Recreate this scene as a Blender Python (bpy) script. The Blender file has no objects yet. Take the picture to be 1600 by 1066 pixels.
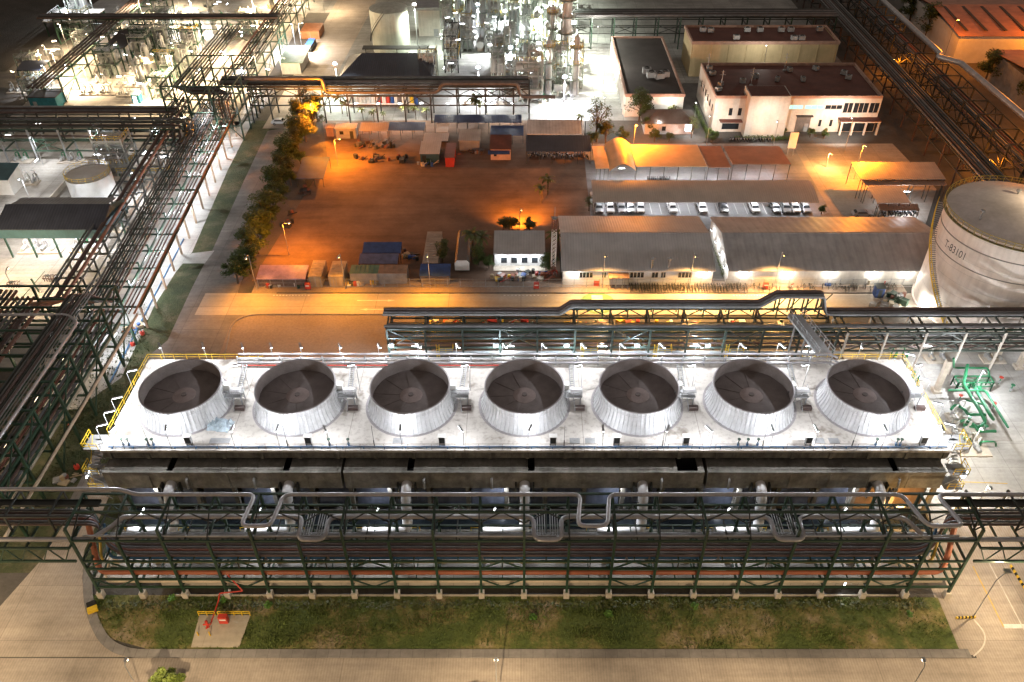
import bpy, math, random
from mathutils import Vector, Matrix
random.seed(7)
sc = bpy.context.scene
COL = sc.collection
R = math.radians

# ------------------------------------------------------------------ camera
CAM_H, CAM_F, CAM_P = 95.0, 1280.0, R(39.4)
cam = bpy.data.cameras.new('camera')
cam.sensor_width = 36.0
cam.lens = 36.0 * CAM_F / 1600.0
cam.shift_x = -14.0 / 1600.0
cam.clip_start, cam.clip_end = 1.0, 3000.0
cam_ob = bpy.data.objects.new('camera', cam)
cam_ob.location = (0, 0, CAM_H)
cam_ob.rotation_euler = (math.pi / 2 - CAM_P, 0, 0)
COL.objects.link(cam_ob)
sc.camera = cam_ob

# ------------------------------------------------------------------ night sky, exposure
world = bpy.data.worlds.new('World')
sc.world = world
world.use_nodes = True
wn = world.node_tree
wn.nodes.clear()
w_out = wn.nodes.new('ShaderNodeOutputWorld')
w_bg = wn.nodes.new('ShaderNodeBackground')
w_sky = wn.nodes.new('ShaderNodeTexSky')
w_sky.sky_type = 'NISHITA'
w_sky.sun_disc = False
w_sky.sun_elevation = R(3.0)
w_sky.sun_rotation = R(200)
w_mix = wn.nodes.new('ShaderNodeMix')
w_mix.data_type = 'RGBA'
w_mix.blend_type = 'MIX'
w_mix.inputs[0].default_value = 0.75
w_mix.inputs[7].default_value = (2.7, 2.1, 1.7, 1)      # glow of the lit plant under a hazy night sky
wn.links.new(w_sky.outputs[0], w_mix.inputs[6])
wn.links.new(w_mix.outputs[2], w_bg.inputs[0])
wn.links.new(w_bg.outputs[0], w_out.inputs[0])
w_bg.inputs[1].default_value = 0.046
sc.view_settings.view_transform = 'Standard'
sc.view_settings.look = 'None'
sc.view_settings.exposure = 1.15
sc.view_settings.gamma = 1.0
sc.cycles.use_denoising = True
sc.cycles.max_bounces = 6
sc.cycles.diffuse_bounces = 3
sc.cycles.glossy_bounces = 2
sc.cycles.transmission_bounces = 2
sc.cycles.sample_clamp_indirect = 4.0
sc.cycles.caustics_reflective = False
sc.cycles.caustics_refractive = False

# ------------------------------------------------------------------ survey helpers (photo point -> place on the site)
_c, _s = math.cos(CAM_P), math.sin(CAM_P)
def G(u, v, z=0.0):
    dx, a = u - 814.0, 533.0 - v
    y, zz = CAM_F * _c + a * _s, -CAM_F * _s + a * _c
    t = (z - CAM_H) / zz
    return Vector((dx * t, y * t, z))
def ZY(y, v):                       # height of photo row v on the upright plane at distance y
    return CAM_H - y * math.tan(CAM_P + math.atan((v - 533.0) / CAM_F))
def V(*a): return Vector(a)

# ------------------------------------------------------------------ mesh builder
def fillet(pts, r, n=4):
    pts = [Vector(p) for p in pts]
    if r <= 0 or len(pts) < 3: return pts
    out = [pts[0]]
    for i in range(1, len(pts) - 1):
        a, b, c = pts[i - 1], pts[i], pts[i + 1]
        d1, d2 = (a - b), (c - b)
        rr = min(r, d1.length * .49, d2.length * .49)
        p1, p2 = b + d1.normalized() * rr, b + d2.normalized() * rr
        for k in range(n + 1):
            t = k / n
            out.append(p1 * (1 - t) ** 2 + b * 2 * t * (1 - t) + p2 * t * t)
    out.append(pts[-1])
    return out

SKEW = [0.0, 119.0]          # the left racks run a few degrees off the tower's grid
class MB:
    def __init__(s): s.v, s.f, s.mi = [], [], []
    def add(s, vs, fs):
        o = len(s.v)
        s.v.extend([tuple(p) for p in vs])
        s.f.extend([tuple(i + o for i in f) for f in fs])
        return s
    def box(s, x0, x1, y0, y1, z0, z1):
        return s.add([(x0,y0,z0),(x1,y0,z0),(x1,y1,z0),(x0,y1,z0),(x0,y0,z1),(x1,y0,z1),(x1,y1,z1),(x0,y1,z1)],
                     [(3,2,1,0),(4,5,6,7),(0,1,5,4),(1,2,6,5),(2,3,7,6),(3,0,4,7)])
    def cbox(s, c, sx, sy, sz, rz=0.0):        # box standing on c
        cs, sn = math.cos(rz), math.sin(rz)
        vs = []
        for z in (0, sz):
            for (a, b) in ((-1,-1),(1,-1),(1,1),(-1,1)):
                x, y = a * sx / 2, b * sy / 2
                vs.append((c[0] + x*cs - y*sn, c[1] + x*sn + y*cs, c[2] + z))
        return s.add(vs, [(3,2,1,0),(4,5,6,7),(0,1,5,4),(1,2,6,5),(2,3,7,6),(3,0,4,7)])
    def beam(s, p, q, w, h=None):
        p, q = Vector(p), Vector(q); h = h or w
        d = (q - p)
        if d.length < 1e-6: return s
        d.normalize()
        up = Vector((0,0,1)) if abs(d.z) < .95 else Vector((0,1,0))
        r = d.cross(up).normalized(); u = r.cross(d)
        r *= w/2; u *= h/2
        vs = [p-r-u, p+r-u, p+r+u, p-r+u, q-r-u, q+r-u, q+r+u, q-r+u]
        return s.add(vs, [(0,1,2,3),(7,6,5,4),(0,4,5,1),(1,5,6,2),(2,6,7,3),(3,7,4,0)])
    def tube(s, pts, r, n=8, bend=0.0, cap=True, nb=4):
        pts = fillet(pts, bend, nb) if bend > 0 else [Vector(p) for p in pts]
        m = len(pts); rings = []
        t0 = (pts[1] - pts[0]).normalized()
        ref = Vector((0,0,1)) if abs(t0.z) < .9 else Vector((1,0,0))
        nrm = (ref - t0 * ref.dot(t0)).normalized()
        for i in range(m):
            if i == 0: t = (pts[1]-pts[0])
            elif i == m-1: t = (pts[-1]-pts[-2])
            else: t = (pts[i]-pts[i-1]).normalized() + (pts[i+1]-pts[i]).normalized()
            if t.length < 1e-9: t = pts[i]-pts[i-1]
            t = t.normalized()
            nrm = (nrm - t * nrm.dot(t)).normalized()
            b = t.cross(nrm)
            rings.append([pts[i] + (nrm*math.cos(2*math.pi*k/n) + b*math.sin(2*math.pi*k/n))*r for k in range(n)])
        vs = [p for ring in rings for p in ring]; fs = []
        for i in range(m-1):
            for k in range(n):
                k2 = (k+1) % n
                fs.append((i*n+k, i*n+k2, (i+1)*n+k2, (i+1)*n+k))
        if cap:
            fs.append(tuple(range(n-1,-1,-1))); fs.append(tuple((m-1)*n+k for k in range(n)))
        return s.add(vs, fs)
    def lathe(s, c, prof, n=32, a0=0.0, a1=2*math.pi, rib=None):
        full = abs(a1 - a0 - 2*math.pi) < 1e-6
        cols = n if full else n+1
        vs = []
        for (r, z) in prof:
            for k in range(cols):
                a = a0 + (a1-a0)*k/n
                rr = r + (rib(k) if rib else 0)
                vs.append((c[0]+rr*math.cos(a), c[1]+rr*math.sin(a), c[2]+z))
        fs = []
        for i in range(len(prof)-1):
            for k in range(n):
                k2 = (k+1) % cols
                fs.append((i*cols+k, i*cols+k2, (i+1)*cols+k2, (i+1)*cols+k))
        return s.add(vs, fs)
    def cyl(s, c, r, h, n=16):
        return s.lathe(c, [(0.001,0),(r,0),(r,h),(0.001,h)], n)
    def prism(s, poly, z0, z1):                # poly of (x,y)
        n = len(poly)
        vs = [(p[0],p[1],z0) for p in poly] + [(p[0],p[1],z1) for p in poly]
        fs = [tuple(range(n-1,-1,-1)), tuple(range(n,2*n))] + [(i,(i+1)%n,n+(i+1)%n,n+i) for i in range(n)]
        return s.add(vs, fs)
    def xsec(s, prof, x0, x1):                 # closed profile of (y,z) pulled along x
        n = len(prof)
        vs = [(x0,p[0],p[1]) for p in prof] + [(x1,p[0],p[1]) for p in prof]
        fs = [tuple(range(n)), tuple(range(2*n-1,n-1,-1))] + [(i,n+i,n+(i+1)%n,(i+1)%n) for i in range(n)]
        return s.add(vs, fs)
    def ysec(s, prof, y0, y1):                 # closed profile of (x,z) pulled along y
        n = len(prof)
        vs = [(p[0],y0,p[1]) for p in prof] + [(p[0],y1,p[1]) for p in prof]
        fs = [tuple(range(n)), tuple(range(2*n-1,n-1,-1))] + [(i,n+i,n+(i+1)%n,(i+1)%n) for i in range(n)]
        return s.add(vs, fs)
    def rail(s, pts, h=1.1, w=.05, step=2.0, mid=True):
        for a, b in zip(pts[:-1], pts[1:]):
            a, b = Vector(a), Vector(b); L = (b-a).length; n = max(1, round(L/step))
            for k in range(n+1):
                p = a.lerp(b, k/n); s.beam(p, p+V(0,0,h), w, w)
            s.beam(a+V(0,0,h), b+V(0,0,h), w, w)
            if mid: s.beam(a+V(0,0,h*.55), b+V(0,0,h*.55), w*.8, w*.8)
        return s
    def build(s, name, mat, parent=None, smooth=False):
        if SKEW[0]: s.v = [(a - SKEW[0]*max(0.0, b-SKEW[1]), b, c) for a,b,c in s.v]
        off = Vector((0,0,0)); p = parent
        while p is not None: off += p.location; p = p.parent
        me = bpy.data.meshes.new(name)
        me.from_pydata([(a-off.x, b-off.y, c-off.z) for a,b,c in s.v], [], s.f)
        me.materials.append(mat)
        me.update()
        if smooth:
            me.polygons.foreach_set('use_smooth', [True]*len(me.polygons))
            try: me.set_sharp_from_angle(angle=R(40))
            except Exception: pass
        o = bpy.data.objects.new(name, me)
        COL.objects.link(o)
        if parent is not None: o.parent = parent
        return o

def tag(o, label=None, cat=None, group=None, kind=None):
    if label: o['label'] = label
    if cat: o['category'] = cat
    if group: o['group'] = group
    if kind: o['kind'] = kind
    return o
def thing(name, label, cat, loc=(0,0,0), group=None):
    o = bpy.data.objects.new(name, None)
    o.empty_display_size = .5
    o.location = loc
    COL.objects.link(o)
    return tag(o, label, cat, group)
def kids(o): return [c for c in bpy.data.objects if c.parent == o]
_kids = {}
def copy_tree(o, parent=None, src_kids=None):
    c = o.copy(); COL.objects.link(c)
    c.parent = parent
    for ch in (src_kids or tree_of(o)).get(o.name, []):
        copy_tree(ch, c, src_kids or tree_of(o))
    return c
def tree_of(o):
    d = {}
    def walk(x):
        d[x.name] = list(x.children)
        for ch in x.children: walk(ch)
    walk(o)
    return d
def dup(o, loc, rz=0.0, label=None, group=None, scale=None):
    c = copy_tree(o, None, tree_of(o))
    c.location = loc
    c.rotation_euler = (0,0,rz)
    if label: c['label'] = label
    if group: c['group'] = group
    if scale is not None: c.scale = (scale,)*3 if not isinstance(scale, tuple) else scale
    return c

ORD = ['first','second','third','fourth','fifth','sixth','seventh','eighth','ninth','tenth','eleventh','twelfth','thirteenth',
       'fourteenth','fifteenth','sixteenth','seventeenth','eighteenth','nineteenth','twentieth','twenty-first','twenty-second','twenty-third','twenty-fourth']

# ------------------------------------------------------------------ materials
def _base(name):
    m = bpy.data.materials.new(name); m.use_nodes = True
    nt = m.node_tree; nt.nodes.clear()
    out = nt.nodes.new('ShaderNodeOutputMaterial'); b = nt.nodes.new('ShaderNodeBsdfPrincipled')
    nt.links.new(b.outputs[0], out.inputs[0])
    geo = nt.nodes.new('ShaderNodeNewGeometry')
    return m, nt, b, geo
def _noise(nt, vec, scale, detail=4, rough=.6):
    n = nt.nodes.new('ShaderNodeTexNoise')
    n.inputs['Scale'].default_value = scale; n.inputs['Detail'].default_value = detail; n.inputs['Roughness'].default_value = rough
    nt.links.new(vec, n.inputs['Vector'])
    return n.outputs[0]
def _ramp(nt, fac, stops):
    r = nt.nodes.new('ShaderNodeValToRGB')
    el = r.color_ramp.elements
    while len(el) < len(stops): el.new(.5)
    for e, (p, c) in zip(el, stops):
        e.position = p; e.color = (c[0], c[1], c[2], 1)
    nt.links.new(fac, r.inputs[0])
    return r.outputs[0]
def _mul(nt, a, b, fac=1.0, mode='MULTIPLY'):
    m = nt.nodes.new('ShaderNodeMix'); m.data_type = 'RGBA'; m.blend_type = mode
    if isinstance(fac, float): m.inputs[0].default_value = fac
    else: nt.links.new(fac, m.inputs[0])
    for x, i in ((a, 6), (b, 7)):
        if isinstance(x, tuple): m.inputs[i].default_value = (*x, 1)
        else: nt.links.new(x, m.inputs[i])
    return m.outputs[2]
def _scale(nt, vec, sx, sy, sz):
    m = nt.nodes.new('ShaderNodeMapping'); m.inputs['Scale'].default_value = (sx, sy, sz)
    nt.links.new(vec, m.inputs['Vector'])
    return m.outputs[0]
def paint(name, col, rough=.55, metal=0.0, var=.25, scale=.8, fine=6.0, streak=0.0):
    m, nt, b, geo = _base(name)
    pos = geo.outputs['Position']
    lo = 1 - var; hi = 1 + var*.5
    c = _mul(nt, tuple(col), _ramp(nt, _noise(nt, pos, scale), [(.3,(lo,lo,lo*.97)),(.7,(hi,hi,hi))]))
    c = _mul(nt, c, _ramp(nt, _noise(nt, pos, fine, 3), [(.3,(1-var*.5,)*3),(.65,(1.03,)*3)]))
    if streak:
        c = _mul(nt, c, _ramp(nt, _noise(nt, _scale(nt, pos, 1.2, 1.2, .12), 1.0, 5), [(.35,(1-streak,)*3),(.6,(1,1,1))]))
    nt.links.new(c, b.inputs['Base Color'])
    b.inputs['Roughness'].default_value = rough; b.inputs['Metallic'].default_value = metal
    return m
def lamp_mat(name, col, strength):
    m = bpy.data.materials.new(name); m.use_nodes = True
    nt = m.node_tree; nt.nodes.clear()
    out = nt.nodes.new('ShaderNodeOutputMaterial'); e = nt.nodes.new('ShaderNodeEmission')
    e.inputs[0].default_value = (*col, 1); e.inputs[1].default_value = strength
    nt.links.new(e.outputs[0], out.inputs[0])
    try: m.cycles.emission_sampling = 'NONE'
    except Exception: pass
    return m
def slabs(name, col, sx, sy, joint=.06, stain=.35, jcol=.5, grooves=0.0):
    """cast concrete in slabs, with joints, stains and tyre-worn patches"""
    m, nt, b, geo = _base(name)
    pos = geo.outputs['Position']
    br = nt.nodes.new('ShaderNodeTexBrick')
    br.offset = 0.0; br.squash = 1.0
    br.inputs['Scale'].default_value = 1.0
    br.inputs['Mortar Size'].default_value = joint
    br.inputs['Brick Width'].default_value = sx; br.inputs['Row Height'].default_value = sy
    br.inputs['Color1'].default_value = (1,1,1,1); br.inputs['Color2'].default_value = (.86,.86,.86,1)
    br.inputs['Mortar'].default_value = (jcol,)*3 + (1,)
    nt.links.new(pos, br.inputs['Vector'])
    c = _mul(nt, tuple(col), br.outputs[0])
    c = _mul(nt, c, _ramp(nt, _noise(nt, pos, .12, 6), [(.32,(1-stain,)*3),(.62,(1.05,)*3)]))
    c = _mul(nt, c, _ramp(nt, _noise(nt, pos, 1.7, 6, .7), [(.3,(1-stain*.5,)*3),(.6,(1.03,)*3)]))
    c = _mul(nt, c, _ramp(nt, _noise(nt, _scale(nt, pos, .05, .9, 1), 1.0, 4), [(.35,(1-stain*.5,)*3),(.6,(1.0,)*3)]))
    if grooves:
        w = nt.nodes.new('ShaderNodeTexWave'); w.inputs['Scale'].default_value = grooves; w.inputs['Distortion'].default_value = .6
        nt.links.new(pos, w.inputs['Vector'])
        c = _mul(nt, c, _ramp(nt, w.outputs[0], [(.2,(.9,)*3),(.7,(1.02,)*3)]))
    nt.links.new(c, b.inputs['Base Color'])
    b.inputs['Roughness'].default_value = .85
    return m
def soil(name, stops, scale=.25, bump=.3, grain=.25):
    m, nt, b, geo = _base(name)
    pos = geo.outputs['Position']
    c = _ramp(nt, _noise(nt, pos, scale, 8, .65), stops)
    c = _mul(nt, c, _ramp(nt, _noise(nt, pos, 2.2, 6, .7), [(.25,(1-grain,)*3),(.65,(1+grain*.25,)*3)]))
    nt.links.new(c, b.inputs['Base Color'])
    b.inputs['Roughness'].default_value = .95
    bp = nt.nodes.new('ShaderNodeBump'); bp.inputs['Strength'].default_value = bump; bp.inputs['Distance'].default_value = .3
    nt.links.new(_noise(nt, pos, 3.0, 5), bp.inputs['Height']); nt.links.new(bp.outputs[0], b.inputs['Normal'])
    return m
def sheet_metal(name, col, axis='x', pitch=.5, rough=.5, metal=.0, var=.3):
    m, nt, b, geo = _base(name)
    pos = geo.outputs['Position']
    w = nt.nodes.new('ShaderNodeTexWave'); w.bands_direction = axis.upper(); w.inputs['Scale'].default_value = .314 / pitch
    nt.links.new(pos, w.inputs['Vector'])
    c = _mul(nt, tuple(col), _ramp(nt, _noise(nt, pos, .3, 5), [(.3,(1-var,)*3),(.65,(1.05,)*3)]))
    st = (.25,1.5,1) if axis == 'x' else (1.5,.25,1)
    c = _mul(nt, c, _ramp(nt, _noise(nt, _scale(nt, pos, 1.6/st[0]*.25, .3, .3), 1.0, 4), [(.3,(1-var*.6,)*3),(.6,(1.0,)*3)]))
    c = _mul(nt, c, _ramp(nt, w.outputs[0], [(.05,(.90,)*3),(.3,(1,1,1))]))
    nt.links.new(c, b.inputs['Base Color'])
    b.inputs['Roughness'].default_value = rough; b.inputs['Metallic'].default_value = metal
    bp = nt.nodes.new('ShaderNodeBump'); bp.inputs['Strength'].default_value = .5; bp.inputs['Distance'].default_value = .06
    nt.links.new(w.outputs[0], bp.inputs['Height']); nt.links.new(bp.outputs[0], b.inputs['Normal'])
    return m

CONC_ROAD = slabs('road_concrete', (.47,.405,.335), 11.0, 8.0, .05, .30, .72, grooves=.9)
CONC_APRON = slabs('apron_concrete', (.40,.38,.35), 6.0, 6.0, .05, .35, .6)
CONC_GREY = slabs('plant_paving', (.36,.36,.34), 7.0, 7.0, .06, .4, .6)
CONC_PALE = slabs('pale_paving', (.52,.51,.48), 5.0, 5.0, .05, .3, .65)
ASPHALT = soil('asphalt', [(.3,(.06,.058,.056)),(.6,(.10,.097,.093))], .2, .05)
KERB = slabs('kerb_concrete', (.28,.265,.25), 1.5, 30.0, .03, .35, .6)
DIRT = soil('yard_dirt', [(.25,(.12,.075,.055)),(.5,(.18,.12,.085)),(.72,(.25,.17,.125))], .05, .1, .15)
def _tracks(m, dark=.78):
    nt = m.node_tree; b = [n for n in nt.nodes if n.type == 'BSDF_PRINCIPLED'][0]; src = b.inputs['Base Color'].links[0].from_socket
    geo = [n for n in nt.nodes if n.type == 'NEW_GEOMETRY'][0]; c = src
    for sx, sy in ((.02,.35),(.05,.06),(.16,.20)):
        c = _mul(nt, c, _ramp(nt, _noise(nt, _scale(nt, geo.outputs['Position'], sx, sy, 1), 1.0, 5, .7), [(.36,(dark,)*3),(.58,(1.06,)*3)]))
    nt.links.new(c, b.inputs['Base Color'])
_tracks(DIRT, .80)
DIRT2 = soil('pale_dirt', [(.25,(.20,.15,.12)),(.5,(.28,.22,.175)),(.75,(.36,.29,.23))], .06, .2)
GROUNDM = soil('dark_ground', [(.3,(.05,.05,.04)),(.55,(.10,.09,.08)),(.75,(.15,.13,.11))], .07, .3)
GRASSG = soil('grass_ground', [(.28,(.045,.078,.016)),(.48,(.095,.125,.028)),(.56,(.22,.19,.07)),(.64,(.34,.27,.17))], .13, .6, .45)
GRASSD = soil('verge_ground', [(.28,(.03,.045,.018)),(.5,(.06,.075,.03)),(.70,(.15,.13,.08))], .2, .6, .45)
DECK = paint('deck_concrete', (.60,.565,.52), .8, 0, .12, .25, 2.0)
TCONC = paint('stained_concrete', (.21,.20,.17), .9, 0, .45, .5, 3.0, streak=.5)
TCONC2 = paint('channel_concrete', (.26,.25,.22), .9, 0, .5, .35, 2.0, streak=.2)
CONCP = paint('pedestal_concrete', (.50,.45,.38), .9, 0, .2, 1.0)
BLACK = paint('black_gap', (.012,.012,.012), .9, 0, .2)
GREEN = paint('green_steel', (.024,.062,.039), .45, 0, .35, .6)
GREENL = paint('bright_green_pipe', (.022,.17,.075), .4, 0, .25, .6)
GREEN2 = paint('grey_green_steel', (.045,.06,.05), .5, .1, .3, .6)
DSTEEL = paint('dark_steel', (.045,.05,.045), .5, .2, .3, .6)
GSTEEL = paint('grey_steel', (.34,.35,.36), .5, .2, .25, .6)
SILVER = paint('aluminium_cladding', (.42,.42,.44), .38, .55, .2, .7)
DSILVER = paint('dull_cladding', (.17,.17,.175), .45, .4, .3, .7)
BROWNP = paint('brown_pipe', (.085,.055,.048), .5, .1, .3, .5)
RUSTP = paint('rust_red_pipe', (.20,.075,.05), .55, 0, .3, .5)
ORANGEP = paint('orange_red_pipe', (.34,.105,.05), .5, 0, .25, .4)
CREAMP = paint('cream_pipe', (.55,.47,.36), .5, 0, .25, .4)
BLUEP = paint('blue_pipe', (.05,.16,.33), .5, 0, .25, .4)
YELLOW = paint('yellow_paint', (.75,.50,.03), .45, 0, .2, .6)
YPIPE = paint('yellow_pipe', (.62,.42,.06), .5, 0, .25, .4)
RED = paint('red_paint', (.55,.05,.03), .5, 0, .2, .6)
WHITE = paint('white_paint', (.72,.72,.70), .5, 0, .12, .5)
WHITEP = paint('white_pipe', (.66,.67,.70), .45, 0, .2, .6)
CREAMW = paint('cream_wall', (.60,.57,.52), .8, 0, .15, .3, 2.0, streak=.12)
BLUE = paint('blue_paint', (.03,.10,.35), .5, 0, .25, .6)
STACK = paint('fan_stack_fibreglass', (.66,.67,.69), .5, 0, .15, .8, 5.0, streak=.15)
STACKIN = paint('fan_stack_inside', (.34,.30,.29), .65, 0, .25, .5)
FANM = paint('fan_blade_dark', (.17,.145,.14), .6, 0, .25, .6)
HUBM = paint('fan_hub_brown', (.25,.20,.19), .6, 0, .2, .8)
RIM = paint('fan_rim', (.32,.30,.31), .6, 0, .2, .8)
LOUVRE = paint('blue_grey_panel', (.085,.10,.145), .35, 0, .5, .35, 1.2, streak=.4)
WATER = paint('basin_water', (.015,.02,.025), .08, 0, .2)
GLASS = paint('dark_glass', (.02,.025,.03), .15, 0, .2)
ROOFB = paint('red_brown_roof', (.125,.045,.033), .8, 0, .3, .3, 2.0)
ROOFD = paint('dark_flat_roof', (.055,.048,.045), .8, 0, .3, .3, 2.0)
TANKW = paint('tank_paint', (.80,.72,.66), .55, 0, .10, .25, 1.5, streak=.10)
def _seams(m, h, dark):
    nt = m.node_tree; b = [n for n in nt.nodes if n.type == 'BSDF_PRINCIPLED'][0]; src = b.inputs['Base Color'].links[0].from_socket
    geo = [n for n in nt.nodes if n.type == 'NEW_GEOMETRY'][0]
    w = nt.nodes.new('ShaderNodeTexWave'); w.bands_direction = 'Z'; w.inputs['Scale'].default_value = .314/h
    nt.links.new(geo.outputs['Position'], w.inputs['Vector'])
    c = _mul(nt, src, _ramp(nt, w.outputs[0], [(.0,(dark,)*3),(.012,(1,1,1))]))
    c = _mul(nt, c, _ramp(nt, _noise(nt, _scale(nt, geo.outputs['Position'], .6, .6, .05), 1.0, 6, .7), [(.38,(.94,.93,.92)),(.56,(1,1,1))]))
    nt.links.new(c, b.inputs['Base Color'])
_seams(TANKW, 2.4, .8)
TANKR = paint('tank_roof_paint', (.60,.56,.55), .5, 0, .2, .3, 1.5)
TEAL = paint('teal_cladding', (.045,.11,.13), .5, 0, .2, .4, streak=.1)
DROOF = sheet_metal('dark_sheet_roof', (.035,.042,.065), 'x', .6, .4)
GROOF = sheet_metal('grey_sheet_roof', (.48,.455,.44), 'x', .55, .5, 0, .15)
OROOF = sheet_metal('orange_sheet_roof', (.40,.24,.16), 'x', .55, .5, 0, .3)
BEIGER = sheet_metal('beige_sheet_roof', (.42,.36,.31), 'x', .5, .5, 0, .2)
BLUEROOF = sheet_metal('blue_sheet_roof', (.05,.085,.20), 'x', .5, .5)
TARPB = paint('blue_tarp', (.03,.065,.20), .45, 0, .4, .7)
TARPL = paint('lilac_tarp', (.42,.30,.42), .4, 0, .35, .6)
TARPW = paint('pale_blue_plastic', (.45,.55,.62), .3, 0, .4, 1.2)
RUBBER = paint('black_rubber', (.02,.02,.02), .7, 0, .2)
LEAF = paint('leaf_green', (.065,.105,.022), .6, 0, .5, 1.2, 5.0)
LEAF_LIT = paint('leaf_lamp_lit', (.17,.23,.035), .6, 0, .5, 1.2, 5.0)  # lighter copy of the leaf green, with lamp light put into the colour
LEAF2 = paint('leaf_olive', (.085,.10,.025), .6, 0, .5, 1.2, 5.0)
BARK = paint('bark', (.10,.075,.05), .9, 0, .4, 2.0)
E_COOL = lamp_mat('lamp_cool', (.90,.94,1.0), 14)
E_WHITE = lamp_mat('lamp_white', (1.0,.96,.88), 14)
E_WARM = lamp_mat('lamp_warm', (1.0,.80,.50), 14)
E_ORANGE = lamp_mat('lamp_sodium', (1.0,.55,.15), 16)
E_BLUEW = lamp_mat('lamp_blue_white', (.72,.90,1.0), 25)
E_WIN = lamp_mat('lit_window', (.45,.85,.65), .8)

KCOL = dict(cool=(.93,.95,1.0), white=(1.0,.94,.84), warm=(1.0,.74,.45), orange=(1.0,.37,.02), deep=(1.0,.27,.012), amber=(1.0,.52,.15), bluew=(.72,.88,1.0), green=(.92,1.0,.84))
KMAT = dict(cool=E_COOL, white=E_WHITE, warm=E_WARM, orange=E_ORANGE, deep=E_ORANGE, amber=E_ORANGE, bluew=E_BLUEW, green=E_WHITE)
LK = 1.0
def light(loc, power, kind, parent=None, radius=.2, spot=None, aim=None):
    d = bpy.data.lights.new('lamp_light', 'SPOT' if spot else 'POINT')
    d.energy = power; d.color = KCOL[kind]; d.shadow_soft_size = radius
    if spot: d.spot_size = R(spot); d.spot_blend = 1.0
    o = bpy.data.objects.new('lamp_light', d)
    off = Vector((0,0,0)); p = parent
    while p is not None: off += p.location; p = p.parent
    o.location = Vector(loc) - off
    if spot and aim is not None:
        dv = Vector(aim) - Vector(loc)
        o.rotation_euler = dv.to_track_quat('-Z', 'Y').to_euler()
    COL.objects.link(o)
    if parent is not None: o.parent = parent
    return o
def sheet(name, pts, z, mat, kind='structure'):
    m = MB(); m.add([(p[0], p[1], z) for p in pts], [tuple(range(len(pts)))])
    o = m.build(name, mat)
    if o.data.polygons[0].normal.z < 0: o.data.flip_normals()
    return tag(o, kind=kind)
def px(*uv): return [G(u, v) for u, v in uv]
# ================================================================== GROUND
sheet('ground', [(-600,-80),(600,-80),(600,900),(-600,900)], 0.0, GROUNDM)
sheet('front_road', [(-170,-30),(170,-30),(170,53.6),(-170,53.6)], .02, CONC_ROAD)
sheet('side_road', px((235,1027),(175,1003),(146,975),(132,940),(129,905),(132,860),(190,735),(150,735),(118,790),(65,875),(0,948),(-60,1027)), .04, CONC_ROAD)
sheet('side_road', [(56.6,53.6),(170,53.6),(170,74),(57.5,74)], .04, CONC_ROAD)
sheet('bright_apron', [(57.5,74),(170,74),(170,120),(57.5,120)], .04, CONC_PALE)
sheet('tower_apron', [(-57.5,64.9),(57.5,64.9),(57.5,107.9),(-57.5,107.9)], .03, CONC_APRON)
# kerb walk sweeping round the lawn
def strip(pts, w):
    L, Rr = [], []
    pts = [Vector((p[0],p[1],0)) for p in pts]
    for i, p in enumerate(pts):
        d = (pts[min(i+1,len(pts)-1)] - pts[max(i-1,0)]).normalized()
        n = Vector((-d.y, d.x, 0))
        L.append(p + n*w/2); Rr.append(p - n*w/2)
    return L, Rr
def path(name, pts, w, z, mat, h=0.0):
    L, Rr = strip(pts, w); m = MB(); n = len(L)
    if h:
        for i in range(n-1):
            a, b, c, d = L[i], Rr[i], Rr[i+1], L[i+1]
            m.prism([(a.x,a.y),(b.x,b.y),(c.x,c.y),(d.x,d.y)], z, z+h)
    else:
        vs = [(p.x,p.y,z) for p in L] + [(p.x,p.y,z) for p in Rr]
        m.add(vs, [(i, n+i, n+i+1, i+1) for i in range(n-1)])
    return tag(m.build(name, mat), kind='structure')
walk = fillet([G(138,880), G(137,950), G(172,1022), G(330,1022), G(1515,1022)], 9, 8)
path('kerb_walk', walk, 1.15, .06, KERB, .09)
path('pavement', fillet([G(163,690), G(142,735), G(108,800)], 3), 1.6, .05, KERB)
OLDROAD = slabs('old_road', (.25,.225,.20), 7, 7, .06, .4, .7)
sheet('verge', [(-76,66),(-58.3,66),(-58,100),(-58,112),(-62,118),(-62,210),(-82,210),(-76,118)], .01, GRASSD)
sheet('rack_paving', px((120,640),(190,590),(240,480),(275,425),(300,395),(356,266),(395,190),(345,190),(300,266),(220,400),(150,500),(60,640)), .03, CONC_PALE)
sheet('side_road', px((228,560),(262,532),(300,450),(318,415),(332,391),(382,281),(418,205),(470,195),(452,262),(420,340),(385,420),(372,455),(372,490),(330,500),(318,545),(330,585),(215,585)), .034, OLDROAD)
sheet('side_path', px((283,412),(300,396),(335,392),(320,412)), .038, CONC_PALE)
sheet('back_road', [(-62,123.4),(130,123.4),(130,130.4),(-62,130.4)], .045, slabs('back_road_concrete', (.47,.42,.35), 14, 3.5, .06, .22, .6))
m = MB()
dl_ = [(-54,97,.052)] + [(p.x,p.y,.052) for p in fillet([V(-54,112,0), V(-54.5,123.6,0), V(-46,123.6,0)], 8, 8)] + [(-20,123.6,.052),(-20,97,.052)]
m.add(dl_, [tuple(range(len(dl_)))])
tag(m.build('dirt_lot', DIRT2), kind='structure')
path('kerb', fillet([V(-53,112,0), V(-54.6,123.5,0), V(-44,123.5,0), V(-20,123.5,0)], 8, 8), .25, .05, KERB, .14)
path('kerb', [V(-20,123.4,0), V(80,123.4,0)], .25, .05, KERB, .14)
path('kerb', [V(-48,130.4,0), V(76,130.4,0)], .25, .05, paint('dark_kerb', (.10,.09,.08), .9), .14)
sheet('fence_verge', [(-53,130.5),(76,130.5),(76,134.6),(-53,134.6)], .05, DIRT2)
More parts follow.
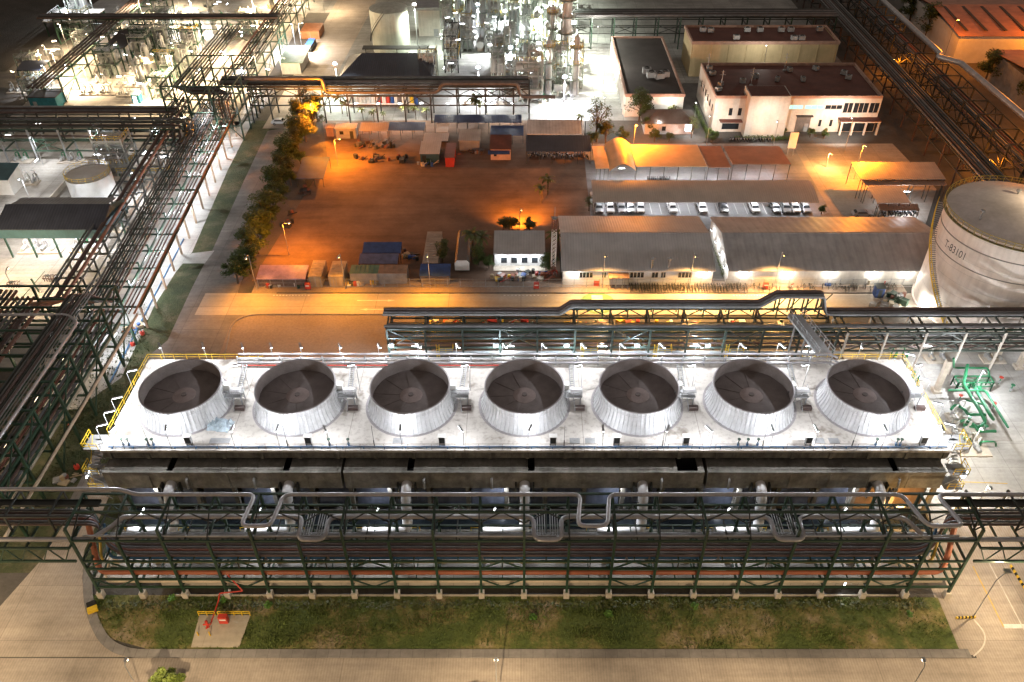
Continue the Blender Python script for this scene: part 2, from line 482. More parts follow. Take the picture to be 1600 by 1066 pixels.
sheet('yard', [(-54,134.6),(8,134.6),(8,154),(16,154),(16.2,186),(17,210),(-54,210),(-48.5,188)], .03, DIRT)
sheet('parking_lot', [(15.5,154),(86,154),(79,172),(74,188),(70,196),(16,196)], .038, slabs('parking_concrete', (.30,.30,.31), 12, 12, .05, .35, .7))
sheet('parking_lot', [(70,156),(86,150),(98,172),(96,196),(70,196)], .05, slabs('plaza_concrete', (.40,.36,.32), 9, 9, .05, .3, .65))
sheet('asphalt_yard', [(44,196),(130,190),(132,228),(44,236)], .035, ASPHALT)
sheet('asphalt_yard', [(79,133),(130,133),(128,190),(98,190),(98,172)], .025, ASPHALT)
sheet('plant_paving', [(-57,210),(48,210),(48,420),(-57,420)], .02, CONC_GREY)
sheet('plant_road', [(-69,205),(-57,205),(-50,420),(-67,420)], .04, CONC_ROAD)
sheet('unit_paving', [(-140,205),(-76,205),(-76,300),(-140,300)], .03, slabs('warm_paving', (.47,.43,.37), 7, 7, .06, .35, .6))
sheet('unit_paving', [(-130,108),(-76,108),(-76,205),(-150,205)], .02, slabs('yard_paving', (.46,.43,.38), 8, 8, .06, .4, .6))
sheet('plant_paving', [(-400,300),(-67,300),(-67,420),(-400,420)], .03, CONC_GREY)
sheet('plant_paving', [(48,236),(100,236),(100,420),(48,420)], .03, CONC_GREY)
# road paint
m = MB()
def paint_line(m, x0, x1, y0, y1, z): m.add([(x0,y0,z),(x1,y0,z),(x1,y1,z),(x0,y1,z)], [(0,1,2,3)])
for u in (590, 1095):
    a = G(u, 470); paint_line(m, a.x-4, a.x+2, a.y-.12, a.y+.12, .06); m.add([(a.x+2,a.y-.35,.06),(a.x+3.4,a.y,.06),(a.x+2,a.y+.35,.06)], [(0,1,2)])
a = G(590, 484); paint_line(m, a.x-2, a.x+4, a.y-.12, a.y+.12, .06); m.add([(a.x-2,a.y+.35,.06),(a.x-3.4,a.y,.06),(a.x-2,a.y-.35,.06)], [(0,1,2)])
for u0, u1 in ((427, 486), (787, 857), (1145, 1200)):
    a, b = G(u0, 461.5), G(u1, 461.5); n = 12
    for k in range(n):
        x = a.x + (b.x-a.x)*k/n; paint_line(m, x, x+.35, a.y-.25, a.y+.05, .06)
a, b = G(1568, 979), G(1640, 979); paint_line(m, a.x, b.x, a.y-.3, a.y+.3, .06)
tag(m.build('road_marking', paint('road_white', (.72,.70,.66), .7)), kind='structure')
m = MB(); L, Rr = strip(fillet([G(1521,968), G(1540,990), G(1538,1010), G(1521,1026)], 2), .18)
n = len(L); m.add([(p.x,p.y,.062) for p in L]+[(p.x,p.y,.062) for p in Rr], [(i,n+i,n+i+1,i+1) for i in range(n-1)])
L, Rr = strip([G(1545,880), G(1600,985)], .14); m.add([(p.x,p.y,.062) for p in L]+[(p.x,p.y,.062) for p in Rr], [(0,2,3,1)])
tag(m.build('road_marking', paint('road_white', (.66,.62,.55), .7)), kind='structure')
m = MB()
for ln in ([G(1520,885), G(1568,980)], [G(1490,753), G(1574,756)]):
    L, Rr = strip(ln, .16); m.add([(p.x,p.y,.062) for p in L]+[(p.x,p.y,.062) for p in Rr], [(0,2,3,1)])
tag(m.build('road_marking', paint('road_yellow', (.62,.42,.10), .7)), kind='structure')
# green disc with a pale cross painted on the road
m = MB(); c = G(934, 474); m.lathe((c.x,c.y,.066), [(.001,0),(3.4,0)], 40)
tag(m.build('road_marking', paint('marking_green', (.10,.22,.09), .7)), kind='structure')
m = MB(); m.box(c.x-1.1,c.x+1.1,c.y-2.6,c.y+2.6,.067,.072)
m.box(c.x-2.6,c.x-1.1,c.y-.9,c.y+.9,.067,.072); m.box(c.x+1.1,c.x+2.6,c.y-.9,c.y+.9,.067,.072)
tag(m.build('road_marking', paint('marking_cream', (.68,.60,.48), .7)), kind='structure')

sheet('side_road', [(-61,100),(-52,100),(-44,124),(-61,124)], .022, OLDROAD)
far = sheet('brush_ground', [(-420,245),(-157,245),(-157,300),(-150,420),(-420,420)], .05, soil('brush', [(.3,(.02,.02,.012)),(.6,(.05,.04,.03))], .1, .6, .5))
# lawn in front of the rack: soil sheet plus blades and weeds
lawn_poly = px((143,930),(146,962),(172,998),(236,1016),(1499,1016),(1465,934))
sheet('side_road', px((1455,920),(1560,920),(1560,1024),(1494,1024)), .045, CONC_ROAD)
sheet('lawn', lawn_poly, .05, GRASSG)
def inside(poly, x, y):
    c = False; n = len(poly)
    for i in range(n):
        a, b = poly[i], poly[(i+1)%n]
        if (a[1] > y) != (b[1] > y) and x < (b[0]-a[0])*(y-a[1])/(b[1]-a[1])+a[0]: c = not c
    return c
pad_poly = px((299,1012),(374,1012),(392,962),(312,962))
def tufts(name, poly, n, h, mat, z, clump):
    m = MB(); rnd = random.Random(3)
    xs = [p[0] for p in poly]; ys = [p[1] for p in poly]; k = 0
    cl = [(rnd.uniform(min(xs),max(xs)), rnd.uniform(min(ys),max(ys)), rnd.uniform(.8,3)) for _ in range(clump)]
    while k < n:
        cx, cy, cr = rnd.choice(cl); x, y = rnd.gauss(cx,cr), rnd.gauss(cy,cr*.45)
        k += 1
        if not inside(poly, x, y) or inside(pad_poly, x, y): continue
        hh = h*rnd.uniform(.4,1.3); a = rnd.uniform(0,6.28); w = hh*rnd.uniform(.15,.35); t = rnd.uniform(-.5,.5)*hh
        dx, dy = math.cos(a)*w, math.sin(a)*w
        m.add([(x-dx,y-dy,z),(x+dx,y+dy,z),(x+t+dx*.3,y+t,z+hh),(x+t-dx*.3,y+t,z+hh)], [(0,1,2,3)])
    return tag(m.build(name, mat), kind='stuff', cat='grass')
o = tufts('lawn_grass', lawn_poly, 16000, .28, paint('grass_blade', (.11,.155,.034), .7, 0, .5, .4), .05, 150)
o['label'] = 'uneven green grass on the lawn strip between pipe rack and front road'
verge_poly = px((40,770),(150,560),(230,470),(235,560),(205,600),(150,690),(120,760))
o = tufts('verge_grass', verge_poly, 5000, .3, paint('verge_blade', (.05,.075,.022), .7, 0, .5, .4), .02, 80)
o['label'] = 'dark rough grass verge beside the tall green racks left of the cooling tower'

# ditch along the back of the lawn
tag(MB().box(-46,50,62.55,63.9,.051,.06).build('ditch', paint('ditch_mud', (.03,.027,.022), .35, 0, .5, 1.5)), kind='structure')
tag(MB().box(-46,50,62.35,62.55,.05,.22).build('kerb', CONCP), kind='structure')
tag(MB().box(-48,52,63.9,66.0,.05,1.25).build('pavement', slabs('ditch_slab', (.50,.46,.39), 3.0, 4.0, .04, .3, .55)), kind='structure')

# ================================================================== COOLING TOWER
TX0, TX1, TY0, TY1, TZ = -57.1, 58.5, 76.4, 95.4, 13.0
FANX = [0.5 + 16.2*(i-3) for i in range(7)]
FANY = 85.5
tw = thing('cooling_tower', 'long stained concrete cooling tower carrying seven white fan stacks on its pale deck', 'cooling tower', (.7,85.9,0))
# deck with a drip edge and joints between the cells
m, nt, b, geo = _base('deck_stained')
pos = geo.outputs['Position']
c_ = _mul(nt, (.57,.54,.50), _ramp(nt, _noise(nt, pos, .16, 6), [(.3,(.74,.73,.71)),(.6,(1.04,)*3)]))
c_ = _mul(nt, c_, _ramp(nt, _noise(nt, pos, 1.3, 7, .7), [(.28,(.60,.58,.56)),(.50,(1.0,)*3)]))
c_ = _mul(nt, c_, _ramp(nt, _noise(nt, _scale(nt, pos, 1,1,1), .32, 3), [(.30,(.52,.48,.45)),(.40,(1.0,)*3)]))
br = nt.nodes.new('ShaderNodeTexBrick'); br.offset = 0; br.inputs['Scale'].default_value = 1; br.inputs['Brick Width'].default_value = 16.2; br.inputs['Row Height'].default_value = 40
br.inputs['Mortar Size'].default_value = .05; br.inputs['Color1'].default_value = br.inputs['Color2'].default_value = (1,1,1,1); br.inputs['Mortar'].default_value = (.6,.58,.55,1)
mp = nt.nodes.new('ShaderNodeMapping'); mp.inputs['Location'].default_value = (-8.6, 20, 0); nt.links.new(pos, mp.inputs[0]); nt.links.new(mp.outputs[0], br.inputs['Vector'])
c_ = _mul(nt, c_, br.outputs[0])
nt.links.new(c_, b.inputs['Base Color']); b.inputs['Roughness'].default_value = .8
DECKM = m
MB().box(TX0,TX1,TY0,TY1,TZ-.35,TZ).build('deck', DECKM, tw)
m = MB(); m.box(TX0+.15,TX1-.15,TY0+.08,TY0+.5,TZ-1.5,TZ-.35)
for k in range(23): x = TX0+.9+k*5.17; m.box(x,x+.45,TY0-.12,TY0+.09,TZ-1.5,TZ-.36)
m.build('fascia', TCONC, tw)
m = MB(); m.box(TX0+.3,TX1-.3,TY1-.6,TY1-.2,0,TZ-.35); m.box(TX0+.2,TX0+.6,TY0+1,TY1-.6,0,TZ-.35); m.box(TX1-.6,TX1-.2,TY0+1,TY1-.6,0,TZ-.35)
m.build('wall', TCONC, tw)
MB().box(TX0+.4,TX1-.4,TY0+1.3,TY0+1.5,8.0,TZ-1.4).build('recess_shade_wall', BLACK, tw)  # black colour stands in for the shade of the recess under the deck
# three hot-water channels with slab covers and open slots
segs = [(-57.0,-24.6),(-24.2,25.0),(25.5,57.9)]
slots = [x+3.8 if i<3 else x+2.5 for i, x in enumerate(FANX)]
slots = [(265-814)/11.45+.0, (447-814)/11.45, (641-814)/11.45, (830-814)/11.45, (1072-814)/11.45, (1399-814)/11.45]
for si, (a, e) in enumerate(segs):
    m = MB()
    m.box(a,e,74.7,75.0,7.3,10.5); m.box(a,e,75.0,77.6,7.3,7.6); m.box(a,a+.25,75.0,77.6,7.6,10.49); m.box(e-.25,e,75.0,77.6,7.6,10.49)
    for k in range(int((e-a)/5.4)+1): x = min(a+.5+k*5.4, e-.6); m.box(x,x+.35,74.62,74.72,7.35,10.2)
    ch = m.build('channel', TCONC2, tw)
    xs = sorted([s for s in slots if a < s < e]); cur = a+.26
    for s in xs + [None]:
        nx = (s-.45) if s else e-.26
        if si == 1 and s and s > 20: nx = s - 1.2
        mm = MB(); x = cur
        while x < nx - .05:
            x2 = min(x + random.choice((1.6,2.2,2.8)), nx); mm.box(x+.02,x2,75.01,77.5,10.3+random.uniform(-.02,.02),10.5+random.uniform(-.01,.05)); x = x2
        mm.build('slab_cover', TCONC2, ch)
        if s: cur = s + (.45 if not (si == 1 and s > 20) else 1.6)
    MB().box(a+.3,e-.3,75.02,77.5,8.0,8.2).build('water_surface', WATER, ch)
# columns and dark blue air-inlet panels
xs = [TX0+.6 + k*(TX1-TX0-1.2)/21 for k in range(22)]
for k, x in enumerate(xs):
    MB().cbox((x,75.6,0.2), .55,.55,7.1).build('column', TCONC, tw)
    MB().beam((x,75.6,6.0),(x,77.4,7.2),.3,.35).build('bracket', TCONC, tw)
LOUVRE_LIT = paint('orange_lit_panel', (.20,.13,.08), .6, 0, .4, .5, streak=.3)  # orange lamp light on the end bays is put into this panel colour
for k in range(21):
    a, e = xs[k]+.35, xs[k+1]-.35
    MB().add([(a,76.3,1.4),(e,76.3,1.4),(e,77.3,7.25),(a,77.3,7.25)], [(0,1,2,3)]).build('inlet_panel', LOUVRE_LIT if k >= 19 else LOUVRE, tw)
MB().box(TX0+.5,TX1-.5,76.8,76.95,7.0,7.3).build('lintel', TCONC, tw)
m = MB(); m.box(TX0,TX1,71.9,72.3,0,1.3); m.box(TX0,TX0+.3,72.3,76,0,1.3); m.box(TX1-.3,TX1,72.3,76,0,1.3); m.build('basin_wall', TCONC, tw)
MB().box(TX0+.3,TX1-.3,72.3,76.3,.7,.9).build('basin_water', WATER, tw)
# riser pipes, one for each cell
for i, x in enumerate(FANX):
    m = MB(); m.tube([(x-6.2,71.1,2.7),(x-.2,71.1,2.7),(x,71.6,3.4),(x,73.2,8.2),(x,74.8,8.2)], .70, 14, 1.4)
    r_ = m.build('riser_pipe', WHITEP, tw, True)
    m = MB(); m.lathe((x,73.0,6.7), [(.62,0),(.85,0),(.85,.25),(.62,.25)], 16); m.box(x-1.3,x-1.1,73.9,74.7,6.0,8.6); m.box(x+1.1,x+1.3,73.9,74.7,6.0,8.6); m.box(x-1.3,x+1.3,74.2,74.35,6.6,6.8)
    m.build('pipe_bracket', DSTEEL, r_)
    m = MB(); m.rail([(x-7.5,72.1,1.3),(x+1.5,72.1,1.3)], 1.1, .07, 1.5); m.build('handrail', YELLOW, tw)
    m = MB(); xx = x-4.5 if i % 2 else x+2.5; m.tube([(xx,74.5,9.6),(xx,74.1,9.5),(xx,74.0,8.0)], .16, 8, .3); m.build('vent_pipe', GSTEEL, tw, True)
# rails round the deck
m = MB(); m.rail([(TX0+.1,TY0+.2,TZ),(TX1-.1,TY0+.2,TZ)], 1.1, .045, 3.2); m.build('handrail', paint('worn_rail', (.22,.17,.13), .6), tw)
m = MB(); m.rail([(TX0+.1,TY0+3,TZ),(TX0+.1,TY1-.1,TZ),(-39.5,TY1-.1,TZ)], 1.1, .05, 1.9); m.build('handrail', YELLOW, tw)
m = MB(); m.rail([(TX1-.1,TY0+3,TZ),(TX1-.1,TY1-.1,TZ),(43,TY1-.1,TZ)], 1.1, .05, 1.9); m.build('handrail', YELLOW, tw)
m = MB(); m.tube([(TX0+1,TY0+.5,TZ+.25),(TX1-.6,TY0+.5,TZ+.25)], .11, 8)
for k in range(40): x = TX0+1.5+k*2.85; m.box(x,x+.08,TY0+.3,TY0+.7,TZ,TZ+.25)
m.build('fire_main', BLUEP, tw)
# stair towers at both ends
def stair(mx, sgn):
    mp_, mr = MB(), MB()
    levels = [(13,76.6,79.4),(10.2,74.6,76.6),(7.4,74.4,76.8)]
    for (z,a,e) in levels:
        x0, x1 = sorted((mx, mx+sgn*2.4))
        mp_.box(x0,x1,a,e,z-.12,z)
        xo = mx+sgn*2.35
        mr.rail([(mx+sgn*.3,a,z),(xo,a,z),(xo,e,z)], 1.1, .07, 1.0)
        for yy in (a+.2,e-.2): mp_.beam((xo,yy,z-.1),(mx,yy,z-2.2),.12)
    for (z1,z2,ya,yb) in ((13,10.2,78.5,75.6),(10.2,7.4,75.0,76.6)):
        for k in range(10):
            t = k/9; x = mx+sgn*(1.0 if z1 > 12 else 1.8); mp_.cbox((x, ya+(yb-ya)*t, z1+(z2-z1)*t-.05), .9,.28,.05)
        mr.beam((mx+sgn*1.5,ya,z1+1),(mx+sgn*1.5,yb,z2+1),.07)
    s_ = mp_.build('stairway', GSTEEL, tw)
    mr.build('handrail', YELLOW, s_)
stair(TX0, -1); stair(TX1, 1)
# hatches and cabinets on the deck
for u in (336,352,622,898,922,1280,1303): p = G(u, 689, TZ); MB().box(p.x-.7,p.x+.7,p.y-.5,p.y+.5,TZ,TZ+.06).build('deck_hatch', GSTEEL, tw)

# ---- seven fan stacks
def rib(k): return .075 if k % 4 == 0 else (.02 if k % 4 in (1,3) else 0)
fan = thing('fan_stack', 'x', 'fan stack', (0,0,0), 'seven fan stacks on the cooling tower deck')
H0 = 3.65
m = MB(); m.lathe((0,0,0), [(6.28,0),(6.22,.1),(6.0,.55),(5.78,1.1),(5.62,1.7),(5.53,2.3),(5.52,2.9),(5.56,3.3),(5.60,H0)], 192, rib=rib)
shell = m.build('shell', STACK, fan, False)
m = MB()
for k in range(60):
    a = 2*math.pi*k/60; mt = Matrix.Rotation(a, 3, 'Z')
    pr = [(6.30,.1),(6.08,.55),(5.86,1.1),(5.70,1.7),(5.61,2.3),(5.60,2.9),(5.64,3.3),(5.66,H0-.1)]
    for (r1,z1_),(r2,z2_) in zip(pr[:-1],pr[1:]): m.beam(mt@V(r1-.02,0,z1_), mt@V(r2-.02,0,z2_), .09, .12)
for z, r in ((3.0,5.56),(2.75,5.56)): m.lathe((0,0,z), [(r,-.05),(r+.03,-.05),(r+.03,.05),(r,.05)], 60)
m.build('ribbing', paint('stack_rib', (.52,.53,.55), .6, 0, .3, 1.0), fan)
m = MB(); m.lathe((0,0,0), [(6.25,.06),(6.62,.06),(6.62,.0)], 72); m.build('base_ring', RIM, fan)
m = MB(); m.lathe((0,0,0), [(5.60,H0-.08),(5.68,H0-.08),(5.68,H0+.05),(5.48,H0+.05),(5.48,H0-.3)], 96); m.build('rim', RIM, fan)
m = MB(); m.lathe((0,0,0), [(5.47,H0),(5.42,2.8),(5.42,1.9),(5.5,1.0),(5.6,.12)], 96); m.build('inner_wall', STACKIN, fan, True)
m = MB(); m.lathe((0,0,1.42), [(.01,0),(5.45,0)], 48); m.build('blade_backing', paint('blade_backing_brown', (.20,.17,.165), .8), fan)  # added disc just under the blades, closes the dark slits between them
m = MB(); m.lathe((0,0,1.75), [(.36,.12),(.40,.16),(1.62,.02),(1.66,-.05),(1.6,-.12)], 48); hub = m.build('hub', HUBM, fan, True)
m = MB(); m.lathe((0,0,1.9), [(.001,.10),(.38,.10),(.40,-.1)], 24); m.build('hub_cap', FANM, hub, True)
for k in range(10):
    a = k*math.pi/5; mt = Matrix.Rotation(a, 3, 'Z'); m = MB()
    vs = []
    for (r, w, tw_) in ((1.2,.80,.06),(2.5,1.64,.035),(4.0,2.62,.022),(5.34,3.48,.016)):
        for s_ in (-1,1):
            for dz in (0,.06): vs.append(mt @ V(r, s_*w/2, 1.68 + s_*w/2*tw_ + dz))
    fs = []
    for j in range(3):
        o = j*4; fs += [(o,o+4,o+6,o+2),(o+1,o+3,o+7,o+5),(o,o+1,o+5,o+4),(o+2,o+6,o+7,o+3)]
    fs += [(12,13,15,14)]
    m.add(vs, fs).build('blade', FANM, fan)
m = MB()
for a in (0,90,180,270):
    mt = Matrix.Rotation(R(a+20), 3, 'Z'); m.beam(mt@V(.5,0,1.1), mt@V(5.4,0,1.1), .16, .3)
m.build('fan_support', FANM, fan)
fl = ['first fan stack from the left, with crumpled pale plastic sheeting against its foot', 'second fan stack from the left on the white deck', 'third fan stack from the left on the white deck',
      'middle fan stack of the seven on the white deck', 'fifth fan stack from the left on the white deck', 'sixth fan stack from the left on the white deck', 'last fan stack at the right end of the white deck']
for i, x in enumerate(FANX):
    if i == 0: fan.location = (x,FANY,TZ); fan['label'] = fl[0]
    else: dup(fan, (x,FANY,TZ), R(7*i), fl[i])
# ---- drive units beside each stack
def drive():
    t = thing('fan_drive', 'x', 'fan motor', (0,0,0), 'fan drive units beside the stacks')
    m = MB(); m.box(-.3,2.2,-.9,.9,1.5,1.6)
    for x in (0,2): 
        for y in (-.7,.7): m.box(x-.07,x+.07,y-.07,y+.07,0,1.5)
    m.beam((0,-.7,.1),(2,-.7,1.4),.06); m.beam((0,.7,1.4),(2,.7,.1),.06)
    m.build('frame', GSTEEL, t)
    m = MB(); m.tube([(.5,0,2.1),(2.1,0,2.1)], .42, 14); m.tube([(2.1,0,2.1),(2.3,0,2.1)], .36, 14)
    for k in range(6): m.tube([(.6+k*.25,0,2.1),(.68+k*.25,0,2.1)], .47, 14)
    m.build('motor', WHITEP, t, True)
    MB().box(-.6,.35,.2,1.1,2.0,2.9).build('terminal_box', WHITE, t)
    m = MB(); m.rail([(-.2,-.9,1.6),(2.2,-.9,1.6),(2.2,.9,1.6)], 1.0, .05, 1.0); m.build('guard_rail', GSTEEL, t)
    m = MB(); m.tube([(.2,-.3,2.1),(-.8,-.3,2.1)], .14, 8); m.tube([(1,-.9,1.5),(1.2,-1.8,.6),(1.2,-2.3,.1)], .06, 6, .2); m.tube([(.4,-.6,1.5),(.2,-1.6,.1)], .05, 6); m.build('drive_shaft', GSTEEL, t, True)
    MB().box(1.2,2.6,-2.0,-1.4,.02,.6).build('oil_tray', BROWNP, t)
    return t
d0 = drive()
for i, x in enumerate(FANX):
    loc = (x+6.0, FANY+.6, TZ)
    lb = 'motor drive unit beside the %s fan stack from the left' % ORD[i]
    if i == 0: d0.location = loc; d0['label'] = lb
    else: dup(d0, loc, 0, lb)
# cable ladders from the back edge to the drives
for i, x in enumerate(FANX[:6]):
    u0 = (385,552,727,892,1060,1232)[i]; a = G(u0, 565, TZ+.4)
    m = MB()
    for s_ in (-.3,.3): m.beam((a.x+s_,TY1-1.4,TZ+.5),(x+7.0+s_,FANY+1.6,TZ+.5),.14,.1)
    for k in range(16): y = FANY+1.6+(TY1-1.4-FANY-1.6)*k/15; xx = x+7.0+(a.x-x-7.0)*k/15; m.box(xx-.3,xx+.3,y-.05,y+.05,TZ+.45,TZ+.52)
    for k in (2,8,13): y = FANY+1.6+(TY1-1.4-FANY-1.6)*k/15; xx = x+7.0+(a.x-x-7.0)*k/15; m.box(xx-.35,xx-.28,y-.05,y+.05,TZ,TZ+.45); m.box(xx+.28,xx+.35,y-.05,y+.05,TZ,TZ+.45)
    tag(m.build('cable_ladder', GSTEEL), 'grey cable ladder running to the drive of the %s fan stack' % ORD[i], 'cable ladder', 'cable ladders on the deck')
# service pipes along the back edge
SP = thing('service_pipes', 'three parallel silver pipes on posts along the rear deck edge', 'pipes', (5,94.6,TZ))
xa, xb = G(378,560,TZ).x, G(1292,560,TZ).x
for yy, zz, rr, mt in ((94.9,1.5,.17,SILVER),(94.4,1.05,.17,SILVER),(93.9,.65,.17,SILVER)):
    MB().tube([(xa,yy,TZ+zz),(xb,yy,TZ+zz),(xb+.8,yy-.9,TZ+zz)], rr, 10, .6).build('pipe', mt, SP, True)
MB().tube([(xa,93.6,TZ+.35),(xa+47,93.6,TZ+.35)], .09, 8).build('red_pipe', RED, SP, True)
for k in range(29):
    x = xa + (xb-xa)*k/28; m = MB(); m.box(x-.08,x+.08,94.0,94.16,TZ,TZ+1.75); m.box(x-.06,x+.06,93.6,95.2,TZ+.25,TZ+.33); m.build('post', GSTEEL, SP)
# lumps on the deck
rnd = random.Random(5)
c = G(341, 664, TZ); m = MB(); n = 9
for i in range(n+1):
    for j in range(n+1):
        e = min(i,j,n-i,n-j)
        m.v.append((c.x-1.5+3.2*i/n + rnd.uniform(-.12,.12) + j*.05, c.y-1.1+2.2*j/n - i*.05 + rnd.uniform(-.12,.12), TZ+.03+(rnd.uniform(.1,.75) if e>0 else 0)))
m.f = [(i*(n+1)+j,(i+1)*(n+1)+j,(i+1)*(n+1)+j+1,i*(n+1)+j+1) for i in range(n) for j in range(n)]
tag(m.build('plastic_sheet', TARPW), 'crumpled pale blue plastic sheet lying on the deck by the first fan', 'plastic sheet')
def cabinet():
    t = thing('control_cabinet', 'x', 'cabinet', (0,0,0), 'small control cabinets along the front deck rail')
    m = MB(); m.box(-.42,.42,-.25,.25,.45,1.75); m.build('body', GSTEEL, t)
    MB().box(-.36,.36,-.29,-.25,.55,1.65).build('door', DSTEEL, t)
    m = MB(); m.box(-.38,-.3,-.2,.2,0,.45); m.box(.3,.38,-.2,.2,0,.45); m.build('leg', DSTEEL, t)
    MB().box(-.55,.55,-.4,.35,1.75,1.82).build('rain_hood', WHITE, t)
    return t
c0 = cabinet()
for i, u in enumerate((296,483,691,864,963,1071,1262,1441)):
    p = G(u, 697, TZ); lb = 'grey control cabinet at the front rail, %s of eight from the left' % ORD[i]
    if i == 0: c0.location = (p.x, TY0+1.1, TZ); c0['label'] = lb
    else: dup(c0, (p.x, TY0+1.1, TZ), 0, lb)
# valve stands
def valve():
    t = thing('valve_stand', 'small green valve post at the front edge of the deck', 'valve', (0,0,0), 'valve posts along the front deck rail')
    m = MB(); m.tube([(0,0,0),(0,0,1.3)], .07, 8); m.build('stem', GREEN, t)
    m = MB(); m.lathe((0,0,1.25), [(.001,.0),(.22,.0),(.22,.1),(.001,.1)], 12); m.build('handwheel', GREEN, t)
    m = MB(); m.lathe((0,0,.2), [(.07,0),(.18,0),(.18,.3),(.07,.3)], 10); m.build('valve_body', BLUEP, t)
    return t
v0 = valve()
for i, u in enumerate((195,204,234,242,516,546,1152,1166,1182,1366,1398,1404)):
    p = G(u, 694, TZ)
    if i == 0: v0.location = (p.x, TY0+.9, TZ)
    else: dup(v0, (p.x, TY0+.9, TZ))

# ---- deck lamps
def deck_lamp(kind, rz_arm, power, length=1.3, h=3.25):
    t = thing('deck_lamp', 'x', 'lamp', (0,0,0), 'tube lamps on posts round the cooling tower deck')
    MB().tube([(0,0,0),(0,0,h-.25),(0,.35,h)], .045, 6).build('pole', GSTEEL, t)
    m = MB(); m.box(-.14,.14,.2,.2+length,h+.03,h+.13); hd = m.build('lamp_head', GSTEEL, t)
    m = MB(); m.box(-.13,.13,.22,.18+length,h-.03,h+.025); m.build('tube', KMAT[kind], hd)
    light((0,.8,h-.08), power, kind, t, .05)
    return t
back_u = (241,309,371,416,463,525,587,650,711,785,847,909,971,1033,1092,1160,1222)
dl = deck_lamp('cool', 0, 400); dl5 = deck_lamp('cool', 0, 620, 1.0, 5.2); dl5_used = False
k = 0
def put_lamp(loc, rz, lb):
    global k
    if k == 0: dl.location = loc; dl.rotation_euler = (0,0,rz); dl['label'] = lb
    else: dup(dl, loc, rz, lb)
    k += 1
for i, u in enumerate(back_u):
    p = G(u, 549, TZ+3.2); put_lamp((p.x, TY1+.15, TZ), R(180+25), 'lit tube lamp on the rear deck rail, %s from the left' % ORD[i])
p = G(1350,541,TZ+3.2); put_lamp((p.x,TY1+.15,TZ), R(160), 'lit tube lamp behind the last fan stack')
for i, (u,v) in enumerate(((208,585),(183,628),(174,650),(138,671))):
    p = G(u, v, TZ+3.2); put_lamp((TX0-.1,min(p.y+.5,TY1),TZ), R(-70), 'lit tube lamp on the left deck edge, %s from the back' % ORD[i])
for i, y in enumerate((92.5,87,82,78)):
    put_lamp((TX1+.1,y,TZ), R(70), 'lit tube lamp on the right deck edge, %s from the back' % ORD[i])
fu = (178,267,367,437,515,628,725,825,941,1038,1110,1203,1272,1378,1465)
for i, u in enumerate(fu):
    put_lamp(((u-814)/11.55,TY0+.2,TZ), R((-20,15,0,0,28,5,25,-20,0,-20,30,0,5,0,-10)[i]), 'tube lamp on the front deck rail, %s from the left' % ORD[i])
for i, x in enumerate(FANX):
    lb = 'lit tube lamp beside the drive of the %s fan stack' % ORD[i]
    if i == 0: dl5.location = (x+8.3, FANY+2.8, TZ); dl5.rotation_euler = (0,0,R(105)); dl5['label'] = lb
    else: dup(dl5, (x+8.3, FANY+2.8, TZ), R(105), lb)
# thin antenna rods along the deck front
for i, (u, v) in enumerate(((236,697),(451,697),(586,697),(881,697),(1034,697),(1190,697),(1329,697))):
    p = G(u, v, TZ); m = MB(); m.tube([(p.x,TY0+.6,TZ),(p.x,TY0+.6,TZ+4.2)], .03, 5); m.box(p.x-.06,p.x+.06,TY0+.54,TY0+.66,TZ,TZ+1.4)
    tag(m.build('lightning_rod', DSTEEL), 'thin dark lightning rod at the front deck rail, %s from the left' % ORD[i], 'lightning rod', 'lightning rods on the deck front')
# tube lamps under the channel at each riser
def bulkhead(loc, aim, power, lb, kind='cool', group=None):
    t = thing('tube_lamp', lb, 'lamp', loc, group)
    x, y, z = loc
    m = MB(); m.beam((x,y,z+.1),(x+.55,y+.5,z+.95),.12); m.build('tube', KMAT[kind], t)
    m = MB(); m.beam((x,y+.1,z+.12),(x+.55,y+.6,z+.97),.16); m.beam((x,y+.1,0.2 if z < 4 else z-.8),(x,y+.1,z+.2),.06); m.build('bracket', DSTEEL, t)
    light((x-.2,y-.5,z+.9), power, kind, t, .08, 130, (x+1.6,y-2.6,z-2.6))
    return t
bulkhead((TX0-2.3,74.6,9.4), None, 160, 'lit tube lamp on the left stair below deck level')
bulkhead((TX1+1.9,74.6,9.4), None, 160, 'lit tube lamp on the right stair below deck level')
for i, x in enumerate(FANX):
    bulkhead((x-4.6,72.4,4.2), None, 800, 'lit slanting tube lamp by the white riser pipe of the %s cell' % ORD[i], 'cool', 'tube lamps at the riser pipes')

for i, x in enumerate(FANX):  # lamps added under the channel to light the inlet panels and pipes
    t = thing('tube_lamp', 'added white tube lamp under the channel beside the riser pipe of the %s cell' % ORD[i], 'lamp', (x-3.2,75.3,7.0), 'added tube lamps under the channel')
    MB().box(x-4.0,x-2.4,75.2,75.4,7.12,7.29).build('housing', GSTEEL, t); MB().box(x-3.95,x-2.45,75.22,75.38,7.05,7.12).build('tube', E_COOL, t)
    light((x-3.2,75.2,6.9), 900, 'cool', t, .1, 165, (x-2.6,73.2,0))
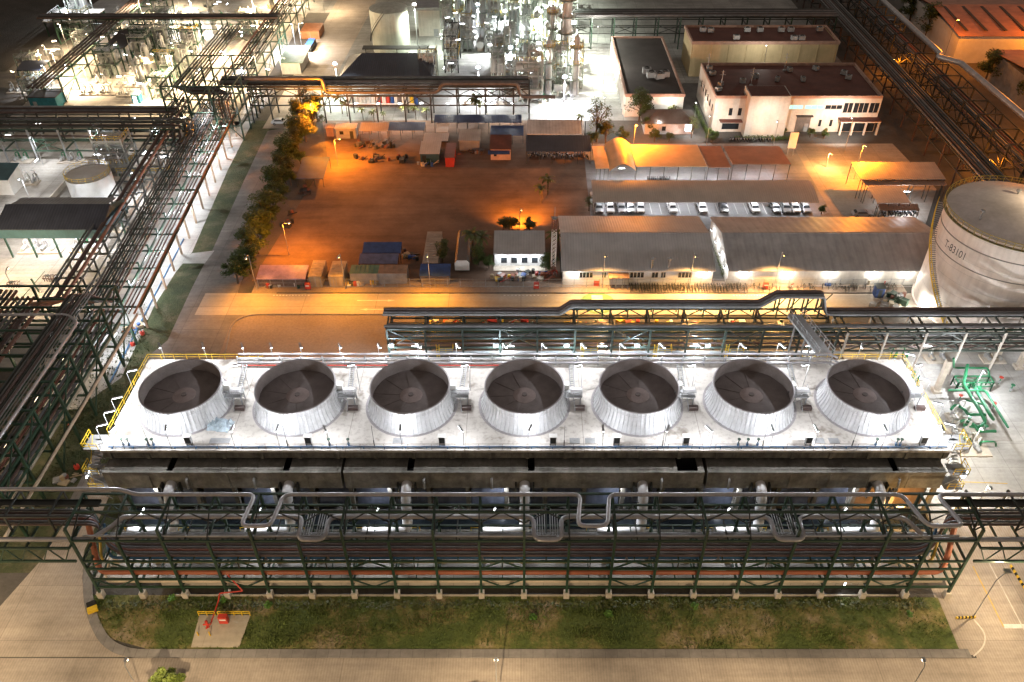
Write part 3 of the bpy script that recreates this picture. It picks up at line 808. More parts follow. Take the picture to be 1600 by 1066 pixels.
# ================================================================== PIPE RACKS
def rack(label, axis, ss, ts, levels, mat, w=.28, base=0.0, name='pipe_rack', long_ts=None, ped=0.0, brace=None, bh=.3, colmat=None, tall=None, cat='pipe rack', lbh=None):
    """bents at ss, columns at ts across, beams at levels; brace: list of (t, z0, z1, every, style)"""
    T = (lambda s, t, z: V(s,t,z)) if axis == 'x' else (lambda s, t, z: V(t,s,z))
    mid = (ss[0]+ss[-1])/2
    root = thing(name, label, cat, T(mid, sum(ts)/len(ts), 0))
    top = levels[-1]
    for i, s in enumerate(ss):
        for t in ts:
            tp = top + (tall(i, t) if tall else 0)
            c = MB().beam(T(s,t,base+ped), T(s,t,tp), w, w).build('column', colmat or mat, root)
            if ped:
                p = T(s,t,base); MB().cbox((p.x,p.y,p.z), .75,.75,ped).build('footing', CONCP, c)
        for z in levels:
            MB().beam(T(s,ts[0],z), T(s,ts[-1],z), w*.8, bh).build('cross_beam', mat, root)
    for z in levels:
        for t in (long_ts or (ts[0], ts[-1])):
            MB().beam(T(ss[0],t,z-.02), T(ss[-1],t,z-.02), w*.75, lbh or bh*.9).build('long_beam', mat, root)
    for (t, z0, z1, every, style) in (brace or []):
        for i in range(0, len(ss)-1, every):
            a, b = ss[i], ss[i+1]; m = MB(); c = (a+b)/2; ww = w*.5
            if style == 'V': m.beam(T(a,t,z0),T(c,t,z1),ww); m.beam(T(b,t,z0),T(c,t,z1),ww); m.cbox(T(c,t,z1-.25),.4,.08,.4)
            if style == 'A': m.beam(T(a,t,z1),T(c,t,z0),ww); m.beam(T(b,t,z1),T(c,t,z0),ww); m.cbox(T(c,t,z0-.1),.4,.08,.4)
            if style == 'X': m.beam(T(a,t,z0),T(b,t,z1),ww); m.beam(T(a,t,z1),T(b,t,z0),ww)
            if style == '/': m.beam(T(a,t,z0),T(b,t,z1),ww)
            if style == 'K': m.beam(T(a,t,z0),T(b,t,z1),ww); m.beam(T(b,t,z1),T(b,t,z0),ww*.7)
            m.build('brace', mat, root)
    return root
def pipe(label, pts, r, mat, bend=1.0, n=8, group=None, name='process_pipe'):
    o = MB().tube(pts, r, n, bend).build(name, mat, None, True)
    return tag(o, label, 'pipe', group)
def frange(a, b, n): return [a+(b-a)*i/(n-1) for i in range(n)]

# ---------------- long front rack before the cooling tower
fx = [.4+5.58*k for k in range(-10,11)]
FR = rack('long green pipe rack standing on concrete footings along the lawn', 'x', fx, [62.3,67.9], [2.3,4.0,6.2,7.8,12.0], GREEN, .30, ped=1.15,
     brace=[(62.3,2.3,4.0,3,'A'),(62.3,6.2,7.8,3,'V'),(67.9,8.2,12.0,2,'V')], tall=lambda i,t: 2.2 if (t > 65 or i % 2 == 0) else 0)
for i, s in enumerate(fx):
    MB().beam((s,62.3,14.2) if i%2==0 else (s,65.0,14.2), (s,67.9,14.2), .24, .3).build('cross_beam', GREEN, FR)
    MB().beam((s,62.3,12.0),(s,65.0,14.2) if i%2 else (s,67.9,14.2), .14).build('brace', DSTEEL, FR)
for y in (67.9, 65.0): MB().beam((fx[0],y,14.18),(fx[-1],y,14.18),.24,.28).build('long_beam', GREEN, FR)
for i in range(20):
    a, b = fx[i], fx[i+1]; c = (a+b)/2; m = MB()
    m.beam((a,65.0,12.0),(c,65.0,14.2),.13); m.beam((b,65.0,12.0),(c,65.0,14.2),.13); m.cbox((c,65.0,13.95),.5,.08,.4)
    m.build('brace', DSTEEL, FR)
    if i % 2: MB().beam((c,62.3,6.2),(c,62.3,7.8),.12).build('hanger', DSTEEL, FR)
    MB().beam((c,62.3,7.8),(c,67.9,7.8),.14,.2).build('cross_beam', GREEN, FR)
    if i % 2: MB().beam((c,62.3,4.0),(c,67.9,4.0),.14,.2).build('cross_beam', GREEN, FR)
    if i % 2 == 0: MB().beam((c,62.3,12.0),(c,67.9,12.0),.14,.2).build('hanger', DSTEEL, FR)
# pipes on the front rack
y1, z1 = 67.4, 14.65
pts = [(-150,y1+.2,15.4),(-50.3,y1+.2,15.4),(-48.6,y1,z1)]
for a, b in ((-33.4,-29.8),(7.5,11.1),(47.9,52.3)): pts += [(a,y1,z1),(a-.6 if a<40 else a+1.4,62.5,z1),(b-.6 if a<40 else b+1.4,62.5,z1),(b,y1,z1)]
pts += [(150,y1,z1)]
pipe('thick silver pipe with wide square loops lying on top of the front rack', pts, .27, SILVER, 1.0, 14)
y2, z2 = 65.4, 12.75
pts = [(-150,62.7,11.75),(-53.2,62.7,11.75),(-50.8,64.4,12.4),(-50.0,y2,z2)]
for a, b in ((-27.3,-24.0),(1.6,5.0),(31.2,34.7)): pts += [(a,y2,z2),(a,61.9,z2),(b,61.9,z2),(b,y2,z2)]
pts += [(48.0,y2,z2),(50.2,62.7,11.75),(150,62.7,11.75)]
pipe('thick silver pipe with U-bends just below the top of the front rack', pts, .30, SILVER, 1.1, 14)
for k in range(4):
    y = 66.2 + k*.22; pts = [(-48,y,12.3)]
    for a, b in ((-27.3,-24.0),(1.6,5.0),(31.2,34.7)):
        q = .45+.3*k; pts += [(a+q,y,12.3),(a+q,62.6+.15*k,12.3),(b-q,62.6+.15*k,12.3),(b-q,y,12.3)]
    pts += [(48,y,12.3)]
    pipe('thin grey pipe nested inside the U-bends of the front rack', pts, .06, GSTEEL, .25, 6, 'thin nested loop pipes on the front rack')
pipe('pale cream pipe, lowest along the front rack face', [(-55,66.5,2.75),(-54.3,62.9,2.75),(55,62.9,2.75)], .26, CREAMP, .8, 10)
pipe('fat orange-red pipe along the lower front of the rack', [(-55.6,66.6,10.6),(-55.2,64.2,5.2),(-54.4,63.0,4.55),(54.4,63.0,4.55),(55.4,64.4,5.6),(55.8,66.6,10.6)], .36, ORANGEP, 1.0, 12)
pipe('thin pale pipe just behind the orange-red pipe', [(-53,63.6,4.3),(52,63.6,4.3)], .09, CREAMP, 0, 6)
pipe('dark green pipe between the yellow and orange-red pipes', [(-52.5,62.55,6.0),(50,62.55,6.0)], .17, GREEN, 0, 8)
pipe('yellow gas pipe along the front rack', [(-54.2,66.4,10.2),(-53.6,63.0,6.75),(52.5,63.0,6.75),(54.2,66.4,10.2)], .17, YPIPE, .9, 8)
pipe('blue water pipe along the front rack', [(-53.4,66.2,10.4),(-52.8,63.6,6.75),(52,63.6,6.75),(53.4,66.2,10.4)], .19, BLUEP, .9, 8)
for k in range(3): pipe('plain dull grey pipe in the middle tier of the front rack', [(-52,64.3+.75*k,6.75),(51,64.3+.75*k,6.75)], .2, DSILVER, 0, 8, 'dull grey pipes in the middle tier')
for k in range(6):
    yb = 62.9+.42*k; x = 51.5+.35*k; mt = (BROWNP, DSILVER, RUSTP, DSILVER, BROWNP, DSILVER)[k]
    pipe(('innermost','second','third','fourth','fifth','outermost')[k] + ' of six brown and grey pipes curving from the front rack up onto both bridges',
         [(-150,64.4+.45*k,12.5),(-x-1.2,64.4+.45*k,12.5),(-x-.9,yb+.9,8.8),(-x+1.4,yb,8.2),(x-1.4,yb,8.2),(x+.9,yb+.9,8.8),(x+1.2,64.4+.45*k,12.5),(150,64.4+.45*k,12.5)], .17, mt, 1.2, 8)
pipe('fat dark lagged pipe behind the six curving pipes', [(-53,65.9,8.35),(53,65.9,8.35)], .42, DSILVER, 0, 12)
pipe('slim grey pipe at the upper tier edge of the front rack', [(-54,62.8,12.3),(54,62.8,12.3)], .14, GSTEEL, 0, 8)
for i, u in enumerate((425,490,520,755,975,1010,1115,1350)):
    x = (u-814)/12.0; m = MB(); m.tube([(x,63.2,6.8),(x,62.9,7.5),(x,62.9,8.0)],.07,6); m.lathe((x,62.9,7.4),[(.001,0),(.2,.05),(.2,.15),(.001,.2)],10); m.tube([(x-1.3,62.8,5.9),(x-1.3,62.6,5.5),(x+1.3,62.6,5.5),(x+1.3,62.8,5.9)],.06,6,.2)
    tag(m.build('valve', GSTEEL, None, True), 'small grey drain valve on the front rack pipes, %s from the left' % ORD[i], 'valve', 'drain valves on the front rack')
# dark cable trays
for nm, (a, e) in (('left',(-150,-53)),('right',(53,150))):
    m = MB(); m.box(a,e,66.3,67.2,13.6,13.72); m.box(a,e,66.25,66.32,13.6,13.95); m.box(a,e,67.18,67.25,13.6,13.95)
    tag(m.build('cable_tray', DSTEEL), 'dark cable tray on the %s pipe bridge beside the front rack' % nm, 'cable tray')
# bridges at both ends of the front rack
def bridge(label, xs):
    root = thing('pipe_bridge', label, 'pipe bridge', (sum(xs)/len(xs),65,0))
    a, e = xs[0], xs[-1]
    for y in (61.7,68.4):
        for z in (8.7,11.3): MB().beam((a,y,z),(e,y,z),.26,.3).build('chord', GREEN, root)
        m = MB()
        for i in range(len(xs)-1):
            c = (xs[i]+xs[i+1])/2; m.beam((xs[i],y,11.3),(c,y,8.7),.13); m.beam((xs[i+1],y,11.3),(c,y,8.7),.13)
        m.build('lattice', GREEN, root)
    for x in xs: MB().beam((x,61.7,11.3),(x,68.4,11.3),.2,.26).build('cross_beam', GREEN, root)
    for x in xs[::2]:
        m = MB(); m.beam((x,68.4,11.3),(x,68.4,14.3),.2); m.beam((x,64.2,11.3),(x,64.2,14.3),.2); m.beam((x,64.2,14.2),(x,68.4,14.2),.2,.26); m.beam((x,64.2,11.5),(x+2.7,64.2,14.2),.12); m.build('upper_frame', DSTEEL, root)
    MB().beam((a,64.2,14.2),(e,64.2,14.2),.18,.24).build('long_beam', DSTEEL, root)
    return root
B1 = bridge('dark green pipe bridge crossing the road left of the front rack', frange(-150,-55.6,36))
B2 = bridge('dark green pipe bridge crossing the road right of the front rack', frange(56.6,150,36))
for B, x in ((B1,-74),(B2,77)):
    for y in (61.7,68.4): MB().beam((x,y,0),(x,y,8.7),.4).build('column', GREEN, B)

# ---------------- rack behind the cooling tower
bx = [-22.6+6.35*k for k in range(0,13)]
BR = rack('dark green pipe rack behind the cooling tower carrying a broad brown pipe', 'x', bx, [107.6,113.2], [3.0,5.2,7.2,9.2], GREEN2, .30,
     brace=[(107.6,5.2,9.2,3,'X'),(113.2,7.2,9.2,1,'V')])
for y in (109.0,110.4,111.8):
    for z in (5.2,7.2): MB().beam((bx[0],y,z),(bx[-1],y,z),.2,.2).build('long_beam', GREEN, BR)
bx2 = [bx[-1]+1+6.6*k for k in range(0,11)]
BR2 = rack('pipe rack on tan concrete columns running right behind the tank side of the tower', 'x', bx2, [106.4,113.2], [5.5,7.6,9.4], GREEN2, .30, colmat=paint('column_concrete', (.40,.37,.33), .9),
     brace=[(106.4,7.6,9.4,1,'V'),(113.2,7.6,9.4,1,'V'),(106.4,5.5,7.6,1,'X')])
zt = 9.75; ya = 112.4
p3 = [(-23.6,ya,zt),(G(875,494,zt).x,ya,zt),(G(893,478,11.4).x,ya,11.4),(G(1188,478,11.4).x,ya,11.4),(G(1215,462,13.4).x,ya,13.4),(G(1287,462,13.4).x,ya,13.4),(G(1290,490,zt).x,ya,zt),(150,ya,zt)]
for k, (dy, rr, mt) in enumerate(((0,.36,BROWNP),(-.95,.24,DSILVER),(-1.6,.2,GSTEEL))):
    pipe(('broad brown', 'dark', 'thin grey')[k] + ' pipe stepping up in the middle on the rack behind the tower', [(x,y+dy,z) for x,y,z in p3], rr, mt, .5, 10)
st = MB()
for x in frange(p3[2][0]+1, p3[3][0]-1, 8): st.beam((x,ya,9.2),(x,ya,11.1),.2); st.beam((x,ya-1.6,9.2),(x,ya-1.6,11.1),.2); st.beam((x,ya-1.9,11.0),(x,ya+.3,11.0),.2)
for x in frange(p3[4][0]+.3, p3[5][0]-.3, 4): st.beam((x,ya,9.2),(x,ya,13.1),.22); st.beam((x,ya-1.6,9.2),(x,ya-1.6,13.1),.22); st.beam((x,ya-1.9,13.0),(x,ya+.3,13.0),.2); st.beam((x,ya,9.5),(x+2.2,ya,13),.13)
st.build('pipe_support', GREEN, BR)
for k, (y, z, rr, mt) in enumerate(((108.2,7.5,.25,DSILVER),(109.6,7.45,.2,GREEN),(110.9,7.5,.3,DSILVER),(108.4,5.5,.2,BROWNP),(109.8,5.5,.26,DSILVER),(111.2,5.5,.22,GREEN),(108.6,3.25,.3,GSTEEL),(110.2,3.25,.22,BROWNP),(108.0,9.5,.3,DSILVER))):
    pipe(('upper','upper','upper','middle','middle','middle','low','low','top front')[k] + ' tier %s pipe on the rack behind the tower, %s' % (('grey','green','thick grey','brown','grey','green','pale grey','brown','grey')[k], ('nearest the tower','second row','third row','nearest the tower','second row','third row','nearest the tower','second row','above the tower edge')[k]),
         [(-23,y,z),(150 if k != 6 else 56,y,z)], rr, mt, 0, 8)
# yellow ladders and platforms hung on the rear rack
def ladder(loc, h, lb):
    t = thing('ladder_platform', lb, 'ladder', loc, 'yellow ladders on the rear rack'); x, y, z = loc
    m = MB()
    for s_ in (-.25,.25): m.beam((x+s_,y,z),(x+s_,y,z+h),.07)
    for k in range(int(h/.35)): m.beam((x-.25,y,z+.2+k*.35),(x+.25,y,z+.2+k*.35),.05)
    m.build('ladder', YELLOW, t)
    MB().box(x+.3,x+2.6,y-.9,y+.3,z+h-1.3,z+h-1.2).build('platform', GSTEEL, t)
    m = MB(); m.rail([(x+.3,y-.9,z+h-1.2),(x+2.6,y-.9,z+h-1.2),(x+2.6,y+.3,z+h-1.2)],1.1,.06,1.1); m.build('guard_rail', YELLOW, t)
for i, (u, v) in enumerate(((690,545),(905,545),(1015,545),(1122,545))):
    p = G(u, v, 1); ladder((p.x,107.2,0), 6.2, 'yellow ladder with small platform on the rear rack, %s from the left' % ORD[i])
# floodlights on the rear rack
def flood(loc, power, kind, lb, group, aim=None, cat='floodlight', size=.8, spot=None):
    t = thing('floodlight', lb, cat, loc, group); x, y, z = loc
    m = MB(); m.box(x-size/2,x+size/2,y-.1,y+.35,z,z+size*.7); m.beam((x,y+.3,z),(x,y+.6,z-.8),.1); m.build('housing', GSTEEL, t)
    MB().box(x-size*.45,x+size*.45,y-.16,y-.11,z+.05,z+size*.62).build('lens', KMAT[kind], t)
    light((x,y-.5,z+.1), power, kind, t, .2, spot, aim)
    return t
for i, u in enumerate((612,775,885,995,1105)):
    p = G(u, 537, 6.2); flood((p.x,106.9,6.0), 900, 'bluew', 'dazzling blue-white floodlight on the rear rack, %s from the left' % ORD[i], 'floodlights on the rear rack')
# stair from the deck to the rear rack
t = thing('access_stair', 'grey steel stair tower climbing from the tower deck to the rear rack', 'stair', (44,104,0))
m, mr = MB(), MB(); a, b = G(1293,560,13.2), G(1238,480,12.5)
A = V(a.x,96.2,13.2); Bq = V(b.x,107.5,12.2)
for k in range(18): q = A.lerp(Bq, k/17); m.cbox((q.x,q.y,q.z-.1), 2.0,.6,.08)
for s_ in (-1.1,1.1): m.beam(A+V(s_,0,-.2),Bq+V(s_,0,-.2),.14,.4); mr.rail([A+V(s_,0,0),Bq+V(s_,0,0)],1.3,.09,1.6)
m.build('treads', GSTEEL, t); mr.build('handrail', GSTEEL, t)
m = MB()
for q in (A.lerp(Bq,.25), A.lerp(Bq,.75)):
    for s_ in (-1.1,1.1): m.beam((q.x+s_,q.y,0),(q.x+s_,q.y,q.z-.3),.22)
m.build('column', GSTEEL, t)

# ---------------- left racks running away from the camera
ly = [72+6.1*k for k in range(0,8)]
LR = rack('tall green braced pipe rack at the lower left beside the grass', 'y', ly, [-69.8,-76.0,-84.0,-92.0], [4.5,7.5,10.2,13.0], GREEN, .36, long_ts=(-69.8,-76.0,-92.0),
     brace=[(-69.8,7.5,13.0,1,'K'),(-69.8,0.3,7.5,2,'/'),(-76.0,7.5,13.0,2,'X')])
SKEW[0] = .062
lyf = [119.5+6.2*k for k in range(0,15)]
LF = rack('long low pipe rack on tan concrete posts running up the left road', 'y', lyf, [-69.5,-78.5], [4.9], GREEN, .34, colmat=paint('post_concrete', (.36,.27,.19), .9), long_ts=(-69.5,-73.2,-78.5), lbh=.4)
for i, s in enumerate(lyf):
    m = MB(); m.beam((-73.2,s,4.9),(-73.2,s,6.4),.26); m.beam((-79.0,s,0),(-79.0,s,6.4),.26); m.beam((-73.2,s,6.2),(-79,s,6.2),.24,.3); m.build('upper_frame', GREEN, LF)
LB = rack('rusty pipe rack left of the long low rack', 'y', lyf, [-81.5,-86.5], [4.2,7.0], DSTEEL, .3, brace=[(-81.5,0.2,4.2,3,'X')])
pipe('rust orange pipe along the edge of the long low left rack', [(-69.6,117,5.25),(-69.6,207,5.25)], .2, paint('rust_orange', (.33,.16,.09), .6), 0, 8)
for k in range(3): pipe('thin rust red pipe just inside the rack edge on the left', [(-70.6-.7*k,117,5.2),(-70.6-.7*k,207,5.2)], .12, RUSTP if k != 1 else BROWNP, 0, 6, 'thin red pipes along the left rack')
for k in range(9):
    x = -73.6-.6*k; rr = (.2,.14,.24,.16,.2,.14,.22,.18,.2)[k]
    pipe('dark brown pipe in the close bundle on the long left rack', [(x,70,13.45 if k < 5 else 10.6),(x,112,13.45 if k < 5 else 10.6),(x,118.5,6.6),(x,209,6.6)], rr, (BROWNP,DSTEEL,BROWNP,DSILVER,DSTEEL,BROWNP,DSTEEL,BROWNP,DSILVER)[k], 1.2, 8, 'bundle of dark pipes on the left rack')
for k, x in enumerate((-82.2,-83.6,-85.4)):
    pipe(('right hand','middle','left hand')[k]+' fat reddish brown pipe on the rusty left rack', [(x,70,10.7),(x,112,10.7),(x,118,7.4),(x,208,7.4)], (.34,.42,.26)[k], (paint('red_lagging',(.17,.085,.06),.5),BROWNP,DSILVER)[k], 1.2, 10)
pipe('long pinkish silver pipe along the upper edge of the tall left rack', [(-71.5,70,13.5),(-71.5,104,13.5),(-74,106,13.5),(-96,106,13.5)], .24, SILVER, .9, 10)
for k in range(4): pipe('thin bright pipe on top of the tall left rack', [(-72.4-.5*k,70,13.4),(-72.4-.5*k,116,13.4)], .09, GSTEEL, 0, 6, 'thin pipes on top of the tall left rack')
for k in range(6): pipe('dark pipe on the middle tier of the tall left rack', [(-70.8-.85*k,70,7.85),(-70.8-.85*k,114.8,7.85)], .2, (BROWNP,GREEN,DSILVER,RUSTP,DSTEEL,DSILVER)[k], 0, 8, 'middle tier pipes of the tall left rack')
for k in range(7): pipe('dark pipe on the outer bay of the tall left rack', [(-84.6-.95*k,70,10.6),(-84.6-.95*k,114.8,10.6)], .22, (BROWNP,DSTEEL,DSILVER,BROWNP,RUSTP,DSTEEL,BROWNP)[k], 0, 8, 'outer bay pipes of the tall left rack')
for k in range(6): pipe('dull pipe on the lowest tier of the tall left rack', [(-71.5-1.1*k,70,4.85),(-71.5-1.1*k,114.8,4.85)], .25, (CREAMP,DSILVER,GREEN,BROWNP,CREAMP,DSILVER)[k], 0, 8, 'lowest tier pipes of the tall left rack')
pipe('white pipe hugging the low front edge of the tall left rack', [(-69.0,68,5.2),(-69.0,117,5.2)], .24, CREAMP, 0, 8)
pipe('blue line on the pale paving beside the left rack', [(-70.6,104,.2),(-70.6,150,.2)], .14, BLUEP, 0, 6)
# cross gallery joining from the far left
cx_ = [-150+8*k for k in range(0,8)]
CG = rack('dark cross rack entering from the left edge onto the tall rack', 'x', cx_, [104.2,109.2], [8.6,10.6], DSTEEL, .3, brace=[(104.2,8.6,10.6,1,'V')])
for k in range(6): pipe('dark pipe on the cross rack at the left edge', [(-150,104.5+.8*k,11),(-93,104.5+.8*k,11),(-88-.9*k,104.5+.8*k,11),(-88-.9*k,116+.1*k,11)], .26, (BROWNP,DSTEEL,DSILVER,BROWNP,DSTEEL,BROWNP)[k], .8, 8, 'pipes on the left cross rack')

SKEW[0] = 0.0
# ---------------- racks round the lit units at the back
LE = rack('green and white frame rack with pale columns at the far left', 'x', [-150+7.5*k for k in range(0,10)], [186,191.5], [3,6,8.6], GREEN, .34, colmat=GSTEEL, brace=[(186,3,6,2,'X')])
for k, (y, z, rr) in enumerate(((186.4,9.1,.3),(187.6,9.0,.24),(188.8,9.2,.36),(190.8,9.1,.26),(187.2,6.3,.25),(190,6.3,.32))):
    pipe(('first','second','third','fourth','fifth','sixth')[k] + ' black pipe from the front on the frame rack at the far left', [(-160,y,z),(-84 + k,y,z),(-84+k,y-2,z-2.5),(-84+k,182,z-2.5)], rr, (DSTEEL,BROWNP,DSTEEL,DSILVER,BROWNP,DSTEEL)[k], .9, 8)
RL = rack('brown pipe rack crossing the lit yard at the far left', 'x', [-150+8*k for k in range(0,9)], [197,202], [4.5,7.5], DSTEEL, .32)
for k in range(4): pipe('long black pipe crossing below the orange lit yard', [(-160,197.4+1.2*k,7.9),(-88,197.4+1.2*k,7.9)], (.32,.22,.3,.22)[k], (BROWNP,DSILVER,BROWNP,GSTEEL)[k], 0, 8, 'black pipes below the lit yard')
GT = rack('tall dark green junction tower where the racks cross', 'x', [-90,-84,-78,-72], [198,205,212,219], [4,7.5,11,14.5], GREEN, .38, brace=[(198,0.2,7.5,1,'X'),(198,7.5,14.5,1,'X')], name='junction_tower', cat='steel tower')
for k in range(7): pipe('silver pipe turning down through the junction tower', [(-90+.95*k,252,11.4),(-90+.95*k,205-.7*k,11.4),(-78.6+.85*k,205-.7*k,11.4),(-78.6+.85*k,199.2-.5*k,11.4),(-78.6+.85*k,199.2-.5*k,6.6)], .24, (DSILVER,DSTEEL,DSILVER,BROWNP,DSTEEL,DSILVER,BROWNP)[k], .9, 8, 'pipes turning through the junction tower')
RC = rack('long pipe rack across the road between the junction tower and the white process unit', 'x', [-72,-66.8,-58.5,-52.5,-46,-38.5,-31,-24,-17,-9.5,-2,2.2], [208.5,215], [5,7.5,9.4], DSTEEL, .34, brace=[(208.5,5,9.4,3,'X'),(208.5,7.5,9.4,1,'V')])
zc = 11.5
for k in range(5):
    y = 209+1.25*k
    pipe(('front','second','middle','fourth','rear')[k] + ' dark pipe on the rack spanning the plant road', [(-80,y,9.9+.15*k),(2,y,9.9+.15*k)], (.34,.26,.45,.3,.36)[k], (DSTEEL,BROWNP,DSILVER,DSTEEL,DSILVER)[k], 0, 8)
pipe('silver pipe dropping where the rack leaves the plant road', [(-72,208.6,12.3),(-52,208.6,12.3),(-51.5,208.4,8.6),(-22,208.4,8.6),(-20.5,208.6,10.9),(-1,208.6,10.9),(0,208.2,7.5),(9,208.2,7.5)], .5, DSILVER, .9, 10)
RD = rack('long grey pipe rack at the top beyond the office block', 'x', [15.5+7*k for k in range(0,13)], [264,270], [5,7.5,10], DSTEEL, .36, brace=[(264,5,7.5,2,'X')], colmat=GREEN)
for k in range(6): pipe(('front','second','third','fourth','fifth','rear')[k] + ' grey pipe on the long rack at the top', [(15,264.2+1.15*k,10.5),(100,264.2+1.15*k,10.5)], (.4,.3,.42,.3,.36,.4)[k], (DSILVER,BROWNP,DSILVER,DSTEEL,DSILVER,DSTEEL)[k], 0, 8)
# right-hand dark racks
ry = [140+8.2*k for k in range(0,24)]
RR1 = rack('dark pipe rack running up the right side, nearest the office', 'y', ry, [101.5,107.5], [4.5,7.5], DSTEEL, .32, colmat=BROWNP)
RR2 = rack('dark braced pipe rack on the right, under the big silver pipe', 'y', ry, [111.5,117.5], [5,8,11], DSTEEL, .34, brace=[(111.5,5,11,1,'X'),(117.5,5,11,2,'V')])
for k in range(7): pipe('dull pipe in the bundle on the right rack nearest the office', [(101.9+.85*k,150,7.9),(101.9+.85*k,335,7.9)], (.2,.3,.22,.35,.2,.28,.24)[k], (DSILVER,BROWNP,DSILVER,DSILVER,BROWNP,DSTEEL,DSILVER)[k], 0, 8, 'pipe bundle on the right rack')
for k in range(6): pipe('dark pipe in the bundle on the braced right rack', [(112+.95*k,140,8.4),(112+.95*k,335,8.4)], (.3,.24,.36,.26,.3,.3)[k], (BROWNP,DSTEEL,DSILVER,BROWNP,RUSTP,DSTEEL)[k], 0, 8, 'pipe bundle on the braced right rack')
pipe('big silver main with a kink on top of the braced right rack', [(116.5,335,12.3),(116.5,226,12.3),(114.8,224,12.3),(118.5,218,12.8),(121.5,140,12.3)], .75, SILVER, 1.0, 14)
for k in range(5): pipe('grey pipe looping over beside the tank', [(96,142+2.2*k,8.5),(99.5+.3*k,142+2.2*k,10.2),(108,142+2.2*k,10.2),(110,142+2.2*k,8.4)], .4, DSILVER, .9, 10, 'pipe loops beside the tank')
m = MB()
# ================================================================== STORAGE TANK
tcx, tcy, tR, tH = 88.6, 126.6, 12.1, 20.2
tank = thing('storage_tank', 'huge pinkish white storage tank with a domed grey roof and two dark bands', 'tank', (tcx,tcy,0))
m = MB(); m.lathe((tcx,tcy,0), [(tR+.3,0),(tR+.3,.3),(tR,.3),(tR,tH),(tR-.05,tH)], 96); m.build('shell', TANKW, tank, True)
m = MB(); m.lathe((tcx,tcy,tH), [(tR+.02,-.02),(tR-.4,.06),(tR*.8,.75),(tR*.55,1.4),(tR*.3,1.8),(.01,2.0)], 96); m.build('roof', TANKR, tank, True)
for z in (17.0, 13.2): MB().lathe((tcx,tcy,z), [(tR,-.07),(tR+.07,-.07),(tR+.07,.06),(tR,.07)], 96).build('stiffener_ring', paint('tank_band', (.16,.145,.135), .7), tank)
m = MB(); m.lathe((tcx,tcy,tH), [(tR,-.5),(tR+.55,-.5),(tR+.55,-.4),(tR,-.4)], 96); m.build('walkway_ring', paint('olive_walk', (.22,.20,.10), .7), tank)
m = MB(); n = 60
for k in range(n):
    a, b = 2*math.pi*k/n, 2*math.pi*(k+1)/n
    p = V(tcx+(tR+.45)*math.cos(a), tcy+(tR+.45)*math.sin(a), tH-.4); q = V(tcx+(tR+.45)*math.cos(b), tcy+(tR+.45)*math.sin(b), tH-.4)
    m.beam(p, p+V(0,0,1.25), .08); m.beam(p+V(0,0,1.25), q+V(0,0,1.25), .09); m.beam(p+V(0,0,.7), q+V(0,0,.7), .06)
m.build('guard_rail', paint('dull_yellow', (.42,.32,.07), .6), tank)
# spiral stair
m, mr = MB(), MB(); prev = None
for k in range(64):
    t = k/63; a = R(222) - R(70)*t; z = .3 + (tH-1.5)*t
    p = V(tcx+(tR+.75)*math.cos(a), tcy+(tR+.75)*math.sin(a), z)
    m.cbox((p.x,p.y,p.z), 1.1,.34,.06, a)
    o = V(tcx+(tR+1.3)*math.cos(a), tcy+(tR+1.3)*math.sin(a), z)
    if prev is not None:
        mr.beam(prev, o, .12, .25); mr.beam(prev+V(0,0,1.1), o+V(0,0,1.1), .1)
        if k % 3 == 0: mr.beam(o, o+V(0,0,1.1), .07)
    prev = o
s_ = m.build('stairway', GSTEEL, tank); mr.build('handrail', YELLOW, s_)
m = MB()
for (a, r) in ((200,9.5),(300,6),(80,4)):
    x, y = tcx+r*math.cos(R(a)), tcy+r*math.sin(R(a)); m.tube([(x,y,tH+.4),(x,y,tH+2.4)], .18, 8); m.lathe((x,y,tH+2.3),[(.001,0),(.45,0),(.4,.35),(.001,.5)],10)
m.build('roof_vent', GSTEEL, tank)
fc = bpy.data.curves.new('tank_text', 'FONT'); fc.body = 'T-83101'; fc.size = 2.0; fc.align_x = 'CENTER'; fc.extrude = .0
fo = bpy.data.objects.new('tank_text', fc); COL.objects.link(fo)
bpy.context.view_layer.update()
tm = bpy.data.meshes.new_from_object(fo.evaluated_get(bpy.context.evaluated_depsgraph_get()))
bpy.data.objects.remove(fo)
ac = R(198)
for v_ in tm.vertices:
    a = ac + v_.co.x*.78/tR; z = 14.35 + v_.co.y
    v_.co = (tR*1.003*math.cos(a), tR*1.003*math.sin(a), z)
tm.materials.clear(); tm.materials.append(paint('lettering_black', (.03,.03,.03), .6))
o = bpy.data.objects.new('lettering', tm); COL.objects.link(o); o.parent = tank

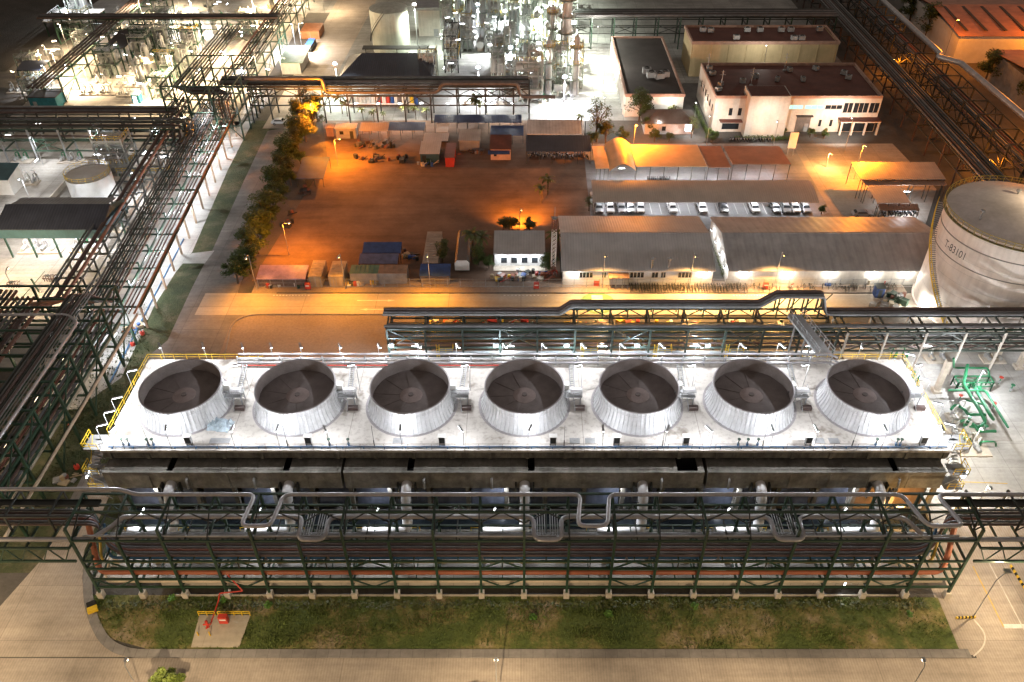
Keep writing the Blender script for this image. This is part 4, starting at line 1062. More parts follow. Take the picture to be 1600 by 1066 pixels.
# ================================================================== BUILDINGS
def quad(a,b,c,d): return MB().add([a,b,c,d],[(0,1,2,3)])
def gable_x(label, x0, x1, yf, yr, yb, ze, zr, roof, wall, name='warehouse', cat='warehouse', over=.7, wins=(), lit=()):
    t = thing(name, label, cat, ((x0+x1)/2,(yf+yb)/2,0))
    m = MB(); m.ysec([(0,0)],0,0) if False else None
    w = MB(); w.xsec([(yf+over,0),(yf+over,ze),(yr,zr-.15),(yb-over,ze),(yb-over,0)], x0+.3, x1-.3); w.build('wall', wall, t)
    th = .16
    zo = ze - (zr-ze)*over/(yr-yf)*0
    MB().xsec([(yf,ze),(yf,ze+th),(yr,zr+th),(yr,zr)], x0, x1).build('roof', roof, t)
    MB().xsec([(yr+.004,zr),(yr+.004,zr+th),(yb,ze+th),(yb,ze)], x0, x1).build('roof', roof, t)
    m = MB(); m.box(x0,x1,yr-.25,yr+.25,zr+th-.02,zr+th+.08); m.build('ridge_cap', roof, t)
    for (a, e) in wins:
        f = MB().box(a,e,yf+over-.05,yf+over+.02,ze-1.9,ze-.7).build('window', GLASS, t)
        m = MB(); n = max(2, round((e-a)/.75))
        for k in range(n+1): x = a+(e-a)*k/n; m.box(x-.05,x+.05,yf+over-.1,yf+over-.06,ze-1.95,ze-.65)
        m.build('frame', WHITE, f)
    return t
W1 = gable_x('long shed with grey ribbed roof and a white front with small dark windows', 8.0,38.2, 132.6,141.8,153.4, 3.7,6.6, GROOF, WHITE,
     wins=[(11.5,14.2),(16.0,16.8),(21.5,24.3),(25.8,27.1),(27.6,28.6),(31.0,33.8)])
MB().box(17.2,21.2,131.4,133.2,2.9,3.0).build('porch_roof', OROOF, W1)
m = MB(); [m.box(x,x+.1,131.5,131.6,0,2.9) for x in (17.3,18.6,19.9,21)]; m.build('porch_post', GSTEEL, W1)
for x in (25.6,28.9):
    m = MB(); m.tube([(x,133.5,3.9),(x,133.0,4.6),(x,133.0,6.4)], .28, 10); m.lathe((x,133.0,6.4), [(.5,0),(.5,.1),(.001,.5)], 10); m.build('roof_flue', GSTEEL, W1)
W2 = gable_x('longest shed with a smooth grey roof beside the big tank', 40.6,84.5, 132.6,141.8,153.0, 3.7,6.6, sheet_metal('grey_roof_plain',(.46,.44,.43),'x',1.8,.5,0,.25), CREAMW)
def shed(label, a, b, vb, zf, zb, roof, wall=None, name='shed', cat='shed', th=.12, posts=4, lit=None, skew=0):
    """mono-pitch shed: front roof corners at photo points a, b (height zf), rear edge on photo row vb (height zb)"""
    A, B = G(a[0],a[1],zf), G(b[0],b[1],zf); yb = G((a[0]+b[0])/2, vb, zb).y
    x0, x1, yf = A.x, B.x, A.y
    if yb < yf + 1: yb = yf + 2.5
    t = thing(name, label, cat, ((x0+x1)/2,(yf+yb)/2,0))
    MB().xsec([(yf,zf),(yf,zf+th),(yb,zb+th),(yb,zb)], x0, x1).build('roof', roof, t)
    if wall is not None:
        MB().xsec([(yf+.3,0),(yf+.3,zf-.01),(yb-.3,zb-.02),(yb-.3,0)], x0+.2, x1-.2).build('wall', wall, t)
    else:
        for k in range(posts):
            x = x0+.15+(x1-x0-.3)*k/max(1,posts-1)
            MB().box(x-.06,x+.06,yf+.1,yf+.22,0,zf).build('post', DSTEEL, t); MB().box(x-.06,x+.06,yb-.22,yb-.1,0,zb).build('post', DSTEEL, t)
    return t, x0, x1, yf, yb
# carport with arched roof
t = thing('carport', 'long arched carport roof over the row of parked cars', 'carport', (41,164,0))
prof = []; n = 10
for k in range(n+1): s = k/n; prof.append((160.2+8*s, 3.0+1.35*math.sin(math.pi*(.06+.50*s))))
full = prof + [(y,z+.12) for y,z in reversed(prof)]
m = MB(); x0, x1 = 16.0, 66.2
N = len(prof)
vs = [(x,y,z) for x in (x0,x1) for (y,z) in prof] + [(x,y,z+.12) for x in (x0,x1) for (y,z) in prof]
fs = [(i,i+1,N+i+1,N+i) for i in range(N-1)] + [(2*N+i,3*N+i,3*N+i+1,2*N+i+1) for i in range(N-1)] + [(0,N,3*N,2*N),(N-1,3*N-1,4*N-1,2*N-1)]
m.add(vs, fs); m.build('roof', sheet_metal('carport_roof',(.56,.49,.42),'x',.5,.5,0,.12), t, True)
for k in range(13):
    x = x0+.4+(x1-x0-.8)*k/12; m = MB(); m.box(x-.09,x+.09,167.4,167.6,0,4.1); m.beam((x,167.5,2.6),(x,163,3.7),.12); m.build('post', GSTEEL, t)
MB().box(x0,x1,168.05,168.2,0,1.5).build('rear_wall', CREAMW, t)
m = MB()
for k in range(23): x = x0+.6+k*2.15; m.box(x-.06,x+.06,160.6,165.4,.055,.06)
tag(m.build('road_marking', paint('bay_white',(.66,.66,.66),.7)), kind='structure')
# dark canopy with striped silver upper roof
t, a, b, yf, yb = shed('open shelter with a silver striped upper roof and a black lower roof', (822,237),(924,237), 212, 3.4, 4.4, DROOF, posts=6)
MB().xsec([(yb-.1,4.75),(yb-.1,4.9),(yb+5.6,6.1),(yb+5.6,5.95)], a+.3,b-2).build('upper_roof', sheet_metal('silver_sheet',(.70,.72,.73),'x',.8,.35,.4), t)
m = MB(); [m.box(a+.8+k*3.6-.1,a+.8+k*3.6+.1,yb+5.2,yb+5.4,0,5.9) for k in range(5)]; m.build('post', DSTEEL, t)
# row of shacks at the back of the yard
S = shed
S('tiny orange lit lean-to at the left end of the shack row', (507,201),(521,201), 195, 2.4, 2.6, OROOF, OROOF)
t,a,b,yf,yb = S('grey site cabin with one dark window in the shack row', (522,202),(556,202), 193, 2.8, 2.9, BEIGER, GSTEEL, 'site_cabin', 'cabin')
MB().box(a+1.2,a+2.2,yf+.24,yf+.31,1.2,2.1).build('window', GLASS, t); MB().box(b-1.8,b-.9,yf+.24,yf+.31,.05,2.1).build('door', DSTEEL, t)
S('brown roofed open shelter right of the grey site cabin', (561,205),(606,205), 192, 2.6, 3.2, BEIGER)
S('blue roofed open shelter in the middle of the shack row', (606,204),(664,200), 191.5, 2.6, 3.0, BLUEROOF)
S('longest blue roofed shelter standing behind the shacks', (678,192),(815,192), 180, 3.2, 3.7, BLUEROOF, None, posts=9)
S('small pale metal roof just under the long blue shelter', (681,207),(700,207), 194, 2.7, 2.9, WHITE, GSTEEL)
S('low brown flat roof beside the small pale roof', (661,221),(700,221), 208, 2.5, 2.7, GROOF)
t,a,b,yf,yb = S('pinkish ribbed container roof in the yard shacks', (716,221),(750,221), 203, 2.7, 2.7, BEIGER, GSTEEL, 'container', 'container')
t,a,b,yf,yb = S('little ribbed roof hut with pallets and drums before its door', (655,241),(687,241), 221, 2.5, 2.8, GROOF, TEAL, 'hut', 'hut')
MB().box(a+.6,a+1.6,yf+.24,yf+.31,.05,2).build('door', DSTEEL, t)
t,a,b,yf,yb = S('red steel container standing beside the ribbed roof hut', (694,247),(710,247), 224, 2.6, 2.6, RUSTP, RED, 'container', 'container')
t,a,b,yf,yb = S('small house with pink front wall and brown roof in the yard', (765,234),(799,234), 211, 3.0, 3.6, ROOFB, paint('pink_wall',(.50,.34,.27),.8), 'cabin', 'cabin')
MB().box(a+1.0,a+1.7,yf+.24,yf+.31,1.1,1.8).build('window', GLASS, t); MB().xsec([(yf-1.2,2.3),(yf-1.2,2.36),(yf+.2,2.7),(yf+.2,2.6)],a-.4,b-.4).build('awning', TARPB, t)
S('wrinkled blue tarpaulin roof left of the open shelter', (766,212),(818,210), 197, 2.4, 2.8, TARPB, None, 'tarp_shelter', 'tarpaulin shelter')
t,a,b,yf,yb = S('blue barrel tarpaulin shelter by the trees on the left of the yard', (462,280),(505,280), 246, 2.2, 3.0, TARPB, None, 'tarp_shelter', 'tarpaulin shelter')
# bottom row of the yard
t,a,b,yf,yb = S('lilac tarpaulin draped over a long stack by the fence', (400,437),(477,437), 415, 2.0, 2.6, TARPL, paint('stack_brown',(.16,.11,.09),.9), 'tarp_stack', 'tarpaulin')
def container(label, u0, u1, vf, vb, h, roof, wall, ribs=True):
    A, B = G(u0,vf,h), G(u1,vf,h); yb = G(u0,vb,h).y
    t = thing('container', label, 'container', ((A.x+B.x)/2,(A.y+yb)/2,0))
    m = MB(); m.box(A.x,B.x,A.y,yb,.15,h-.08); m.build('body', wall, t)
    MB().box(A.x-.04,B.x+.04,A.y-.04,yb+.04,h-.08,h).build('roof', roof, t)
    m = MB(); L = yb-A.y
    if L > B.x-A.x:
        for k in range(1,int(L/.9)): m.box(A.x+.1,B.x-.1,A.y+k*.9,A.y+k*.9+.12,h+.001,h+.05)
    else:
        for k in range(1,int((B.x-A.x)/.9)): m.box(A.x+k*.9,A.x+k*.9+.12,A.y+.1,yb-.1,h+.001,h+.05)
    m.build('roof_rib', roof, t)
    m = MB(); m.box((A.x+B.x)/2-.04,(A.x+B.x)/2+.04,A.y-.08,A.y-.002,.3,h-.3); m.box(A.x+.2,A.x+.3,A.y-.06,A.y-.002,.3,h-.3); m.box(B.x-.3,B.x-.2,A.y-.06,A.y-.002,.3,h-.3); m.build('door_bar', GSTEEL, t)
    return t
TAN = paint('tan_steel', (.42,.34,.22), .6, 0, .25, .8, streak=.25)
container('tan container standing end-on, the nearer to the lilac tarpaulin', 481,501,432,407,2.7, TAN, TAN)
container('tan container standing end-on, right of its twin', 512.5,535,432,408,2.7, TAN, TAN)
container('long grey container row with green roof left half by the fence', 546,590,427,414,2.7, paint('green_roof',(.10,.20,.13),.6,0,.3), GSTEEL)
container('long grey container row with rusty roof right half by the fence', 590.5,635,427,414,2.7, paint('rust_roof',(.30,.19,.12),.6,0,.3), GSTEEL)
S('dark blue tarpaulin roof, the farther of two behind the container row', (566,396),(626,396), 379, 2.7, 3.4, TARPB, None, 'tarp_shelter', 'tarpaulin shelter')
S('dull blue tarpaulin roof, the nearer of two behind the container row', (560,413),(621,413), 397, 2.3, 2.9, paint('dull_tarp',(.10,.11,.19),.5,0,.4), None, 'tarp_shelter', 'tarpaulin shelter')
container('beige ribbed container standing end-on in the middle of the yard edge', 660,684,411,362,2.7, paint('beige_steel',(.36,.30,.24),.6,0,.3), paint('beige_steel2',(.40,.33,.26),.6,0,.3))
t,a,b,yf,yb = S('blue tarpaulin cover over goods at the fence', (655,432),(703,432), 413, 2.2, 2.7, TARPB, paint('goods_grey',(.2,.18,.17),.9), 'tarp_stack', 'tarpaulin')
t = thing('trailer', 'long dark trailer with a rounded white end', 'trailer', (-11.5,142,0))
A, B = G(710,408,2.8), G(733,408,2.8); pr = [(A.x,.6),(A.x,2.4),(A.x+.5,2.95),(B.x-.5,2.95),(B.x,2.4),(B.x,.6)]
MB().ysec(pr, A.y, G(710,361,2.8).y).build('body', paint('trailer_brown',(.12,.10,.09),.6), t)
MB().ysec(pr, A.y-.12, A.y-.002).build('front_panel', WHITE, t)
for y in (A.y+1.5, A.y+9): 
    for x in (A.x+.3, B.x-.3): m = MB(); m.tube([(x-.15,y,.5),(x+.15,y,.5)], .48, 14); m.build('wheel', RUBBER, t)
t,a,b,yf,yb = S('guardhouse with dark sloping roof and brightly lit white front', (771,398),(852,398), 361, 3.1, 4.2, GROOF, paint('pale_wall',(.60,.62,.62),.7), 'guardhouse', 'guardhouse')
for k in range(4): x = a+1.5+k*2.1; MB().box(x,x+1.2,yf+.24,yf+.31,.9,2.2).build('window', GLASS, t)
m = MB(); m.box(a,b,yf-1.5,yf+.3,.03,.2); m.build('porch', CONCP, t)
# fence along the road
fe = thing('fence', 'pale post and mesh fence along the orange lit road', 'fence', (15,133.0,0))
xs = frange(-52,78,53)
for x in xs: MB().beam((x,132.4,0),(x,132.4,2.1),.1).build('post', GSTEEL, fe)
m = MB()
for z in (.25,1.1,2.0): m.beam((xs[0],132.4,z),(xs[-1],132.4,z),.05)
for k in range(520): x = xs[0]+.25*k; m.beam((x,132.42,.1),(x,132.42,2.0),.018)
m.build('mesh', GSTEEL, fe)
# lattice mast
c = G(864,432); t = thing('lattice_mast', 'thin red and white lattice mast between guardhouse and first shed', 'mast', (c.x,c.y,0))
hh = 13.5
for j in range(5):
    m = MB(); z0, z1 = j*hh/5, (j+1)*hh/5
    cs = [(-.45,-.45),(.45,-.45),(.45,.45),(-.45,.45)]
    for q in range(4):
        p, q2 = cs[q], cs[(q+1)%4]; m.beam((c.x+p[0],c.y+p[1],z0),(c.x+p[0],c.y+p[1],z1),.12)
        for s in range(3): za, zb = z0+(z1-z0)*s/3, z0+(z1-z0)*(s+1)/3; m.beam((c.x+p[0],c.y+p[1],za),(c.x+q2[0],c.y+q2[1],zb),.08); m.beam((c.x+q2[0],c.y+q2[1],za),(c.x+p[0],c.y+p[1],zb),.08)
    m.build('mast_section', WHITE if j % 2 else (WHITE if j == 2 else RUSTP), t)
m = MB(); m.tube([(c.x,c.y,hh),(c.x,c.y,hh+2.5)], .06, 6); m.box(c.x-.7,c.x+.7,c.y-.1,c.y+.1,hh+.2,hh+.35); m.lathe((c.x,c.y,hh),[(.001,0),(.55,0),(.55,.1),(.001,.1)],10); m.build('antenna', GSTEEL, t)

# canteen canopies
FAB = paint('canopy_fabric', (.66,.47,.28), .6, 0, .15, .4)
FABR = paint('canopy_fabric_red', (.42,.19,.10), .6, 0, .2, .4)
t,a,b,yf,yb = S('flat orange lit canopy at the left end of the canteen roofs', (931,264),(952,264), 229, 4.6, 4.0, FAB, None, 'canopy', 'canopy')
t = thing('canopy', 'humped orange lit fabric canopy between two flat ones', 'canopy', (20,181,0))
x0, x1 = G(952,264,4).x, G(993,264,4).x; n = 10; m = MB()
for y in (yf, yb+1.2):
    for dz in (0,.1):
        for k in range(n+1): s = k/n; m.v.append((x0+(x1-x0)*s, y, 4.0+1.7*math.sin(math.pi*s)+dz))
N = n+1
for k in range(n): m.f += [(k,k+1,2*N+k+1,2*N+k),(N+k,3*N+k,3*N+k+1,N+k+1),(k,N+k,N+k+1,k+1),(2*N+k,2*N+k+1,3*N+k+1,3*N+k)]
m.build('roof', FAB, t, True)
for x in (x0+.2,x1-.2):
    for y in (yf+.3,yb): MB().box(x-.06,x+.06,y-.06,y+.06,0,4.0).build('post', GSTEEL, t)
S('widest orange lit sloping canopy of the canteen', (994,261),(1104,258), 227, 5.0, 4.0, FAB, None, 'canopy', 'canopy', posts=6)
S('darker sloping canopy right of the widest orange one', (1106,262),(1142,262), 229, 4.6, 3.9, FABR, None, 'canopy', 'canopy', posts=3)
S('red brown pavilion canopy beside the plaza', (1145,257),(1236,257), 229, 4.4, 3.6, FABR, None, 'canopy', 'canopy', posts=5)
t = thing('sign_board', 'white upright sign panel at the corner of the red brown pavilion', 'sign', (G(1236,240).x,G(1236,240).y,0))
p = G(1234,243); MB().box(p.x-1,p.x+1,p.y-.1,p.y+.1,2,6.2).build('panel', WHITE, t); m = MB(); m.box(p.x-.8,p.x-.65,p.y-.06,p.y+.06,0,2); m.box(p.x+.65,p.x+.8,p.y-.06,p.y+.06,0,2); m.build('post', GSTEEL, t)
S('orange lit upper workshop roof right of the plaza', (1344,281),(1478,281), 254, 5.0, 5.6, BEIGER, None, posts=6)
S('narrow orange lit lip roof just below the upper workshop roof', (1352,290),(1480,290), 282, 4.4, 4.6, OROOF, None, posts=6)  # orange light on the lip is put into the roof colour
t,a,b,yf,yb = S('dark lower workshop roof between the plaza and the tank', (1371,318),(1424,318), 291, 4.2, 4.4, GROOF, None)
S('small orange lean-to over the motorcycles below the workshop', (1375,329),(1437,329), 319, 3.0, 3.6, OROOF, None)

# office block and its neighbours
def win(t, x0, x1, y, z0, z1, mat, sill=True, side=None):
    if side is None:
        w = MB().box(x0,x1,y-.04,y+.03,z0,z1).build('window', mat, t)
        m = MB(); m.box(x0-.1,x1+.1,y-.16,y-.045,z0-.14,z0-.02)
        n = max(1,round((x1-x0)/1.4))
        for k in range(1,n): x = x0+(x1-x0)*k/n; m.box(x-.05,x+.05,y-.08,y-.045,z0,z1)
        m.build('frame', CREAMW, w)
    return
of = thing('office_block', 'cream two storey office block with a red brown flat roof full of equipment', 'office building', (71,214,0))
OX0,OX1,OY0,OY1,OZ = 50.3,93.3,203.0,226.0,9.2
MB().box(OX0,OX1,OY0,OY1,0,OZ).build('wall', CREAMW, of)
MB().box(OX0+.5,OX1-.5,OY0+.5,OY1-.5,OZ+.004,OZ+.06).build('roof', ROOFB, of)
m = MB(); m.box(OX0,OX1,OY0,OY0+.35,OZ,OZ+.7); m.box(OX0,OX1,OY1-.35,OY1,OZ,OZ+.7); m.box(OX0,OX0+.35,OY0+.35,OY1-.35,OZ,OZ+.7); m.box(OX1-.35,OX1,OY0+.35,OY1-.35,OZ,OZ+.7); m.build('parapet', paint('parapet_pink',(.42,.27,.21),.8), of)
cb = MB().box(58.2,68.6,199.6,206.5,0,11.2).build('stair_block', CREAMW, of)
MB().box(58.5,68.3,199.9,206.2,11.204,11.3).build('block_roof', ROOFB, cb)
for x in (54.2,56.6): win(of, x, x+.9, OY0, 4.6, 6.6, GLASS)
for k, (a, e) in enumerate(((69.2,73.2),(73.8,78.5),(79.1,83.4))): win(of, a, e, OY0, 6.4, 7.4, E_WIN if k < 2 else GLASS)
for a, e in ((83.9,86.1),(86.5,90.2),(90.6,92.9)): win(of, a, e, OY0, 5.4, 8.0, GLASS)
MB().box(83.2,93.6,200.6,202.95,3.6,3.9).build('entrance_canopy', CREAMW, of)
m = MB(); m.box(83.1,93.7,200.5,203,3.9,4.1); m.build('canopy_roof', ROOFB, of)
for x in (83.5,86.5,89.8,93.1): MB().box(x,x+.45,200.8,201.25,0,3.6).build('column', CREAMW, of)
MB().box(84,93,202.7,202.96,.3,3.4).build('entrance', GLASS, of)
MB().box(72.3,76.0,202.8,202.97,.1,4.4).build('door', DSILVER, of); MB().box(72.0,76.3,202.0,202.96,4.5,4.7).build('door_hood', ROOFD, of)
MB().box(74.6,75.6,202.72,202.79,.2,2.4).build('wicket_door', GSTEEL, of)
for x in (78.3,81.2): win(of, x, x+.7, OY0, 1.6, 3.4, GLASS)
MB().box(52.0,57.8,201.2,202.96,3.4,3.6).build('porch_roof', ROOFB, of)
MB().box(53,57.4,202.9,202.98,.8,2.4).build('window', GLASS, of)
for k in range(6):
    y = 205+3.2*k; MB().box(OX0-.04,OX0+.02,y,y+1.0,4.8,6.6).build('window', GLASS, of)
def ac_unit():
    t = thing('rooftop_unit', 'x', 'air conditioner', (0,0,0), 'air handling units on the flat roofs')
    m = MB(); m.box(-1,1,-.7,.7,.25,1.5); m.build('casing', GSTEEL, t)
    m = MB(); m.lathe((0,0,1.5),[(.6,0),(.6,.18),(.5,.18),(.5,.02)],16); m.build('fan_ring', DSTEEL, t)
    MB().box(-.9,-.75,-.6,.6,.0,.25).build('base_rail', DSTEEL, t); MB().box(.75,.9,-.6,.6,0,.25).build('base_rail', DSTEEL, t)
    return t
ac = ac_unit(); first = True
def put_ac(u, v, z, lb, rz=0, s=1):
    global first
    p = G(u, v, z)
    if first: ac.location = (p.x,p.y,z); ac['label'] = lb; ac.scale = (s,)*3; first = False
    else: dup(ac, (p.x,p.y,z), rz, lb, scale=s)
for i,(u,v) in enumerate(((1108,108),(1113,116),(1122,141),(1125,133),(1214,125),(1254,125),(1233,110),(1274,108),(1318,115),(1325,122),(1160,128),(1180,120))):
    put_ac(u, v+2, OZ+.1, 'grey rooftop unit on the office block, %s counting from its left end' % ORD[i], .3*i, .8)
for i,(u,v) in enumerate(((1010,116),(1017,122),(1038,121),(1030,124))):
    put_ac(u, v, 6.3, 'grey rooftop unit on the dark flat roof, %s from the left' % ORD[i], .1*i, 1.2)
for i,(u,v) in enumerate(((1098,50),(1110,51),(1167,50),(1187,50),(1220,50),(1235,50),(1240,63),(1252,63),(1280,49),(1150,62))):
    put_ac(u, v, 10.4, 'grey rooftop unit on the rear yellow walled hall, %s in its row' % ORD[i], 0, .9)
for i,(u,v) in enumerate(((1173,135),(1105,112),(1126,139),(1225,111))):
    p = G(u, v, OZ); m = MB(); m.tube([(p.x,p.y,OZ),(p.x,p.y,OZ+5)], .09, 6); m.beam((p.x-.8,p.y,OZ+3.8),(p.x+.8,p.y,OZ+3.8),.07); m.beam((p.x-.5,p.y,OZ+4.6),(p.x+.5,p.y,OZ+4.6),.06); m.box(p.x-.4,p.x+.4,p.y-.4,p.y+.4,OZ,OZ+.4)
    tag(m.build('roof_aerial', GSTEEL), 'white aerial mast on the office roof, %s' % ('tallest beside the stair block','at the rear left corner','at the front left','at the rear middle')[i], 'aerial', 'aerials on the office roof')
h2 = thing('rear_hall', 'tall yellow walled hall with red brown roof behind the office block', 'hall', (71,247,0))
YW = paint('yellow_wall', (.56,.46,.27), .8, 0, .15, .3, streak=.1)
MB().box(50.3,93.3,241,255,0,10).build('wall', YW, h2); MB().box(50.9,92.7,241.6,254.4,10.004,10.08).build('roof', ROOFB, h2)
m = MB(); m.box(50.1,93.5,240.8,241.3,9.7,10.6); m.box(50.1,93.5,254.7,255.2,9.7,10.6); m.box(50.1,50.6,241.3,254.7,9.7,10.6); m.box(93,93.5,241.3,254.7,9.7,10.6); m.build('parapet', paint('parapet_pink',(.42,.27,.21),.8), h2)
m = MB(); [m.box(50.8+k*5.2,51.1+k*5.2,240.85,240.99,0,9.6) for k in range(9)]; m.build('downpipe', YW, h2)
h1 = thing('flat_hall', 'long pale hall with a dark flat roof and pilasters along its side', 'hall', (36,234,0))
MB().box(28.3,44,212.5,257,0,6).build('wall', WHITE, h1); MB().box(28.8,43.5,213,256.5,6.004,6.06).build('roof', ROOFD, h1)
m = MB(); m.box(28.1,44.2,212.3,212.8,5.7,6.5); m.box(28.1,44.2,256.7,257.2,5.7,6.5); m.box(28.1,28.6,212.8,256.7,5.7,6.5); m.box(43.7,44.2,212.8,256.7,5.7,6.5); m.build('parapet', paint('parapet_pink',(.42,.27,.21),.8), h1)
for k in range(12): y = 214+k*3.7; MB().box(27.9,28.3,y,y+.5,0,5.7).build('pilaster', WHITE, h1)
hp = thing('hip_roof_house', 'low house with a dark hipped roof in front of the dark flat roof hall', 'house', (38.5,206,0))
MB().box(32.5,45.3,201.6,208.6,0,3.2).build('wall', paint('cool_wall',(.5,.52,.56),.8), hp)
m = MB(); a = (31.8,46,200.8,209.6); z = 3.2
m.add([(a[0],a[2],z),(a[1],a[2],z),(a[1],a[3],z),(a[0],a[3],z),(36,205.2,5.4),(42,205.2,5.4)], [(0,1,5,4),(2,3,4,5),(3,0,4),(1,2,5),(3,2,1,0)]); m.build('roof', ROOFD, hp)
MB().box(43.2,44.6,201.5,201.58,1,2.6).build('window', E_COOL, hp); MB().box(37,38,201.5,201.58,1,2.2).build('window', GLASS, hp)
# far right factory halls
def hall(label, x0, x1, y0, y1, h, roof, wall, step):
    t = thing('factory_hall', label, 'factory hall', ((x0+x1)/2,(y0+y1)/2,0))
    MB().box(x0,x1,y0,y1,0,h).build('wall', wall, t)
    yc = (y0+y1)/2
    MB().xsec([(y0-.8,h),(y0-.8,h+.2),(yc,h+2.4),(yc,h+2.2)], x0-.8, x1+.8).build('roof', roof, t)
    MB().xsec([(yc+.004,h+2.2),(yc+.004,h+2.4),(y1+.8,h+.2),(y1+.8,h)], x0-.8, x1+.8).build('roof', roof, t)
    for k in range(int((x1-x0)/step)):
        x = x0+2+k*step; MB().xsec([(y0+2,h+.72),(y0+2,h+.9),(yc-1.5,h+2.35),(yc-1.5,h+2.2)], x, x+.9).build('roof_strip', ROOFD, t)
    return t
HR = sheet_metal('hall_roof', (.45,.20,.12), 'y', 1.2, .6, 0, .3)
hall('white factory hall with orange striped roof in the top right corner', 134,185,252,296,8.5, HR, WHITE, 6)
hall('darker factory hall with orange roof at the right edge', 139,190,200,240,8.0, HR, GSTEEL, 6)
# blue-grey shed and small tank on the left
ls = thing('pump_shelter', 'open pump shelter with a long dark roof and teal fascia on the left', 'shelter', (-96,147,0))
x0, x1 = -106.5,-85.2
MB().xsec([(142.6,5.0),(142.6,7.0),(142.9,7.0),(142.9,5.0)], x0, x1).build('fascia', TEAL, ls)
MB().xsec([(142.5,7.0),(142.5,7.15),(149,9.3),(149,9.15)], x0-.2, x1+.2).build('roof', DROOF, ls)
MB().xsec([(149.004,9.15),(149.004,9.3),(153,8.6),(153,8.45)], x0+1, x1-.4).build('roof', sheet_metal('steel_roof',(.25,.27,.30),'x',.7,.3,.4), ls)
MB().add([(x1,142.9,5),(x1+1.2,153,5),(x1+1.2,153,8.4),(x1,149,9.1),(x1,142.9,7)], [(0,1,2,3,4)]).build('side_cladding', TEAL, ls)
for k in range(5):
    x = x0+.6+(x1-x0-1.2)*k/4; MB().box(x-.16,x+.16,143,143.3,0,5).build('column', GREEN, ls); MB().box(x-.16,x+.16,152,152.3,0,8).build('column', GREEN, ls)
sk = thing('small_tank', 'small white flat topped tank behind the pump shelter', 'tank', (-98.5,168,0))
MB().lathe((-98.5,168,0), [(4.9,0),(4.9,6.2),(4.7,6.2)], 48).build('shell', WHITE, sk, True); MB().lathe((-98.5,168,6.1), [(4.9,0),(2,.5),(.01,.6)], 48).build('roof', WHITE, sk, True)
m = MB(); [m.beam((-98.5+4.8*math.cos(a),168+4.8*math.sin(a),6.2),(-98.5+4.8*math.cos(a),168+4.8*math.sin(a),7.3),.06) for a in frange(0,6.0,20)]
for z in (6.75,7.3): m.tube([(-98.5+4.8*math.cos(a),168+4.8*math.sin(a),z) for a in frange(0,6.28,37)], .04, 5)
m.build('guard_rail', YELLOW, sk)
MB().add([(-110,160,.05),(-86,160,.05),(-86,176,.05),(-110,176,.05)],[(0,1,2,3)])
bw = thing('bund_wall', 'low concrete bund wall round the small white tank', 'wall', (-97,168,0))
m = MB(); m.box(-108,-88,160,160.3,0,1.2); m.box(-108,-88,176,176.3,0,1.2); m.box(-108.3,-108,160,176.3,0,1.2); m.box(-88,-87.7,160,176.3,0,1.2); m.build('wall', CONCP, bw)
t,a,b,yf,yb = S('teal roofed store at the far left edge', (-30,282),(22,272), 255, 4, 5, TEAL, WHITE)
# white tank and black shed of the process area
pt = thing('process_tank', 'squat pale green-white tank with domed top beside the plant road', 'tank', (-41.5,264,0))
MB().lathe((-41.5,264,0), [(6.0,0),(6.0,13),(5.8,13)], 48).build('shell', paint('tank_greenwhite',(.52,.54,.47),.6,0,.15,.4,streak=.2), pt, True); MB().lathe((-41.5,264,13), [(6,0),(3,.9),(.01,1.2)], 48).build('roof', paint('tank_greenwhite',(.52,.54,.47),.6), pt, True)
m = MB(); pv = None
for k in range(30):
    a = R(190)+R(75)*k/29; q = V(-41.5+6.5*math.cos(a),264+6.5*math.sin(a),3+10*k/29)
    if pv is not None: m.beam(pv,q,.3,.15); m.beam(pv+V(0,0,1),q+V(0,0,1),.08)
    pv = q
m.build('stairway', DSTEEL, pt)
ds = thing('black_roof_shed', 'shed with a black hipped roof in front of the pale process tank', 'shed', (-39,236,0))
MB().box(-50,-27.5,231,242,0,4.5).build('wall', GSTEEL, ds)
m = MB(); m.add([(-52,229.5,4.5),(-25.5,229.5,4.5),(-25.5,246,4.5),(-52,246,4.5),(-47,241,7.2),(-31,241,7.2)], [(0,1,5,4),(1,2,5),(2,3,4,5),(3,0,4),(3,2,1,0)]); m.build('roof', DROOF, ds)
MB().box(-48,-28,247,250,6,6.2).build('rear_roof', ROOFD, ds); m = MB(); [m.box(x,x+.2,249.5,249.7,0,6) for x in (-47.5,-38,-28.5)]; m.build('post', DSTEEL, ds)
